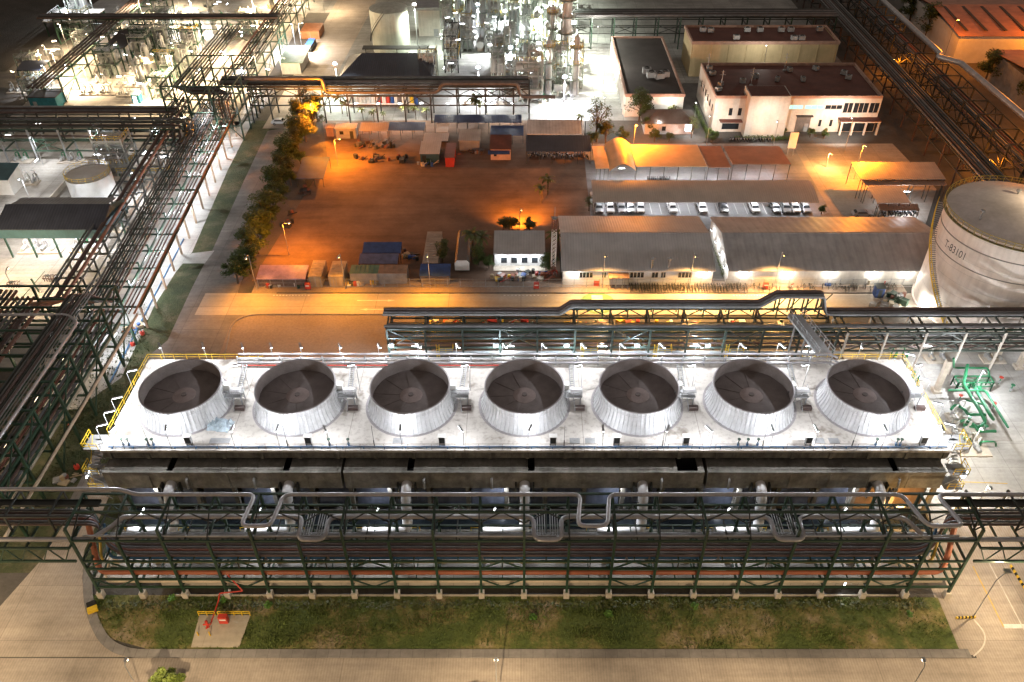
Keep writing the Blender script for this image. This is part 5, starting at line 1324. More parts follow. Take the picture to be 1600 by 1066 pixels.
# ================================================================== PROCESS UNITS
VW = paint('vessel_white', (.52,.53,.52), .45, .1, .2, .6, streak=.15)
VG = paint('vessel_grey', (.36,.37,.37), .4, .4, .25, .6)
FRM = paint('frame_grey_green', (.30,.35,.31), .55, 0, .25, .5)
FRW = paint('frame_white', (.40,.42,.40), .55, 0, .2, .5)
BRICKO = paint('rack_orange', (.50,.20,.08), .6, 0, .2)
def frame_unit(label, x, y, w, d, h, n, mat, rnd):
    t = thing('process_structure', label, 'process structure', (x,y,0))
    for sx in (-1,0,1):
        for sy in (-1,1):
            px_, py_ = x+sx*w/2, y+sy*d/2; MB().beam((px_,py_,0),(px_,py_,h+.8),.32).build('column', mat, t)
    for k in range(1,n+1):
        z = h*k/n; m = MB()
        for sy in (-1,1): m.beam((x-w/2,y+sy*d/2,z),(x+w/2,y+sy*d/2,z),.26,.34)
        for sx in (-1,0,1): m.beam((x+sx*w/2,y-d/2,z),(x+sx*w/2,y+d/2,z),.26,.34)
        m.build('floor_beam', mat, t)
        m = MB(); 
        for q in range(int(w/.6)): m.box(x-w/2+q*.6,x-w/2+q*.6+.3,y-d/2+.15,y+d/2*rnd.uniform(.2,.95),z+.17,z+.21)
        m.build('grating', VG, t)
        m = MB(); m.rail([(x-w/2,y-d/2,z+.2),(x+w/2,y-d/2,z+.2)],1.1,.07,1.4); m.rail([(x+w/2,y-d/2,z+.2),(x+w/2,y+d/2,z+.2)],1.1,.07,1.4); m.build('guard_rail', YELLOW if rnd.random()<.35 else FRW, t)
    m = MB(); m.beam((x-w/2,y-d/2,0),(x,y-d/2,h/n),.14); m.beam((x+w/2,y-d/2,h/n),(x,y-d/2,0),.14); m.build('brace', mat, t)
    for k in range(n):
        z = h*k/n+.3; r = min(d*.33, h/n*.36); q = rnd.random()
        if q < .45: m = MB(); m.tube([(x-w*.42,y,z+r),(x-w*.38,y,z+r),(x+w*.3,y,z+r),(x+w*.34,y,z+r)], r, 14); m.build('drum', VW, t, True)
        elif q < .8:
            m = MB()
            for sx in (-.28,.22): m.lathe((x+sx*w,y,z), [(.01,0),(r,.2),(r,h/n*.7),(r*.6,h/n*.82),(.01,h/n*.86)], 14)
            m.build('vessel', VW if q<.6 else VG, t, True)
        else: m = MB(); m.cbox((x-w*.2,y,z),w*.3,d*.5,h/n*.5); m.cbox((x+w*.25,y,z),w*.2,d*.4,h/n*.6); m.build('exchanger', VG, t)
        m = MB()
        for q in range(5):
            a = V(x+rnd.uniform(-.5,.5)*w, y-d/2-rnd.uniform(0,.5), z+rnd.uniform(0,1)); b_ = V(x+rnd.uniform(-.5,.5)*w, a.y, z+h/n*rnd.uniform(.4,1.1))
            m.tube([a, V(a.x,a.y,b_.z), b_, V(b_.x,b_.y+d*.6,b_.z)], rnd.choice((.09,.12,.16)), 6, .25)
        m.build('pipework', rnd.choice((VW,VW,SILVER,FRM)), t, True)
    return t
def column_vessel(label, x, y, r, h, rnd, mat=None):
    t = thing('process_column', label, 'process column', (x,y,0))
    m = MB(); m.lathe((x,y,0), [(r*1.1,0),(r*1.1,.8),(r,1.2),(r,h*.62),(r*.8,h*.66),(r*.8,h-.6),(r*.5,h-.15),(.01,h)], 24); m.build('shell', mat or VW, t, True)
    for k in range(1, int(h/4.5)+1):
        z = k*4.5; rr = r if z < h*.62 else r*.8
        if z > h-1: break
        p_ = MB().lathe((x,y,z), [(rr+.02,0),(rr+1.0,0),(rr+1.0,.1),(rr+.02,.1)], 24).build('platform', FRM, t)
        m = MB(); N = 14
        for q in range(N):
            a, b_ = 2*math.pi*q/N, 2*math.pi*(q+1)/N; p, s = V(x+(rr+.95)*math.cos(a),y+(rr+.95)*math.sin(a),z+.1), V(x+(rr+.95)*math.cos(b_),y+(rr+.95)*math.sin(b_),z+.1)
            m.beam(p,p+V(0,0,1.1),.07); m.beam(p+V(0,0,1.1),s+V(0,0,1.1),.07); m.beam(p+V(0,0,.6),s+V(0,0,.6),.05)
        m.build('guard_rail', YELLOW if rnd.random()<.5 else FRW, p_)
    m = MB(); a = rnd.uniform(3.4,5.8)
    m.tube([(x+(r+.4)*math.cos(a),y+(r+.4)*math.sin(a),.5),(x+(r+.4)*math.cos(a),y+(r+.4)*math.sin(a),h*.9),(x,y,h+.7),(x,y,h-.2)], .2, 8, .6); m.build('riser', SILVER, t, True)
    return t
def drum(label, x, y, r, L, rnd, rz=0):
    t = thing('horizontal_drum', label, 'drum', (x,y,0)); dx, dy = math.cos(rz)*L/2, math.sin(rz)*L/2; z = r+1.1
    m = MB(); ux, uy = dx/(L/2), dy/(L/2)
    m.tube([(x-dx-ux*r*.35,y-dy-uy*r*.35,z),(x-dx,y-dy,z),(x+dx,y+dy,z),(x+dx+ux*r*.35,y+dy+uy*r*.35,z)], r, 18); m.build('shell', VW, t, True)
    for s_ in (-.6,.6): MB().cbox((x+dx*s_,y+dy*s_,0), .5,r*1.6,1.5,rz).build('saddle', CONCP, t)
    m = MB(); m.tube([(x+dx*.3,y+dy*.3,z+r*.8),(x+dx*.3,y+dy*.3,z+r+1.2),(x+dx*1.4,y+dy*1.4-1,z+r+1.2),(x+dx*1.4,y+dy*1.4-1,.3)], .14, 7, .4); m.build('pipework', SILVER, t, True)
    return t
def skid(label, x, y, w, rnd, col=None):
    t = thing('pump_skid', label, 'pump skid', (x,y,0))
    MB().cbox((x,y,0), w,2.4,.35).build('plinth', CONCP, t)
    for k in range(max(2,int(w/2))):
        xx = x-w/2+1+k*2
        m = MB(); m.tube([(xx,y-.8,.85),(xx,y+.1,.85)], .34, 10); m.lathe((xx,y+.5,.4), [(.01,0),(.42,.05),(.42,.7),(.01,.85)], 12); m.build('pump', rnd.choice((VG,VW,GSTEEL)), t, True)
        m = MB(); m.tube([(xx,y+.5,1.1),(xx,y+.5,2.2),(xx+.6,y+1.0,2.2),(xx+.6,y+1.0,.4)], .13, 7, .3); m.tube([(xx,y+.9,.8),(xx,y+1.6,.8),(xx,y+1.6,2.6),(xx-.8,y+1.6,2.6)], .11, 7, .3); m.build('pipework', col or rnd.choice((VW,SILVER,GREENL)), t, True)
    return t
rnd = random.Random(21)
rowsY = [221,227.5,234,241,248.5,256,264,273,283,294,306]
for j, y in enumerate(rowsY):
    xs_ = frange(-6.5,15.5,7) if j < 6 else frange(-24,16.5,12)
    if j == 0: xs_ = [-14,-5.5,7.5,12.5]
    for i, x in enumerate(xs_):
        xx, yy = x+rnd.uniform(-.6,.6), y+rnd.uniform(-1.2,1.2)
        where = 'in row %s of the bright unit, %s from the left' % (('one','two','three','four','five','six','seven','eight','nine','ten','eleven')[j], ORD[i])
        q = rnd.random()
        if j == 0 or q < .10: skid('low pump group ' + where, xx, yy, 4.0, rnd)
        elif q < .22: drum('pale drum ' + where, xx, yy, rnd.uniform(.8,1.2), 3.6, rnd, rnd.choice((0,1.57)))
        elif q < .55: column_vessel('white column ' + where, xx, yy, rnd.uniform(.6,1.15), rnd.uniform(8,17), rnd)
        else: frame_unit('open steel floors ' + where, xx, yy, rnd.uniform(3,3.7), rnd.uniform(3.6,5), rnd.uniform(7,14), rnd.choice((2,3,4)), rnd.choice((FRM,FRW,FRW,FRM)), rnd)
column_vessel('tallest white column, glaring at the right side of the bright unit', 13.2, 240, 1.7, 24, rnd)
column_vessel('second tallest white column just behind the glaring one', 14.5, 262, 1.5, 26, rnd)
column_vessel('slim white column left of the glaring tallest column', 9.2, 243, .8, 20, rnd)
frame_unit('large open white frame at the front right of the bright unit', 2.0, 224, 8, 6, 12, 3, FRW, rnd)
frame_unit('open pipe gallery tower near the pale process tank', -21, 250, 4, 12, 11, 3, DSTEEL, rnd)
frame_unit('open pipe gallery tower behind the black roofed shed', -27.5, 240, 5, 4, 8, 2, FRM, rnd)
MB()
t = thing('equipment_house', 'cream equipment house with grey roof right of the pale process tank', 'equipment house', (-30,279,0))
MB().box(-34,-26,276,284,0,8.5).build('wall', CREAMW, t); MB().box(-34.6,-25.6,275.4,284.6,8.5,9.4).build('roof', GSTEEL, t); MB().box(-29,-27.4,275.9,275.99,0,2.4).build('door', GSTEEL, t)
# blue drums on the paving of the bright unit
def steel_drum():
    t = thing('steel_drum', 'x', 'drum', (0,0,0)); m = MB(); m.lathe((0,0,0),[(.01,0),(.45,0),(.47,.5),(.45,.55),(.47,.9),(.45,1.3),(.01,1.3)],12); m.build('body', BLUE, t, True)
    m = MB(); m.lathe((0,0,1.3),[(.47,-.03),(.47,.05),(.40,.05),(.40,0)],12); m.build('rim', DSTEEL, t); return t
sd = steel_drum(); sd.location = G(706,27,0); sd['label'] = 'blue drum in the close cluster on the open paving of the bright unit'; sd['group'] = 'blue drums on the paving'
for k in range(17):
    p = G(706+rnd.uniform(-2,24), 24+rnd.uniform(0,10), 0); dup(sd, (p.x,p.y,.03), 0, scale=1.3)
# coloured cylinders on a rack under the pipe rack
def gas_cyl(mat, lb, loc, grp):
    t = thing('tall_drum', lb, 'drum', loc, grp); x, y, z = loc
    MB().lathe((x,y,z),[(.01,0),(.55,0),(.55,2.2),(.2,2.5),(.01,2.5)],14).build('body', mat, t, True); MB().lathe((x,y,z+2.5),[(.18,0),(.18,.3),(.01,.3)],8).build('cap', GSTEEL, t)
seq = [WHITE]*8+[RED,WHITE,RED,BLUE,WHITE,DSILVER,WHITE,WHITE,YELLOW,BLUE]
names = {id(WHITE):'white',id(RED):'red',id(BLUE):'blue',id(DSILVER):'grey',id(YELLOW):'yellow'}
tot = {}
for k, mt in enumerate(seq):
    p = G(545+6.2*k, 163, 0); c_ = names[id(mt)]; tot[c_] = tot.get(c_,0)+1
    gas_cyl(mt, '%s upright drum under the rack across the plant road, %s %s one from the left' % (c_, ORD[tot[c_]-1], c_), (p.x,p.y,.04), 'upright drums under the rack')
t = thing('barrier_rail', 'long white guard rail before the upright coloured drums', 'guard rail', (G(595,167).x,G(595,167).y,0)); a, b_ = G(545,167), G(648,167)
MB().box(a.x,b_.x,a.y-.1,a.y+.1,.6,1.0).build('rail', WHITE, t); m = MB(); [m.box(x-.08,x+.08,a.y-.05,a.y+.05,0,.6) for x in frange(a.x+.5,b_.x-.5,9)]; m.build('post', WHITE, t)

# left lit unit
rnd = random.Random(8)
for j, y in enumerate((227,234,242,251,260,279,292)):
    xs_ = frange(-124,-103,5) if j < 5 else frange(-152,-86,13)
    for i, x in enumerate(xs_):
        xx, yy = x+rnd.uniform(-1,1)+ (j*1.0 if j<5 else 0), y+rnd.uniform(-1,1); q = rnd.random()
        where = 'in row %s of the warm lit unit, %s from the left' % (('one','two','three','four','five','six','seven')[j], ORD[i])
        if q < .3: skid('pump group ' + where, xx, yy, 5, rnd)
        elif q < .5: drum('horizontal drum ' + where, xx, yy, rnd.uniform(.8,1.2), 4, rnd, rnd.choice((0,1.57)))
        elif q < .65: column_vessel('upright column ' + where, xx, yy, rnd.uniform(.6,1.0), rnd.uniform(7,11), rnd)
        else: frame_unit('open green steel floors ' + where, xx, yy, 5.5, 5, rnd.uniform(6,9), 2, rnd.choice((GREEN,GREEN,FRM)), rnd)
for i,(x,y) in enumerate(((-138,225),(-146,229),(-139,236),(-147,242),(-138,248),(-146,255),(-139,262),(-131,222))):
    where = 'at the left fringe of the warm unit, %s from front' % ORD[i]
    (frame_unit('low open steel floor ' + where, x, y, 5, 4.5, 6, 2, FRM, rnd) if i % 3 == 0 else skid('pump group ' + where, x, y, 5, rnd) if i % 3 == 1 else drum('pale drum ' + where, x, y, 1.1, 4.5, rnd, 0))
rack('green braced rack with brown pipes slanting past the warm lit unit', 'y', [222+9*k for k in range(9)], [-128.5,-133.5], [4,7], GREEN, .32, brace=[(-128.5,0.2,4,2,'X')])
for k in range(4): pipe('brown pipe on the rack left of the warm lit unit', [(-133+1.2*k,214,7.5),(-133+1.2*k,296,7.5)], .28, BROWNP, 0, 8, 'brown pipes left of the warm lit unit')
rack('green pipe rack along the left side of the plant road at the back', 'y', [222+9*k for k in range(11)], [-76,-82.5], [4.5,7.5], GREEN, .32, brace=[(-76,0.2,4.5,2,'X')])
for k in range(7): pipe('reddish dark pipe on the rack beside the plant road at the back', [(-82+.95*k,219,7.9),(-82+.95*k,322,7.9)], (.3,.2,.26,.22,.32,.2,.25)[k], (RUSTP,BROWNP,DSTEEL,RUSTP,DSILVER,BROWNP,DSTEEL)[k], 0, 8, 'pipes beside the plant road at the back')
rack('green pipe rack crossing behind the warm lit unit', 'x', [-150+9*k for k in range(9)], [268,273], [5,8], GREEN, .32, brace=[(268,0.2,5,2,'X')])
for k in range(4): pipe('dark pipe crossing on the rack behind the warm lit unit', [(-155,268.4+1.2*k,8.4),(-78,268.4+1.2*k,8.4)], .34, (BROWNP,DSTEEL,DSILVER,BROWNP)[k], 0, 8, 'pipes crossing behind the warm lit unit')
def flatroof(label, pts, z, mat, posts, thick=.2):
    P = [G(u,v,z) for u,v in pts]; c = sum(P, Vector())/len(P)
    t = thing('shelter', label, 'shelter', (c.x,c.y,0)); m = MB(); m.prism([(p.x,p.y) for p in P], z, z+thick)
    m.build('roof', mat, t)
    for p in P: q = p.lerp(c,.08); MB().box(q.x-.15,q.x+.15,q.y-.15,q.y+.15,0,z).build('post', posts, t)
flatroof('open shelter with slanting dark roof in the middle of the warm lit unit', [(157,80),(193,76),(235,42),(186,49)], 6.5, ROOFD, GREEN)
flatroof('open shelter with dark blue roof at the left of the warm lit unit', [(25,111),(62,111),(77,95),(36,96)], 6, DROOF, GREEN)
t = thing('teal_store', 'teal walled store with flat dark roof below the dark blue shelter', 'store', (-124,222,0)); A = G(50,171); B = G(92,171)
MB().box(A.x,B.x,A.y,A.y+5,0,3.4).build('wall', paint('teal_wall',(.03,.22,.28),.6), t); MB().box(A.x-.3,B.x+.3,A.y-.3,A.y+5.3,3.4,3.6).build('roof', ROOFD, t); MB().box(A.x+1,A.x+2,A.y-.05,A.y+.02,0,2.2).build('door', GSTEEL, t)
t = thing('kiosk', 'small teal kiosk with a pitched roof by the long black pipe', 'kiosk', (G(213,160).x,G(213,160).y,0)); A, B = G(208,162), G(220,162)
MB().box(A.x,B.x,A.y,A.y+2.2,0,2.6).build('wall', paint('teal_wall',(.03,.22,.28),.6), t); MB().xsec([(A.y-.3,2.6),(A.y+1.1,3.4),(A.y+2.5,2.6)], A.x-.3,B.x+.3).build('roof', GSTEEL, t); MB().box(A.x+.5,A.x+1.3,A.y-.05,A.y+.02,0,2).build('door', E_COOL, t)
t = thing('green_roof_shed', 'shed with a pale green roof beside the plant road at the back', 'shed', (G(450,90).x,G(450,90).y,0)); A, B = G(437,99,3.5), G(474,97,3.5)
MB().box(A.x,B.x-1,A.y+.3,A.y+12,0,3.4).build('wall', CREAMW, t); MB().xsec([(A.y,3.5),(A.y,3.65),(A.y+13,4.2),(A.y+13,4.05)], A.x-.4,B.x).build('roof', paint('pale_green_roof',(.16,.27,.20),.6,0,.3), t)
container('orange open topped container by the plant road at the back', 469,498,49,36,2.6, BRICKO, BRICKO)
container('dark blue skip beside the orange container at the back', 476,486,72,60,2.0, BLUE, DSTEEL)
# white stair tower and yellow platforms in the cool lit yard at the left
frame_unit('white scaffold stair tower with yellow rails at the left', -97.5, 181, 7, 5, 9, 3, FRW, random.Random(4))
t = thing('loading_platform', 'yellow railed platform before the white scaffold tower', 'platform', (-91,177,0)); m = MB(); m.box(-96,-84,175.8,178,2.2,2.4); m.build('floor', GSTEEL, t)
m = MB(); m.rail([(-96,175.8,2.4),(-84,175.8,2.4),(-84,178,2.4)],1.1,.09,1.4); m.build('guard_rail', YELLOW, t); m = MB(); [m.box(x,x+.2,176,176.2,0,2.2) for x in (-95.8,-90,-84.4)]; m.build('leg', GREEN, t)
for i,(x,y,w) in enumerate(((-101,145.5,9),(-92,146,6),(-118,175,6),(-112,186,6),(-124,186,5),(-86,181,4),(-88,154,4))):
    skid('pump group in the cool lit left yard, %s' % ('inside the pump shelter at its left','inside the pump shelter at its right','by the left picture edge behind the shelter','behind the small white tank','far left before the frame rack','right of the yellow railed platform','between shelter and rusty rack')[i], x, y, w, rnd)
# small stands on the warm lit slab at the left
for i,(u,v,h) in enumerate(((36,488,3.4),(62,458,3.4))):
    p = G(u,v); t = thing('pipe_stand', 'green pipe post on the warm slab at the left, %s of two' % ('nearer','farther')[i], 'pipe stand', (p.x,p.y,0))
    MB().beam((p.x,p.y,0),(p.x-.4,p.y,h),.26).build('post', GREEN, t); MB().cbox((p.x,p.y,0),.8,.8,.3).build('footing', CONCP, t)
p, q = G(34,466,3.2), G(70,424,3.2); tag(MB().tube([p,q],.07,6).build('thin_pipe', GREEN), 'thin pipe between the two green posts on the warm slab', 'pipe')
for i,(u,v) in enumerate(((22,450),(78,440))):
    p = G(u,v); t = thing('valve_manifold', 'tangle of valves on the warm slab, %s' % ('near the left edge','under the fat brown pipes')[i], 'valves', (p.x,p.y,0)); m = MB()
    for k in range(5): m.tube([(p.x-1+k*.5,p.y,0),(p.x-1+k*.5,p.y,1.2+.3*(k%2)),(p.x-.6+k*.5,p.y+.6,1.3)],.09,6,.2)
    m.tube([(p.x-1.3,p.y,.7),(p.x+1.4,p.y,.7)],.12,7); m.build('pipework', BROWNP, t, True); MB().lathe((p.x,p.y,1.4),[(.01,0),(.4,.02),(.4,.1),(.01,.12)],10).build('handwheel', DSTEEL, t)

# green pipework and skids right of the tower
def gp(lb, pts, r=.26): pipe(lb, pts, r, GREENL, .8, 10)
P = lambda u, v, z=0: G(u, v, z)
a, b_ = P(1512,570,3.5), P(1505,600,2.4)
gp('bright green pipe sloping down beside the grey column right of the tower', [a, b_, P(1530,640,2.2), P(1541,660,1.2), P(1530,668,1.0), P(1505,664,1.0)], .28)
gp('bright green pipe along the edge of the pump slab right of the tower', [P(1520,600,1.8), P(1548,650,1.6), P(1552,655,.6)], .28)
gp('low bright green loop nearest the tower on the pump slab', [P(1486,640,1.2), P(1492,632,1.6), P(1508,640,1.6), P(1512,648,1.2), P(1540,648,1.2)], .24)
gp('low bright green loop in front on the pump slab', [P(1500,660,1.0), P(1506,656,1.4), P(1524,664,1.4), P(1528,674,1.0), P(1556,674,1.0)], .24)
gp('bright green header pipe along the back of the pump slab', [P(1482,610,2.0), P(1540,610,2.0), P(1575,668,2.0)], .2)
gp('green branch pipe rising beside the white valves right of the tower', [P(1490,690,.5), P(1490,684,2.2), P(1516,684,2.2), P(1516,690,.5)], .14)
gp('second green branch pipe near the front corner of the pump slab', [P(1532,696,.5), P(1532,690,2.0), P(1556,690,2.0), P(1556,697,.5)], .14)
gp('short green pipe crossing between the two sloping green pipes', [P(1508,625,1.6), P(1536,632,1.6)], .16)
gp('green pipe dropping beside the rear rack legs at the right', [P(1490,560,6), P(1490,575,1.5), P(1545,575,1.5), P(1545,590,.4)], .18)
for i,(u,v) in enumerate(((1497,628),(1510,662),(1536,676),(1549,640),(1526,616),(1500,700),(1560,600),(1578,612))):
    p = P(u,v); t = thing('valve_post', 'green valve with handwheel on the pump area right of the tower, %s' % ORD[i], 'valve', (p.x,p.y,0), 'valves right of the tower')
    MB().tube([(p.x,p.y,0),(p.x,p.y,1.5)],.09,7).build('stem', GREENL, t); MB().lathe((p.x,p.y,1.45),[(.01,0),(.35,.02),(.35,.1),(.01,.12)],12).build('handwheel', RED if i%3==0 else GREENL, t); MB().lathe((p.x,p.y,.3),[(.09,0),(.26,0),(.26,.45),(.09,.45)],10).build('valve_body', GSTEEL, t)
for i,(u,v) in enumerate(((1462,612),(1556,560),(1590,575))):
    p = P(u,v); t = thing('concrete_pillar', 'thick pale concrete leg at the right end, %s' % ('leaning grey one behind the tower end','nearer the right edge','at the right edge')[i], 'column', (p.x,p.y,0), 'concrete legs at the right end'); MB().cbox((p.x,p.y,0),.8,.8,7).build('shaft', CONCP, t); MB().cbox((p.x,p.y,0),1.4,1.4,.6).build('base', CONCP, t)
t = thing('pipe_guard', 'green railed guard frame round the valves right of the tower', 'guard frame', (P(1519,606).x,P(1519,606).y,0)); A, B = P(1491,612), P(1546,612)
m = MB(); m.rail([(A.x,A.y,.1),(B.x,A.y,.1),(B.x,A.y+1.6,.1),(A.x,A.y+1.6,.1),(A.x,A.y,.1)],2.0,.16,2.2); m.build('frame', GREENL, t); [MB().tube([(A.x+.8+k,A.y+.8,.0),(A.x+.8+k,A.y+.8,1.2)],.14,7).build('valve', GREEN, t) for k in range(4)]
rnd = random.Random(31)
for i,(u,v,w) in enumerate(((1498,655,4),(1505,680,5),(1520,706,5),(1590,805,5))):
    p = P(u,v); skid('pump skid right of the tower, %s' % ('just behind the low green loop','in front of the low green loop','at the front corner of the pump slab','beyond the right pipe bridge')[i], p.x, p.y, w, rnd, VW)
sheet('pump_slab', px((1478,606),(1540,606),(1582,690),(1500,690)), .07, CONC_APRON)
for i,(u,v) in enumerate(((1437,640),(1480,592),(1570,592),(1420,600))):
    p = P(u,v); skid('pump group under the rear rack, %s' % ('against the right end of the tower','left of the grey sloping column','at the right picture edge','behind the last fan stack')[i], p.x, p.y+5, 4, rnd)

# ================================================================== VEHICLES
CARM = dict(white=paint('car_white',(.70,.71,.72),.25,0,.05), silver=paint('car_silver',(.42,.43,.45),.3,.5,.05), dark=paint('car_dark',(.035,.035,.04),.25,0,.05), grey=paint('car_grey',(.20,.21,.22),.3,.3,.05))
def car(col, pickup=False):
    t = thing('parked_car', 'x', 'car', (0,0,0))
    mt = CARM[col]
    pr = [(-2.15,.35),(-2.2,.62),(-2.1,.82),(-1.15,.98),(-.55,1.42),(.35,1.47),(1.35,1.38),(2.0,1.0),(2.18,.9),(2.2,.4)]
    if pickup: pr = [(-2.4,.4),(-2.45,.75),(-2.35,.95),(-1.35,1.08),(-.8,1.62),(.35,1.66),(.7,1.05),(2.4,1.03),(2.45,.45)]
    prof = []
    n = len(pr); m = MB(); W = .86
    def hw(z): return W if z < 1.0 else W - (z-1.0)*.42
    vs = [(-hw(z),y,z) for y,z in pr] + [(hw(z),y,z) for y,z in pr]
    m.add(vs, [tuple(range(n-1,-1,-1)), tuple(range(n,2*n))] + [(i,(i+1)%n,n+(i+1)%n,n+i) for i in range(n)])
    b = m.build('body', mt, t, True)
    i0 = 3; g = MB()
    def gl(p, q, sh=.06):
        (ya,za),(yb,zb) = p, q; d = .012
        g.add([(-hw(za)+sh,ya,za+.02),(hw(za)-sh,ya,za+.02),(hw(zb)-sh,yb,zb+.0),(-hw(zb)+sh,yb,zb+.0)], [(0,1,2,3)])
    lerp = lambda a, c, t: (a[0]+(c[0]-a[0])*t, a[1]+(c[1]-a[1])*t)
    up = lambda p: (p[0]-.02, p[1]+.015)
    gl(up(lerp(pr[3],pr[4],.1)), up(lerp(pr[3],pr[4],.92)))
    j = (6,7) if not pickup else (5,6); a_, c_ = lerp(pr[j[0]],pr[j[1]],.1), lerp(pr[j[0]],pr[j[1]],.8)
    gl((a_[0]+.03,a_[1]+.02),(c_[0]+.03,c_[1]+.02))
    yb0 = 1.2 if not pickup else .3
    for s_ in (-1,1): g.add([(s_*(W-.02),-.95,1.05),(s_*(W-.02),yb0+.25,1.05),(s_*(hw(1.38)+.012),yb0-.05,1.36),(s_*(hw(1.38)+.012),-.5,1.36)], [(0,1,2,3)])
    g.build('windows', GLASS, t)
    if pickup: MB().box(-.7,.7,.85,2.3,1.03,1.06).build('load_bed', BLACK, t)
    for x in (-.84,.84):
        for y in (-1.35,1.35): w = MB().tube([(x-.1,y,.32),(x+.1,y,.32)], .32, 14).build('wheel', RUBBER, t); MB().tube([(x-.115 if x<0 else x+.1,y,.32),(x-.1 if x<0 else x+.115,y,.32)], .19, 10).build('rim', SILVER, w)
    for x in (-.62,.62): MB().box(x-.2,x+.2,pr[1][0]-.02,pr[1][0]+.05,.62,.78).build('headlight', WHITE, t)
    MB().box(-.5,.5,pr[1][0]-.03,pr[1][0]+.03,.42,.58).build('grille', DSTEEL, t)
    return t
protos = {}
carlist = [('grey',936),('white',953),('silver',971),('silver',985),('white',1001),('white',1050),('white',1097),('dark',1131),('white',1179),('grey',1211),('silver',1228),('white',1242),('silver',1258),('silver',945)]
cnt = 0
def put_car(col, loc, rz, lb, grp, pickup=False):
    key = (col,pickup)
    if key not in protos: c = car(col,pickup); protos[key] = c; c.location = loc; c.rotation_euler = (0,0,rz); c['label'] = lb; c['group'] = grp
    else: dup(protos[key], loc, rz, lb, grp)
carlist = sorted(carlist[:-1], key=lambda c: c[1])
for i,(col,u) in enumerate(carlist):
    p = G(u, 331, 0); put_car(col, (p.x,162.6,.06), R((-2,1,0,3,-4,2,0,-3,2,1,-1,0,2)[i]), '%s car under the long carport, %s car from the left' % (col, ORD[i]), 'cars parked under the carport', i in (1,5))
p = G(1346,338); put_car('silver', (p.x,p.y,.08), R(90), 'silver car standing alone on the plaza beside the longest shed', 'cars on the plaza')
p = G(438,194); put_car('white', (p.x,p.y,.08), R(90), 'white car on the dark road beside the trees', 'cars on the left road')
for i,(u,v,rz) in enumerate(((1393,38,60),(1400,48,60))): p = G(u,v); put_car(('dark','silver')[i], (p.x,p.y,.08), R(rz), '%s car under the trees at the upper right' % ('dark','silver')[i], 'cars at the upper right')
def bike():
    t = thing('parked_bicycle', 'bicycle in the crowded bicycle rows along the fence', 'bicycle', (0,0,0), 'bicycles parked along the fence')
    m = MB()
    for y in (-.5,.5): m.tube([(0,y+.33*math.cos(a),.34+.33*math.sin(a)) for a in frange(0,6.283,11)], .03, 4, 0, False)
    m.tube([(0,-.5,.34),(0,-.3,.85),(0,.2,.8),(0,.5,.34)],.03,5); m.tube([(0,-.35,.75),(0,.1,.4),(0,.2,.8)],.03,5); m.box(-.08,.08,.1,.35,.86,.92); m.beam((-.25,-.32,.98),(.25,-.32,.98),.04)
    b = m.build('frame', DSTEEL, t); return t
bk = bike(); rnd = random.Random(2); frames = [paint('bike_'+n, c, .5) for n, c in (('red',(.4,.05,.04)),('pale',(.55,.52,.48)),('blue',(.06,.15,.4)),('black',(.04,.04,.04)),('yellow',(.55,.4,.05)))]
N = 0
for r_ in range(3):
    for i in range(42):
        if rnd.random() < .12: continue
        x = 21.5 + i*.56 + rnd.uniform(-.08,.08); y = 131.0 + r_*.42*1.6
        if N == 0: bk.location = (x,y-.0,.06)
        else:
            c = dup(bk, (x,y,.06), R(rnd.uniform(-14,14)))
        N += 1
for i in range(46):
    x = 46 + i*.62 + rnd.uniform(-.2,.2)
    if rnd.random() < .35: continue
    dup(bk, (x,131.3+rnd.choice((0,.9)),.06), R(rnd.uniform(-25,25)), 'bicycle in the loose row along the fence of the longest shed', 'bicycles along the longest shed')
def moto(lb):
    t = thing('parked_motorcycle', lb, 'motorcycle', (0,0,0)); m = MB()
    for y in (-.62,.62): m.tube([(-.06,y,.3),(.06,y,.3)], .3, 12)
    m.build('wheel', RUBBER, t); m = MB(); m.xsec([(-.5,.45),(-.35,.8),(.0,.72),(.55,.85),(.8,.75),(.4,.45),(.1,.3),(-.2,.3)],-.14,.14); m.build('body', CARM['dark'], t)
    m = MB(); m.beam((0,-.6,.35),(0,-.4,1.0),.07); m.beam((-.32,-.38,1.02),(.32,-.38,1.02),.05); m.build('handlebar', GSTEEL, t); return t
mo = moto('dark motorcycle in the row before the open striped shelter'); mo['group'] = 'motorcycles before the striped shelter'
for i in range(24):
    p = G(826+i*4.0, 245+rnd.uniform(-2,4), 0); rz = R(rnd.uniform(-20,20))
    if i == 0: mo.location = (p.x,p.y,.06)
    else: dup(mo, (p.x,p.y,.06), rz)
for i in range(14): p = G(1378+i*3.9, 333+rnd.uniform(-2,4), 0); dup(mo, (p.x,p.y,.06), R(rnd.uniform(-20,20)), 'motorcycle parked under the small orange lean-to', 'motorcycles under the lean-to')
for i in range(12): p = G(1012+i*3.0, 283, 0); dup(mo, (p.x,p.y,.06), R(rnd.uniform(-20,20)), 'motorcycle parked behind the carport by the canteen', 'motorcycles by the canteen')
for i in range(16): p = G(1140+i*4.2, 221, 0); dup(mo, (p.x,p.y,.06), R(rnd.uniform(-20,20)), 'motorcycle in the long row before the office block', 'motorcycles before the office')

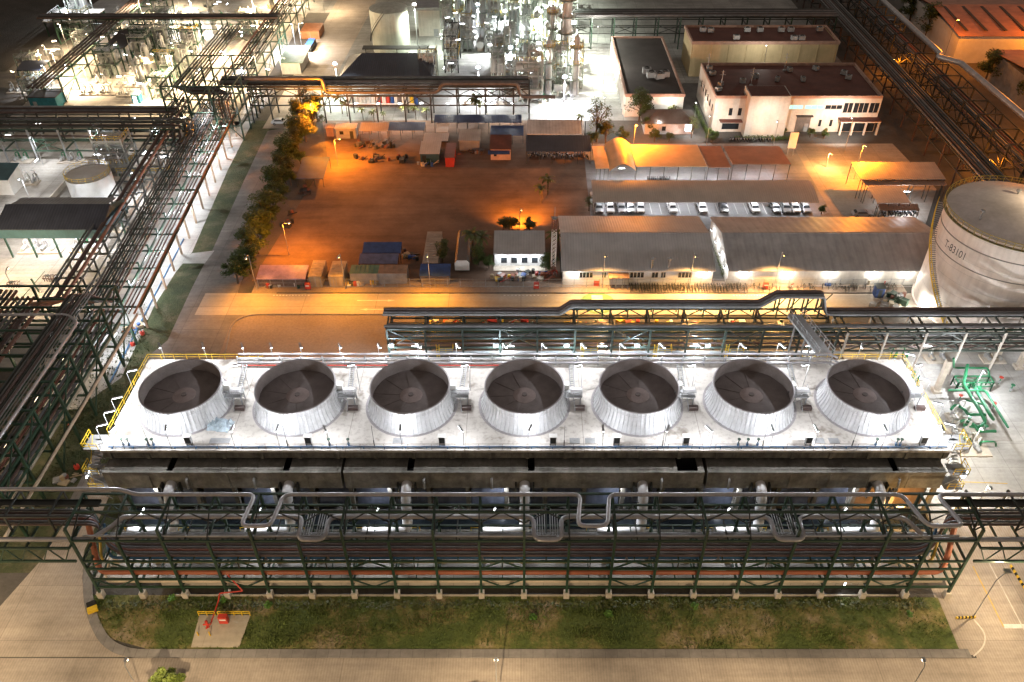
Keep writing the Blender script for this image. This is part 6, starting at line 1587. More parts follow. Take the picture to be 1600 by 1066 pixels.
# ================================================================== SMALL THINGS
def hosebox(u, v, lb, s=1.0):
    p = G(u,v); t = thing('hose_cabinet', lb, 'hose cabinet', (p.x,p.y,0), 'red fire hose cabinets'); x, y = p.x, p.y
    MB().box(x-.6*s,x+.6*s,y-.35*s,y+.35*s,.4*s,1.9*s).build('cabinet', RED, t); m = MB(); [m.box(x+a*s-.05,x+a*s+.05,y-.05,y+.05,0,.4*s) for a in (-.5,.5)]; m.build('leg', DSTEEL, t)
    MB().box(x-.45*s,x+.45*s,y-.37*s,y-.352*s,1.2*s,1.5*s).build('plate', WHITE, t)
hosebox(482,453,'red fire hose cabinet beside the road near the lilac tarpaulin',.85); hosebox(838,452,'red fire hose cabinet at the fence near the guardhouse',.85); hosebox(1195,452,'red fire hose cabinet at the fence before the longest shed',.85)
hosebox(352,974,'red fire hose cabinet on the concrete pad in the lawn',.9)
# hydrant pad on the lawn
pad = [Vector((p.x,p.y,0)) for p in pad_poly]
tag(MB().prism([(p.x,p.y) for p in pad], .02, .16).build('hydrant_pad', slabs('pad_concrete',(.52,.46,.36),20,20,.02,.3,.6)), kind='structure')
t = thing('pad_railing', 'low yellow railing along the back of the hydrant pad', 'railing', (pad[3].x+2.5,pad[3].y,.16)); m = MB()
for a_, b_ in ((.0,.32),(.38,1.0)): m.rail([pad[3].lerp(pad[2],a_)+V(0,-.1,.16), pad[3].lerp(pad[2],b_)+V(0,-.1,.16)], .9, .09, 1.1)
m.build('rail', YELLOW, t)
p = G(326,981); t = thing('fire_hydrant', 'red fire hydrant with two side outlets on the lawn pad', 'hydrant', (p.x,p.y,.16)); m = MB(); m.tube([(p.x,p.y,.16),(p.x,p.y,1.3)],.16,10); m.lathe((p.x,p.y,1.3),[(.16,0),(.2,.02),(.2,.14),(.01,.22)],10); m.build('barrel', RED, t, True)
m = MB(); m.tube([(p.x-.45,p.y-.1,.9),(p.x+.45,p.y-.1,.9)],.11,8); m.tube([(p.x,p.y,.6),(p.x,p.y-.5,.6)],.12,8); m.build('outlet', RED, t, True)
for dx in (-.9,.6): tag(MB().tube([(p.x+dx,p.y-1.2,.16),(p.x+dx,p.y-1.2,1.0)],.08,8).build('bollard', YELLOW), 'short yellow and black bollard %s the hydrant' % ('left of' if dx<0 else 'right of'), 'bollard', 'bollards by the hydrant')
a = G(343,930,.5); tag(MB().tube([(G(375,893).x,62.9,4.5),(G(380,925,2.2).x,61.6,2.4),(G(345,930,1.6).x,61.4,2.2),(G(345,932,.6).x,61.2,.9),(p.x+.3,p.y+.2,.5)],.09,7,.2).build('fire_pipe', RED, None, True), 'thin red fire pipe from the rack down to the hydrant pad', 'pipe')
# barrier block and bits on the kerb at left
p = G(146,955); t = thing('kerb_box', 'small yellow and black box on the kerb at the lawn corner', 'box', (p.x,p.y,.1)); MB().cbox((p.x,p.y,.1),1.2,.8,.5,.5).build('box', YELLOW, t); MB().cbox((p.x-.5,p.y+.8,.1),1.1,.8,.4,.5).build('lid', BLACK, t)
# striped barrier + street lamp base at right
def striped(lb, a, b, w=.2):
    t = thing('striped_kerb', lb, 'barrier', ((a.x+b.x)/2,(a.y+b.y)/2,0)); n = 11
    for k in range(n): m = MB(); m.beam(a.lerp(b,k/n)+V(0,0,.25), a.lerp(b,(k+1)/n)+V(0,0,.25), w, .3); m.build('stripe', YELLOW if k%2==0 else BLACK, t)
striped('yellow and black striped barrier at the right lawn corner', G(1493,967), G(1523,966)); striped('yellow and black striped kerb at the right road edge', G(1578,885), G(1606,930))
# stored goods behind the tower and along the fence
rnd = random.Random(77)
CL = [RED, WHITE, YELLOW, BLUE, GSTEEL, TAN, ORANGEP, DSTEEL, CREAMP, GREEN]
def pile(lb, u, v, w, d, h, n, cat='scrap pile', mats=CL, name='scrap_pile'):
    p = G(u,v); t = thing(name, lb, cat, (p.x,p.y,0))
    for k in range(n):
        m = MB(); x, y = p.x+rnd.uniform(-w/2,w/2), p.y+rnd.uniform(-d/2,d/2); q = rnd.random(); s = rnd.uniform(.4,1.2)
        if q < .45: m.cbox((x,y,.06), s*1.3, s, rnd.uniform(.3,h), rnd.uniform(0,3)); nm = 'crate'
        elif q < .7: m.lathe((x,y,.06),[(.01,0),(.35,0),(.35,.9),(.01,.95)],10); nm = 'drum'
        else: m.beam((x-s,y-s*.4,.2),(x+s,y+s*.4,rnd.uniform(.2,h)),.14); m.beam((x-s,y+.3,.15),(x+s,y+.1,rnd.uniform(.2,h)),.1); nm = 'bar'
        m.build(nm, rnd.choice(mats), t)
DK = [DSTEEL, RUBBER, BROWNP, DSILVER, RUSTP]
pile('dark heap of scrap steel on the orange lit dirt yard, the farther one', 586,228,10,4,1.6,26,mats=DK); pile('dark heap of scrap steel on the orange lit dirt yard, the nearer one', 595,250,14,3,1.2,22,mats=DK)
pile('pale scaffold parts and drums heaped left of the lattice mast', 838,432,8,3,1.0,22); pile('mixed boxes and crates along the fence under the guardhouse', 790,436,7,2.5,.9,18); pile('goods stacked between long containers and fence', 565,445,7,1.2,.8,10)
pile('rubbish and timber by the fence at the orange corner', 450,448,9,1.2,.6,12); pile('pallets and drums before the ribbed roof hut', 668,258,5,1.5,1.2,10); pile('oddments in front of the small pink house', 735,240,6,2,.9,10,mats=DK)
pile('workbenches and boxes before the longest shed, left part', 1245,441,12,1.5,1.0,16); pile('workbenches and boxes before the longest shed, right part', 1390,441,14,1.5,1.0,20); pile('crates and buckets before the first shed', 930,441,7,1.4,1.0,12)
pile('dark oddments under the trees left of the dirt yard, nearer', 452,345,2,6,.8,10,mats=DK); pile('dark oddments under the trees left of the dirt yard, farther', 478,300,2,6,.8,10,mats=DK); pile('planks and barrels beside the dark blue tarpaulin roofs in the yard', 642,400,3,4,.9,10,mats=[BROWNP,TAN,BLUE,DSTEEL])
for i,(u,w) in enumerate(((690,6),(715,3),(770,4),(800,4),(822,3),(905,5),(940,3),(985,4),(1030,5),(1085,4),(1140,5),(1235,5))):
    pile('stored goods behind the rear rack, %s group from the left' % ORD[i], u, 510, w, 2, 1.3, 7, 'stored goods', [RED,YELLOW,WHITE,TAN,GREEN,YELLOW], 'stored_goods')
pile('pipe fittings and white sacks beside the tank stair', 1382,478,5,3,1.2,14,mats=[CREAMP,GSTEEL,GREEN,TAN]); pile('scaffold tubes by the tank foot', 1400,468,4,4,1.6,12,mats=[GREEN,GSTEEL,RUSTP])
t = thing('cubicle', 'small dark blue cubicle near the tank stair', 'cubicle', (G(1371,462).x,G(1371,462).y,0)); p = G(1371,462); MB().cbox((p.x,p.y,0),1.6,1.6,2.2).build('wall', TARPB, t); MB().cbox((p.x,p.y,2.2),1.9,1.9,.12).build('roof', DSTEEL, t); MB().box(p.x-.35,p.x+.35,p.y-.83,p.y-.79,.1,1.9).build('door', DSTEEL, t)
for i,(u,v,mt) in enumerate(((208,532+8,RED),(223,523,RED),(121,732,RED),(104,748,RUSTP),(112,664+3,RED))):
    p = G(u,v); t = thing('red_drum', 'red object on the left verge, %s' % ('nearer one behind the tower corner','farther one behind the tower corner','round one among litter below the rack','crumpled one beside the round one','small one at a rack foot')[i], 'drum', (p.x,p.y,0))
    MB().lathe((p.x,p.y,0),[(.01,0),(.40,.05),(.44,.35),(.38,.7),(.01,.8)],12).build('body', mt, t, True); MB().lathe((p.x,p.y,.75),[(.12,0),(.12,.2),(.01,.2)],8).build('cap', DSTEEL, t)
pile('litter and wood beside the orange posts on the left verge', 205,515,3,2,.8,9,mats=[DSTEEL,ORANGEP,BLUE,TAN]); pile('white litter by the left pavement', 105,748,3,2,.2,9,mats=[GSTEEL,TAN,GSTEEL])

# ================================================================== TREES
def leafball(m, c, r, n, s, rnd, flat=.75):
    for _ in range(n):
        d = Vector((rnd.gauss(0,1),rnd.gauss(0,1),rnd.gauss(0,1))).normalized()*r*rnd.random()**.4; d.z *= flat
        p = Vector(c)+d; a = rnd.uniform(0,6.28); q = rnd.uniform(.5,1.2)*s
        u = Vector((math.cos(a),math.sin(a),rnd.uniform(-.5,.5)))*q; w = Vector((-math.sin(a),math.cos(a),rnd.uniform(-.6,.6)))*q*.55
        m.add([p-u,p+w,p+u,p-w],[(0,1,2,3)])
def make_tree(seed, h, cr, leaf, nb=20, nl=150, s=.27):
    rnd = random.Random(seed); t = thing('tree', 'x', 'tree', (0,0,0))
    m = MB(); m.tube([(0,0,0),(.15,.05,h*.3),(0,.1,h*.6)], .22, 8); ct = []
    for k in range(nb):
        a = rnd.uniform(0,6.28); rr = cr*rnd.uniform(.15,.95); z = h*rnd.uniform(.42,1.0); rr *= (1.15-abs(z/h-.62)*1.3)
        c = (rr*math.cos(a), rr*math.sin(a), z); ct.append(c); m.tube([(0,.08,h*rnd.uniform(.28,.55)),(c[0]*.5,c[1]*.5,z*.85),c], .07, 5)
    m.build('trunk', BARK, t, True); m = MB()
    for c in ct: leafball(m, c, cr*rnd.uniform(.26,.5), int(nl*rnd.uniform(.5,1.4)), s, rnd)
    m.build('crown', leaf, t); return t
def make_palm(seed):
    rnd = random.Random(seed); t = thing('palm_tree', 'x', 'palm', (0,0,0)); h = 4.2; MB().tube([(0,0,0),(.1,0,h*.5),(0,.1,h)], .14, 7).build('trunk', BARK, t, True); m = MB()
    for k in range(15):
        a = k*2.4+rnd.uniform(-.3,.3); L = rnd.uniform(1.6,2.3); up = rnd.uniform(.3,1.0); prev = None
        for j in range(6):
            s = j/5; r = L*s; z = h+up*math.sin(s*2.2)*1.0-s*s*1.0*(1.3-up); w = .34*math.sin(.4+s*2.4)
            c = V(r*math.cos(a),r*math.sin(a)+.1,z); o = V(-math.sin(a)*w,math.cos(a)*w,-.08); cur = (c-o,c+o)
            if prev: m.add([prev[0],prev[1],cur[1],cur[0]],[(0,1,2,3)])
            prev = cur
    m.build('fronds', LEAF2, t); return t
trees = [make_tree(11,7.5,3.2,LEAF), make_tree(12,9.0,2.8,LEAF2), make_tree(13,6.0,2.9,LEAF,18,150), make_tree(14,9.5,3.0,LEAF2,18,60,.26)]
used = [False]*4
def put_tree(k, loc, lb, grp=None, s=1.0, rz=0):
    if not used[k]: o = trees[k]; used[k] = True; o.location = loc; o.rotation_euler = (0,0,rz); o.scale = (s,)*3; o['label'] = lb; 
    else: o = dup(trees[k], loc, rz, lb, scale=s)
    if grp: o['group'] = grp
rnd = random.Random(9)
row = [(372,443,2,.9),(392,428,2,1.0),(398,405,0,.9),(405,378,0,.9),(418,352,0,1.0),(430,330,2,1.0),(432,306,0,.95),(447,286,1,.85),(450,265,0,1.05),(462,248,1,.9),(466,232,0,1.1),(478,222,2,1.1),(473,205,1,1.05),(492,207,0,1.0),(480,188,3,1.0),(497,190,1,.9)]
row += [(412,368,0,.8),(440,296,2,.9),(456,258,2,.9)]
row += [(384,432,2,.6),(404,396,2,.65),(415,376,2,.6),(427,350,2,.65),(443,312,2,.65),(455,290,2,.65),(470,256,2,.6)]
row.sort(key=lambda r: -r[1])
for i,(u,v,k_,s) in enumerate(row):
    p = G(u,v); put_tree(k_, (p.x,p.y,0), 'tree in the dense row left of the dirt yard, %s from the near end' % (ORD[i] if i < 24 else 'last'), 'tree row left of the yard', s, i*.9)
for u,v,k_,s,lb in ((932,222,3,1.15,'tall airy tree between the open striped shelter and the pale hall'),(946,226,1,.75,'smaller tree just right of the tall airy tree'),(925,228,2,.6,'low bushy tree at the right end of the striped shelter'),(998,190,0,1.1,'round dark tree before the front wall of the pale hall'),
    (1022,222,2,.55,'orange lit shrubby tree right of the sodium lamp'),(972,224,2,.65,'orange lit shrubby tree left of the sodium lamp'),(1010,206,2,.7,'orange lit tree just behind the sodium lamp'),(1045,222,2,.4,'small orange lit bush before the hipped roof house'),(1080,216,3,.6,'sparse tree at the right corner of the hipped roof house'),
    (1112,224,2,.6,'green bush left of the office porch'),(1265,215,2,.4,'clipped dark bush by the office garage door'),(1287,217,2,.4,'clipped round bush by the office entrance'),(1222,212,2,.35,'dark shrub beside the office stair block'),(1420,38,0,1.3,'big dark tree at the upper right beyond the silver main'),(1445,60,0,1.4,'dark spreading tree below the big dark tree'),
    (1538,130,0,1.2,'dark tree before the darker factory hall'),(1598,165,2,1.2,'dark tree at the right picture edge'),(800,362,2,.55,'leafy bush behind the guardhouse roof, left'),(828,362,2,.5,'leafy bush behind the guardhouse roof, right'),(786,360,2,.5,'leafy bush at the left rear corner of the guardhouse'),(858,425,0,.55,'green tree at the foot of the lattice mast'),(748,415,0,.6,'green tree left of the guardhouse'),(764,420,2,.45,'small green bush touching the guardhouse'),(692,410,1,.6,'narrow green tree right of the beige container'),
    (920,330,3,.4,'thin shrub at the left end of the carport'),(1283,335,2,.35,'small shrub at the right end of the carport'),(1118,372,2,.3,'small green shrub between the two long sheds'),(1128,410,2,.3,'second small shrub between the two long sheds')):
    p = G(u,v); put_tree(k_, (p.x,p.y,0), lb, None, s, rnd.uniform(0,6))
lime = make_tree(17,3.0,1.7,LEAF_LIT,16,160,.2); lime.location = (G(268,1078).x, G(268,1078).y, 0); lime['label'] = 'lime lit small tree at the lower left picture edge'
dup(lime, (G(748,1098).x, G(748,1098).y, 0), 2.0, 'lime lit tip of a small tree at the bottom picture edge', scale=.7)
pm = make_palm(5); pl = ((535,178,1.1),(543,182,.9),(568,188,.7),(585,191,.7),(600,189,.5),(634,187,.8),(650,187,.8),(667,188,.7),(745,182,1.2),(750,183,.9),(846,318,.9),(856,305,1.0),(740,395,1.1),(752,400,1.1),(867,395,1.0),(908,202,.8),(1013,192,.9),(1050,188,.8))
for i,(u,v,s) in enumerate(pl):
    p = G(u,v); lb = 'palm %s' % ('standing along the road below the rack, %s from the left' % ORD[i] if i < 10 else ('beside the orange pool, nearer','beside the orange pool, farther','left of the guardhouse','touching the guardhouse on its left','beside the lattice mast','left of the tall airy tree','left before the pale hall','right before the pale hall')[i-10])
    if i == 0: pm.location = (p.x,p.y,0); pm.scale = (s,)*3; pm['label'] = lb; pm['group'] = 'palms of the plant'
    else: dup(pm, (p.x,p.y,0), i*1.3, lb, scale=s)
rnd = random.Random(41)
def hedge(lb, u0, v0, u1, v1, w, h, mat=LEAF, n=500):
    a, b = G(u0,v0), G(u1,v1); m = MB()
    for k in range(n):
        p = a.lerp(b, rnd.random()); leafball(m, (p.x,p.y+rnd.uniform(-w,w),rnd.uniform(.2,h)), .4, 2, .28, rnd)
    tag(m.build('hedge', mat), lb, 'hedge')
hedge('clipped hedge along the foot of the office block', 1148,219,1240,219,.5,1.0); hedge('green plants between the two long sheds', 1117,385,1131,432,.4,.9,LEAF2,200); hedge('planted strip along the left wall of the office', 1085,170,1105,212,.8,1.4)
hedge('low weeds where the lawn meets the rack footings', 160,947,780,947,.5,.4,LEAF2,420); hedge('low weeds along the lawn behind the right footings', 800,947,1450,947,.5,.4,LEAF2,420)
for i,(u,v) in enumerate(((833,968),(950,963),(350,940),(270,938),(420,948),(1085,950),(1420,962))):
    p = G(u,v); m = MB(); leafball(m,(p.x,p.y,.5),.5,60,.22,rnd); m.tube([(p.x,p.y,0),(p.x,p.y,.5)],.04,5); tag(m.build('lawn_weed', paint('weed_lime',(.10,.22,.03),.6,0,.4)), 'bright green weed clump on the lawn, %s' % ('left of middle','middle','by the hydrant pipe','left end','left third','right third','near the right end')[i], 'weed', 'weed clumps on the lawn')
# ================================================================== LAMPS
def lamp_post(lb, x, y, h, kind, power, grp=None, arm=(0,-1.2), base=0, radius=.14, spot=None, aim=None):
    t = thing('street_lamp', lb, 'street lamp', (x,y,base), grp)
    m = MB(); m.tube([(x,y,base),(x,y,base+h-.3),(x+arm[0]*.5,y+arm[1]*.5,base+h-.03),(x+arm[0],y+arm[1],base+h)], .06, 7, .3); m.build('pole', GSTEEL, t, True)
    hx, hy, hz = x+arm[0]*1.15, y+arm[1]*1.15, base+h
    MB().cbox((hx,hy,hz-.02), .35+abs(arm[0])*.3, .35+abs(arm[1])*.3, .16).build('lamp_head', GSTEEL, t)
    m = MB(); m.lathe((hx,hy,hz-.03), [(.01,-.14),(.16,-.10),(.22,0),(.01,0.0)], 10); m.build('lens', KMAT[kind], t, True)
    light((hx,hy,hz-.34), power, kind, t, radius, spot, V(*aim)+V(hx,hy,hz-.34) if aim else None)
    return t
# warm lamps over the front road: the visible row, and an unseen row added to light it
for i,u in enumerate((197,775,1443)):
    p = G(u,1031,9.0); lamp_post('slim street lamp at the bottom edge, %s of three from the left' % ORD[i], p.x, p.y-.6, 9.0, 'warm', 700, 'street lamps over the front road', (0,.5))
for i,x in enumerate((-100,-68,-36,-4,28,60,96)):
    lamp_post('added unseen street lamp on the near side of the front road, %s from the left' % ORD[i], x, 34, 14, 'warm', 12600, 'added unseen lamps of the front road', (0,1.5), spot=124, aim=(0,7.5,-14))
lamp_post('added unseen street lamp left of the side road', -76, 57, 12, 'warm', 3600, None, (1.5,0))  # added out of view to brighten the side road
p = G(1522,962); lamp_post('grey curved street lamp at the right lawn corner', p.x, p.y, 8.0, 'warm', 1600, None, (1.6,1.0))
# sodium lamps along the fence of the orange road
fp = ((403,452,'orange',5200),(541,450,'orange',6200),(673,449,'orange',6200),(941,449,'amber',13000),(1076,449,'amber',19000),(1208,447,'amber',19000))
for i,(u,v,k_,pw) in enumerate(fp):
    p = G(u,v); lamp_post('thin pale lamp post at the fence of the orange road, %s from the left' % ORD[i], p.x, p.y-.5, 8.7, k_, pw, 'lamp posts along the orange road', (0,-1.5), spot=150, aim=(0,-4.2,-6))
# sodium lamps in the yard, canteen and plaza
for u,v,vt,k_,pw,lb in ((493,208,160,'deep',15000,'sodium lamp glowing inside the tree row at the yard corner'),(988,246,194,'deep',9500,'sodium lamp standing over the orange canteen canopies'),(1334,280,226,'deep',9500,'sodium lamp on the plaza beside the workshop roofs'),
    (812,362,330,'deep',15000,'double headed sodium lamp behind the guardhouse'),(1290,262,240,'amber',2500,'dim amber lamp on the curb of the plaza')):
    p = G(u,v); h = ZY(p.y, vt); lamp_post(lb, p.x, p.y, max(4,h), k_, pw, None, (.3,.5) if u == 812 else (.3,-.6), spot=125 if u == 812 else None, aim=(0,8,-5) if u == 812 else None)
p = G(452,400); lamp_post('sodium lamp at the tree line over the near left yard corner', p.x, p.y, 8, 'deep', 6500, None, (1.2,0))
p = G(528,258); lamp_post('sodium lamp in the yard right of the blue barrel shelter', p.x, p.y, 7, 'deep', 9500, None, (1.2,0))
for i,(x,y,pw,k_) in enumerate(((128,246,5000,'deep'),(131,196,5000,'deep'),(160,246,11000,'deep'),(109.5,176,900,'deep'),(109.5,240,900,'deep'),(128,165,4000,'deep'))):
    lamp_post('tall sodium lamp on the right, %s' % ('at the corner of the white factory hall','at the corner of the darker factory hall','between the two factory halls','between the right racks near the tank','between the right racks beyond the office','at the right edge near the tank')[i], x, y, (15,15,15,5.5,5.5,9)[i], k_, pw, None, (.8,.4))
# floodlights of the bright white unit
G_ = 'floodlights of the bright white unit'
for i,(x,y,z,pw) in enumerate(((12,219,8,3500),(14.6,233,12,3500),(5,228,14,5000),(-3,236,10,5000),(14.8,249,15,5000),(6,252,15,5000),(-5,262,12,5000),(12,274,18,6000),(0,288,14,6000),(-14,275,10,5000),(-22,300,12,6000),(8,306,18,6000),(-12,226,8,2200),(-52,226,9,2600),(-33,262,14,3000))):
    t = thing('floodlight_mast', 'dazzling floodlight mast among the vessels of the bright unit, %s' % ORD[i], 'floodlight', (x,y,0), G_)
    MB().tube([(x,y,0),(x,y,z)], .12, 7).build('mast', GSTEEL, t); m = MB(); m.box(x-.8,x+.8,y-.3,y+.3,z,z+.5); m.build('housing', GSTEEL, t)
    MB().lathe((x,y,z+.55), [(.01,.5),(.45,.35),(.6,0),(.01,0)], 12).build('lens', E_BLUEW if i%3==0 else E_WHITE, t, True)
    light((x,y-.9,z-.3), pw*6.5, 'green' if i % 3 else 'cool', t, .3, 150, (x,y-2.5,0))
for i,(x,y) in enumerate(((-69,232),(-70,262),(-70,300))): lamp_post('warm lamp post beside the plant road at the back, %s from the front' % ORD[i], x, y, 9, 'warm', 6500, 'lamp posts of the plant road', (1.2,0))
# lights under the rack over the plant road
for i,u in enumerate((525,556,590,624,658,700,760,800)):
    p = G(u,160,5.5); t = thing('rack_lamp', 'small white lamp under the rack across the plant road, %s from the left' % ORD[i], 'lamp', (p.x,p.y,5.2), 'lamps under the rack across the plant road')
    MB().cbox((p.x,p.y,5.3),.9,.3,.15).build('housing', GSTEEL, t); MB().cbox((p.x,p.y,5.18),.8,.24,.1).build('lens', E_COOL, t); light((p.x,p.y-.3,4.9), 700, 'white', t, .1)
# warm lit unit on the left
for i,(x,y,z,pw,k_) in enumerate(((-100,232,10,3800,'warm'),(-112,240,7,2800,'white'),(-104,246,8,3200,'warm'),(-118,252,8,3200,'white'),(-94,258,10,4000,'warm'),(-126,232,7,2500,'warm'),(-138,240,8,3000,'white'),(-145,262,9,4000,'cool'),(-110,282,10,4500,'white'),(-90,284,10,4500,'cool'),(-128,284,10,4000,'warm'),(-86,236,9,2500,'white'),(-72,262,9,3500,'cool'),(-86,310,10,5000,'cool'),(-105,222,6,1800,'warm'),(-122,302,9,4500,'white'),(-78,226,9,2500,'cool'))):
    lamp_post('bright lamp post in the lit unit at the upper left, %s' % ORD[i], x, y, z, ('warm' if i % 4 else k_), pw*5.4, 'lamp posts of the upper left unit', (0,-.8), spot=160, aim=(0,-.6,-6))
# cool lamps of the left yard
for i,(x,y,z,pw,k_) in enumerate(((-90,190,8,2600,'cool'),(-104,188,9,2600,'cool'),(-118,184,8,2600,'cool'),(-112,165,7,2400,'cool'),(-88,168,7,2400,'cool'),(-132,178,8,2800,'cool'),(-80,200,10,1800,'cool'),(-106,124,11,2600,'warm'),(-93,122,11,2400,'warm'),(-112,116,9,1200,'warm'),(-125,150,8,2200,'cool'))):
    lamp_post('lamp post of the left yard, %s' % ('beside the scaffold tower','behind the scaffold tower','before the frame rack','left of the small white tank','right of the small white tank','at the left picture edge','under the junction tower','on the warm slab, farther','on the warm slab beside the rusty rack','on the warm slab, nearer','left of the pump shelter')[i], x, y, z, k_, pw*1.1 if k_=='cool' else pw*(1.5 if y < 120 else 5), 'lamp posts of the left yard', (0,-.9 if y > 130 else .9), spot=160 if y > 130 else 130, aim=(0,-.5,-6) if y > 130 else (0,7,-7))
def tube_fix(lb, x, y, z, L, kind, power, grp, name='tube_lamp', dy=-.3, axis='x'):
    t = thing(name, lb, 'lamp', (x,y,z), grp)
    if axis == 'x': MB().box(x-L/2,x+L/2,y-.1,y+.1,z,z+.1).build('housing', GSTEEL, t); MB().box(x-L/2+.05,x+L/2-.05,y-.08,y+.08,z-.07,z).build('tube', KMAT[kind], t)
    else: MB().box(x-.1,x+.1,y-L/2,y+L/2,z,z+.1).build('housing', GSTEEL, t); MB().box(x-.08,x+.08,y-L/2+.05,y+L/2-.05,z-.07,z).build('tube', KMAT[kind], t)
    light((x,y+dy,z-.3), power, kind, t, .1)
for i in range(4): tube_fix('white tube lamp under the roof of the pump shelter, %s from the left' % ORD[i], -103.5+5*i, 146.5, 6.0, 2.0, 'cool', 1300, 'lamps in the pump shelter')
for i in range(11): y = 112+8.6*i; tube_fix('white tube lamp under the long left rack, %s from the near end' % ORD[i], -71.5-.062*max(0,y-119), y, 4.3, 1.6, 'cool', 700, 'lamps under the long left rack', axis='y')
for i in range(4): tube_fix('white tube lamp under the tall left rack, %s from the near end' % ORD[i], -78, 76+10*i, 4.2, 1.6, 'warm', 320, 'lamps under the tall left rack', axis='y')
# carport, canteen, sheds, guardhouse
for i in range(9): tube_fix('white tube lamp under the carport roof, %s from the left' % ORD[i], 19+5.6*i, 163.0, 3.75, 1.6, 'cool', 300, 'lamps under the carport')
for i,(u,v) in enumerate(((945,262),(972,266),(1005,262),(1030,262),(1060,260),(1090,260),(1120,262),(1170,258),(1205,257))):
    p = G(u,v,3.4); tube_fix('white tube lamp under the canteen canopies, %s from the left' % ORD[i], p.x, p.y+1.2, 3.3, 1.6, 'cool', 220, 'lamps under the canteen canopies', dy=-.6)
for i,x in enumerate((10.5,36)): tube_fix('tube lamp under the front eave of the first shed, %s' % ('left end','right end')[i], x, 132.9, 3.3, 1.4, 'white', 160, 'lamps on the shed fronts')
for i,x in enumerate((44,52.5,61,69.5,76)): tube_fix('tube lamp under the front eave of the longest shed, %s from the left' % ORD[i], x, 132.9, 3.3, 1.8, 'white', 260, 'lamps on the shed fronts')
for i in range(4): y = 135+4.6*i; tube_fix('small lamp on the end wall of the longest shed, %s from the front' % ORD[i], 40.3, y, 3.2, 1.0, 'cool', 110, 'lamps in the gap between the sheds', axis='y')
for i,u in enumerate((785,812,836)): p = G(u,399,2.9); tube_fix('white lamp on the guardhouse front, %s from the left' % ORD[i], p.x, p.y-.3, 2.8, 1.2, 'cool', 130, 'lamps on the guardhouse', dy=-.5)
p = G(1410,298,4); tube_fix('bright lamp beside the lower workshop roof', p.x+1, p.y, 3.8, 1.6, 'cool', 600, 'lamps by the workshop')
p = G(1422,322,3); tube_fix('bright lamp over the motorcycles by the workshop', p.x, p.y+1, 2.8, 1.4, 'cool', 350, 'lamps by the workshop')
# tank foot and right apron
p = G(1432,478); lamp_post('dazzling white lamp at the foot of the tank stair', p.x-.5, p.y-2, 2.2, 'white', 1500, None, (0,-.2))
for i,(x,y,pw,k_) in enumerate(((64,101,2200,'cool'),(76,101,2200,'cool'),(70,88,2600,'white'),(86,90,2600,'white'),(66,76.5,1600,'warm'),(100,100,2600,'cool'),(90,76,2400,'warm'),(63,82,900,'white'))):
    lamp_post('white lamp post on the bright apron right of the tower, %s' % ORD[i], x, y, 6.0, k_, pw*(.38 if i != 1 else 1.0), 'lamp posts on the right apron', (0,-.6))
p = G(1488,774); flood((p.x,p.y,4.0), 500, 'cool', 'small blue-white floodlight beside the right pipe bridge', None)
p = G(1316,931); bulkhead((p.x,p.y+.6,.8), None, 50, 'lit slanting tube lamp in the ditch under the right part of the rack', 'cool')
tube_fix('warm lamp inside the right end of the cooling tower front', 53, 73.8, 4.5, 1.2, 'amber', 700, None)
# cool lamps in the gap between tower and rear rack
for i,x in enumerate((-18,-2,14,30,50,70,92)): tube_fix('white tube lamp low under the rear rack, %s from the left' % ORD[i], x, 108.6, 4.7, 1.8, 'cool', 420, 'low lamps under the rear rack')
# office and hall lamps
for i,(x,y,z,pw) in enumerate(((47,192,9,4500),(82,191,9,5000),(63,189,9,2600),(36,200.5,4,500),(47.5,212,4,500),(24,232,9,3200),(22,206,8,1800),(70,233,12,1800),(40,209.5,5,300),(24,258,9,3200))):  # the lamp before the stair block is added to brighten its front
    lamp_post('pale lamp post by the office buildings, %s' % ('left before the office','before the office entrance','added before the stair block','at the hipped roof house','between pale hall and office','on the road beside the pale hall, nearer','near the tall airy tree','between office and rear hall','at the front wall of the pale hall','on the road beside the pale hall, farther')[i], x, y, z, 'white', pw*(.7 if i in (3,4,7,8) else 1.2), 'lamp posts by the office buildings', (0,.6), spot=110 if i < 3 else None, aim=(0,6,-3) if i < 3 else None)

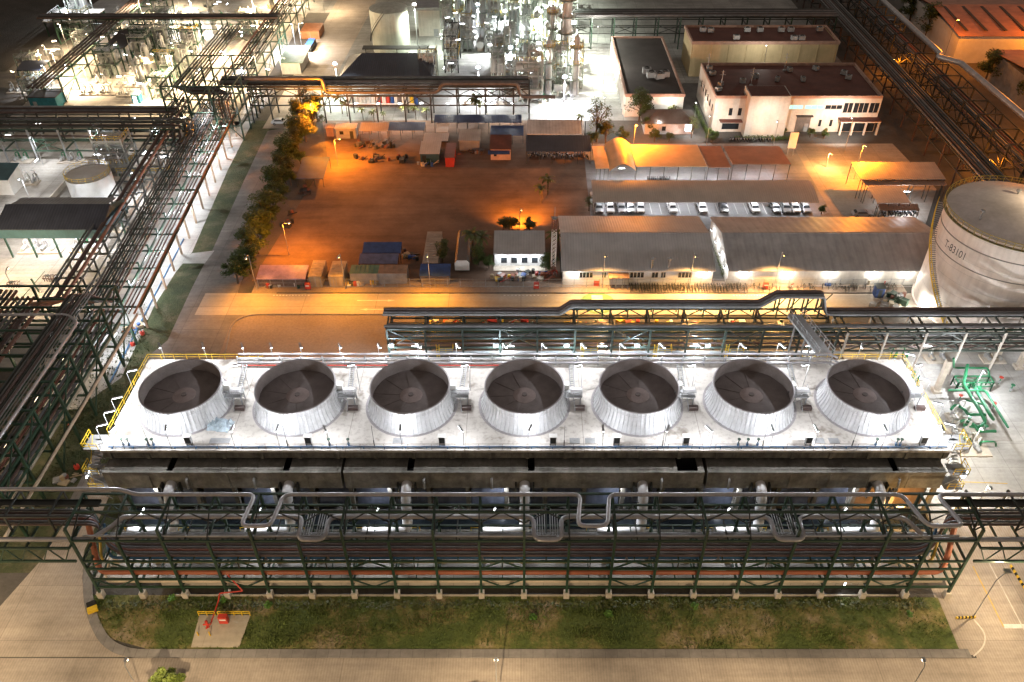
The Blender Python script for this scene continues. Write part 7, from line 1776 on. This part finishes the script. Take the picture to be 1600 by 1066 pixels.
# small lit tubes added at random points for sparkle in the lit units
rnd = random.Random(55)
def glint(kind):
    t = thing('small_lamp', 'x', 'lamp', (0,0,0)); MB().box(-.7,.7,-.08,.12,.05,.2).build('housing', GSTEEL, t); MB().box(-.65,.65,-.14,.1,-.08,.05).build('tube', KMAT[kind], t); return t
gl = {k_: glint(k_) for k_ in ('cool','white','warm')}; fresh = dict.fromkeys(gl, True)
def put_glint(k_, loc, rz, lb, grp):
    if fresh[k_]: o = gl[k_]; o.location = loc; o.rotation_euler = (0,0,rz); o['label'] = lb; o['group'] = grp; fresh[k_] = False
    else: dup(gl[k_], loc, rz, lb, grp)
for n_, (xa_, xb_, ya_, yb_, za_, zb_, lb, grp) in ((46,(-150,-84,222,312,3,8,'small lit tube added at random for sparkle in the warm lit unit','small lamps of the warm lit unit')),(54,(-26,17,220,316,4,13,'small lit tube added at random for sparkle in the bright white unit','small lamps of the bright white unit')),
      (14,(-140,-84,176,200,3,7,'small lit tube added at random in the frame rack yard at the left','small lamps of the left yard')),(12,(-112,-72,228,318,3,6,'small lit tube added at random for sparkle along the rack beside the plant road','small lamps beside the plant road'))):
    for i in range(n_): put_glint(rnd.choice(('cool','white','white','warm') if 'warm' in lb else ('cool','white')), (rnd.uniform(xa_,xb_),rnd.uniform(ya_,yb_),rnd.uniform(za_,zb_)), R(rnd.choice((0,90,30,-30))), lb, grp)
for i,(x,y,z,pw) in enumerate(((-98,226,9,4200),(-92,240,9,4200),(-97,254,9,3600),(-94,214,8,2600))): lamp_post('warm lamp post on the sandy slab of the warm lit unit, %s from the front' % ('second','third','rearmost','first')[i], x, y, z, 'warm', pw, 'lamp posts on the sandy slab', (0,-.8))
t = thing('white_platform', 'white flat platform on green legs before the dark brush at the upper left', 'platform', (-168,286,0))
A, B = G(66,34,5), G(140,34,5); MB().box(A.x,B.x,A.y,A.y+13,4.8,5.1).build('floor', CONC_PALE, t); m = MB(); m.rail([(A.x,A.y+13,5.1),(A.x,A.y,5.1),(B.x,A.y,5.1)],1.2,.1,2.0); m.build('guard_rail', GSTEEL, t)
for x in frange(A.x+.4,B.x-.4,5):
    for y in (A.y+.4, A.y+12.4): MB().box(x-.18,x+.18,y-.18,y+.18,0,4.8).build('leg', GREEN, t)
for i in range(2): lamp_post('lamp post standing on the white platform at the upper left, %s' % ('left','right')[i], A.x+4+i*9, A.y+10, 10, 'cool', 2600, None, (0,-.8))

lamp_post('small lamp on the top of the big tank roof', tcx+4, tcy+1, 4.0, 'warm', 1100, None, (0,-.3), base=tH+1.6)

for i,(x,y,pw) in enumerate(((-136,230,4500),(-143,246,4500),(-134,256,4500))):  # lamps added to brighten the dark ground of the left fringe
    lamp_post('added lamp post at the left fringe of the warm lit unit, %s from the front' % ORD[i], x, y, 8, 'warm' if i else 'cool', pw*1.6, 'added lamp posts at the left fringe', (0,-.8), spot=160, aim=(0,-.6,-6))
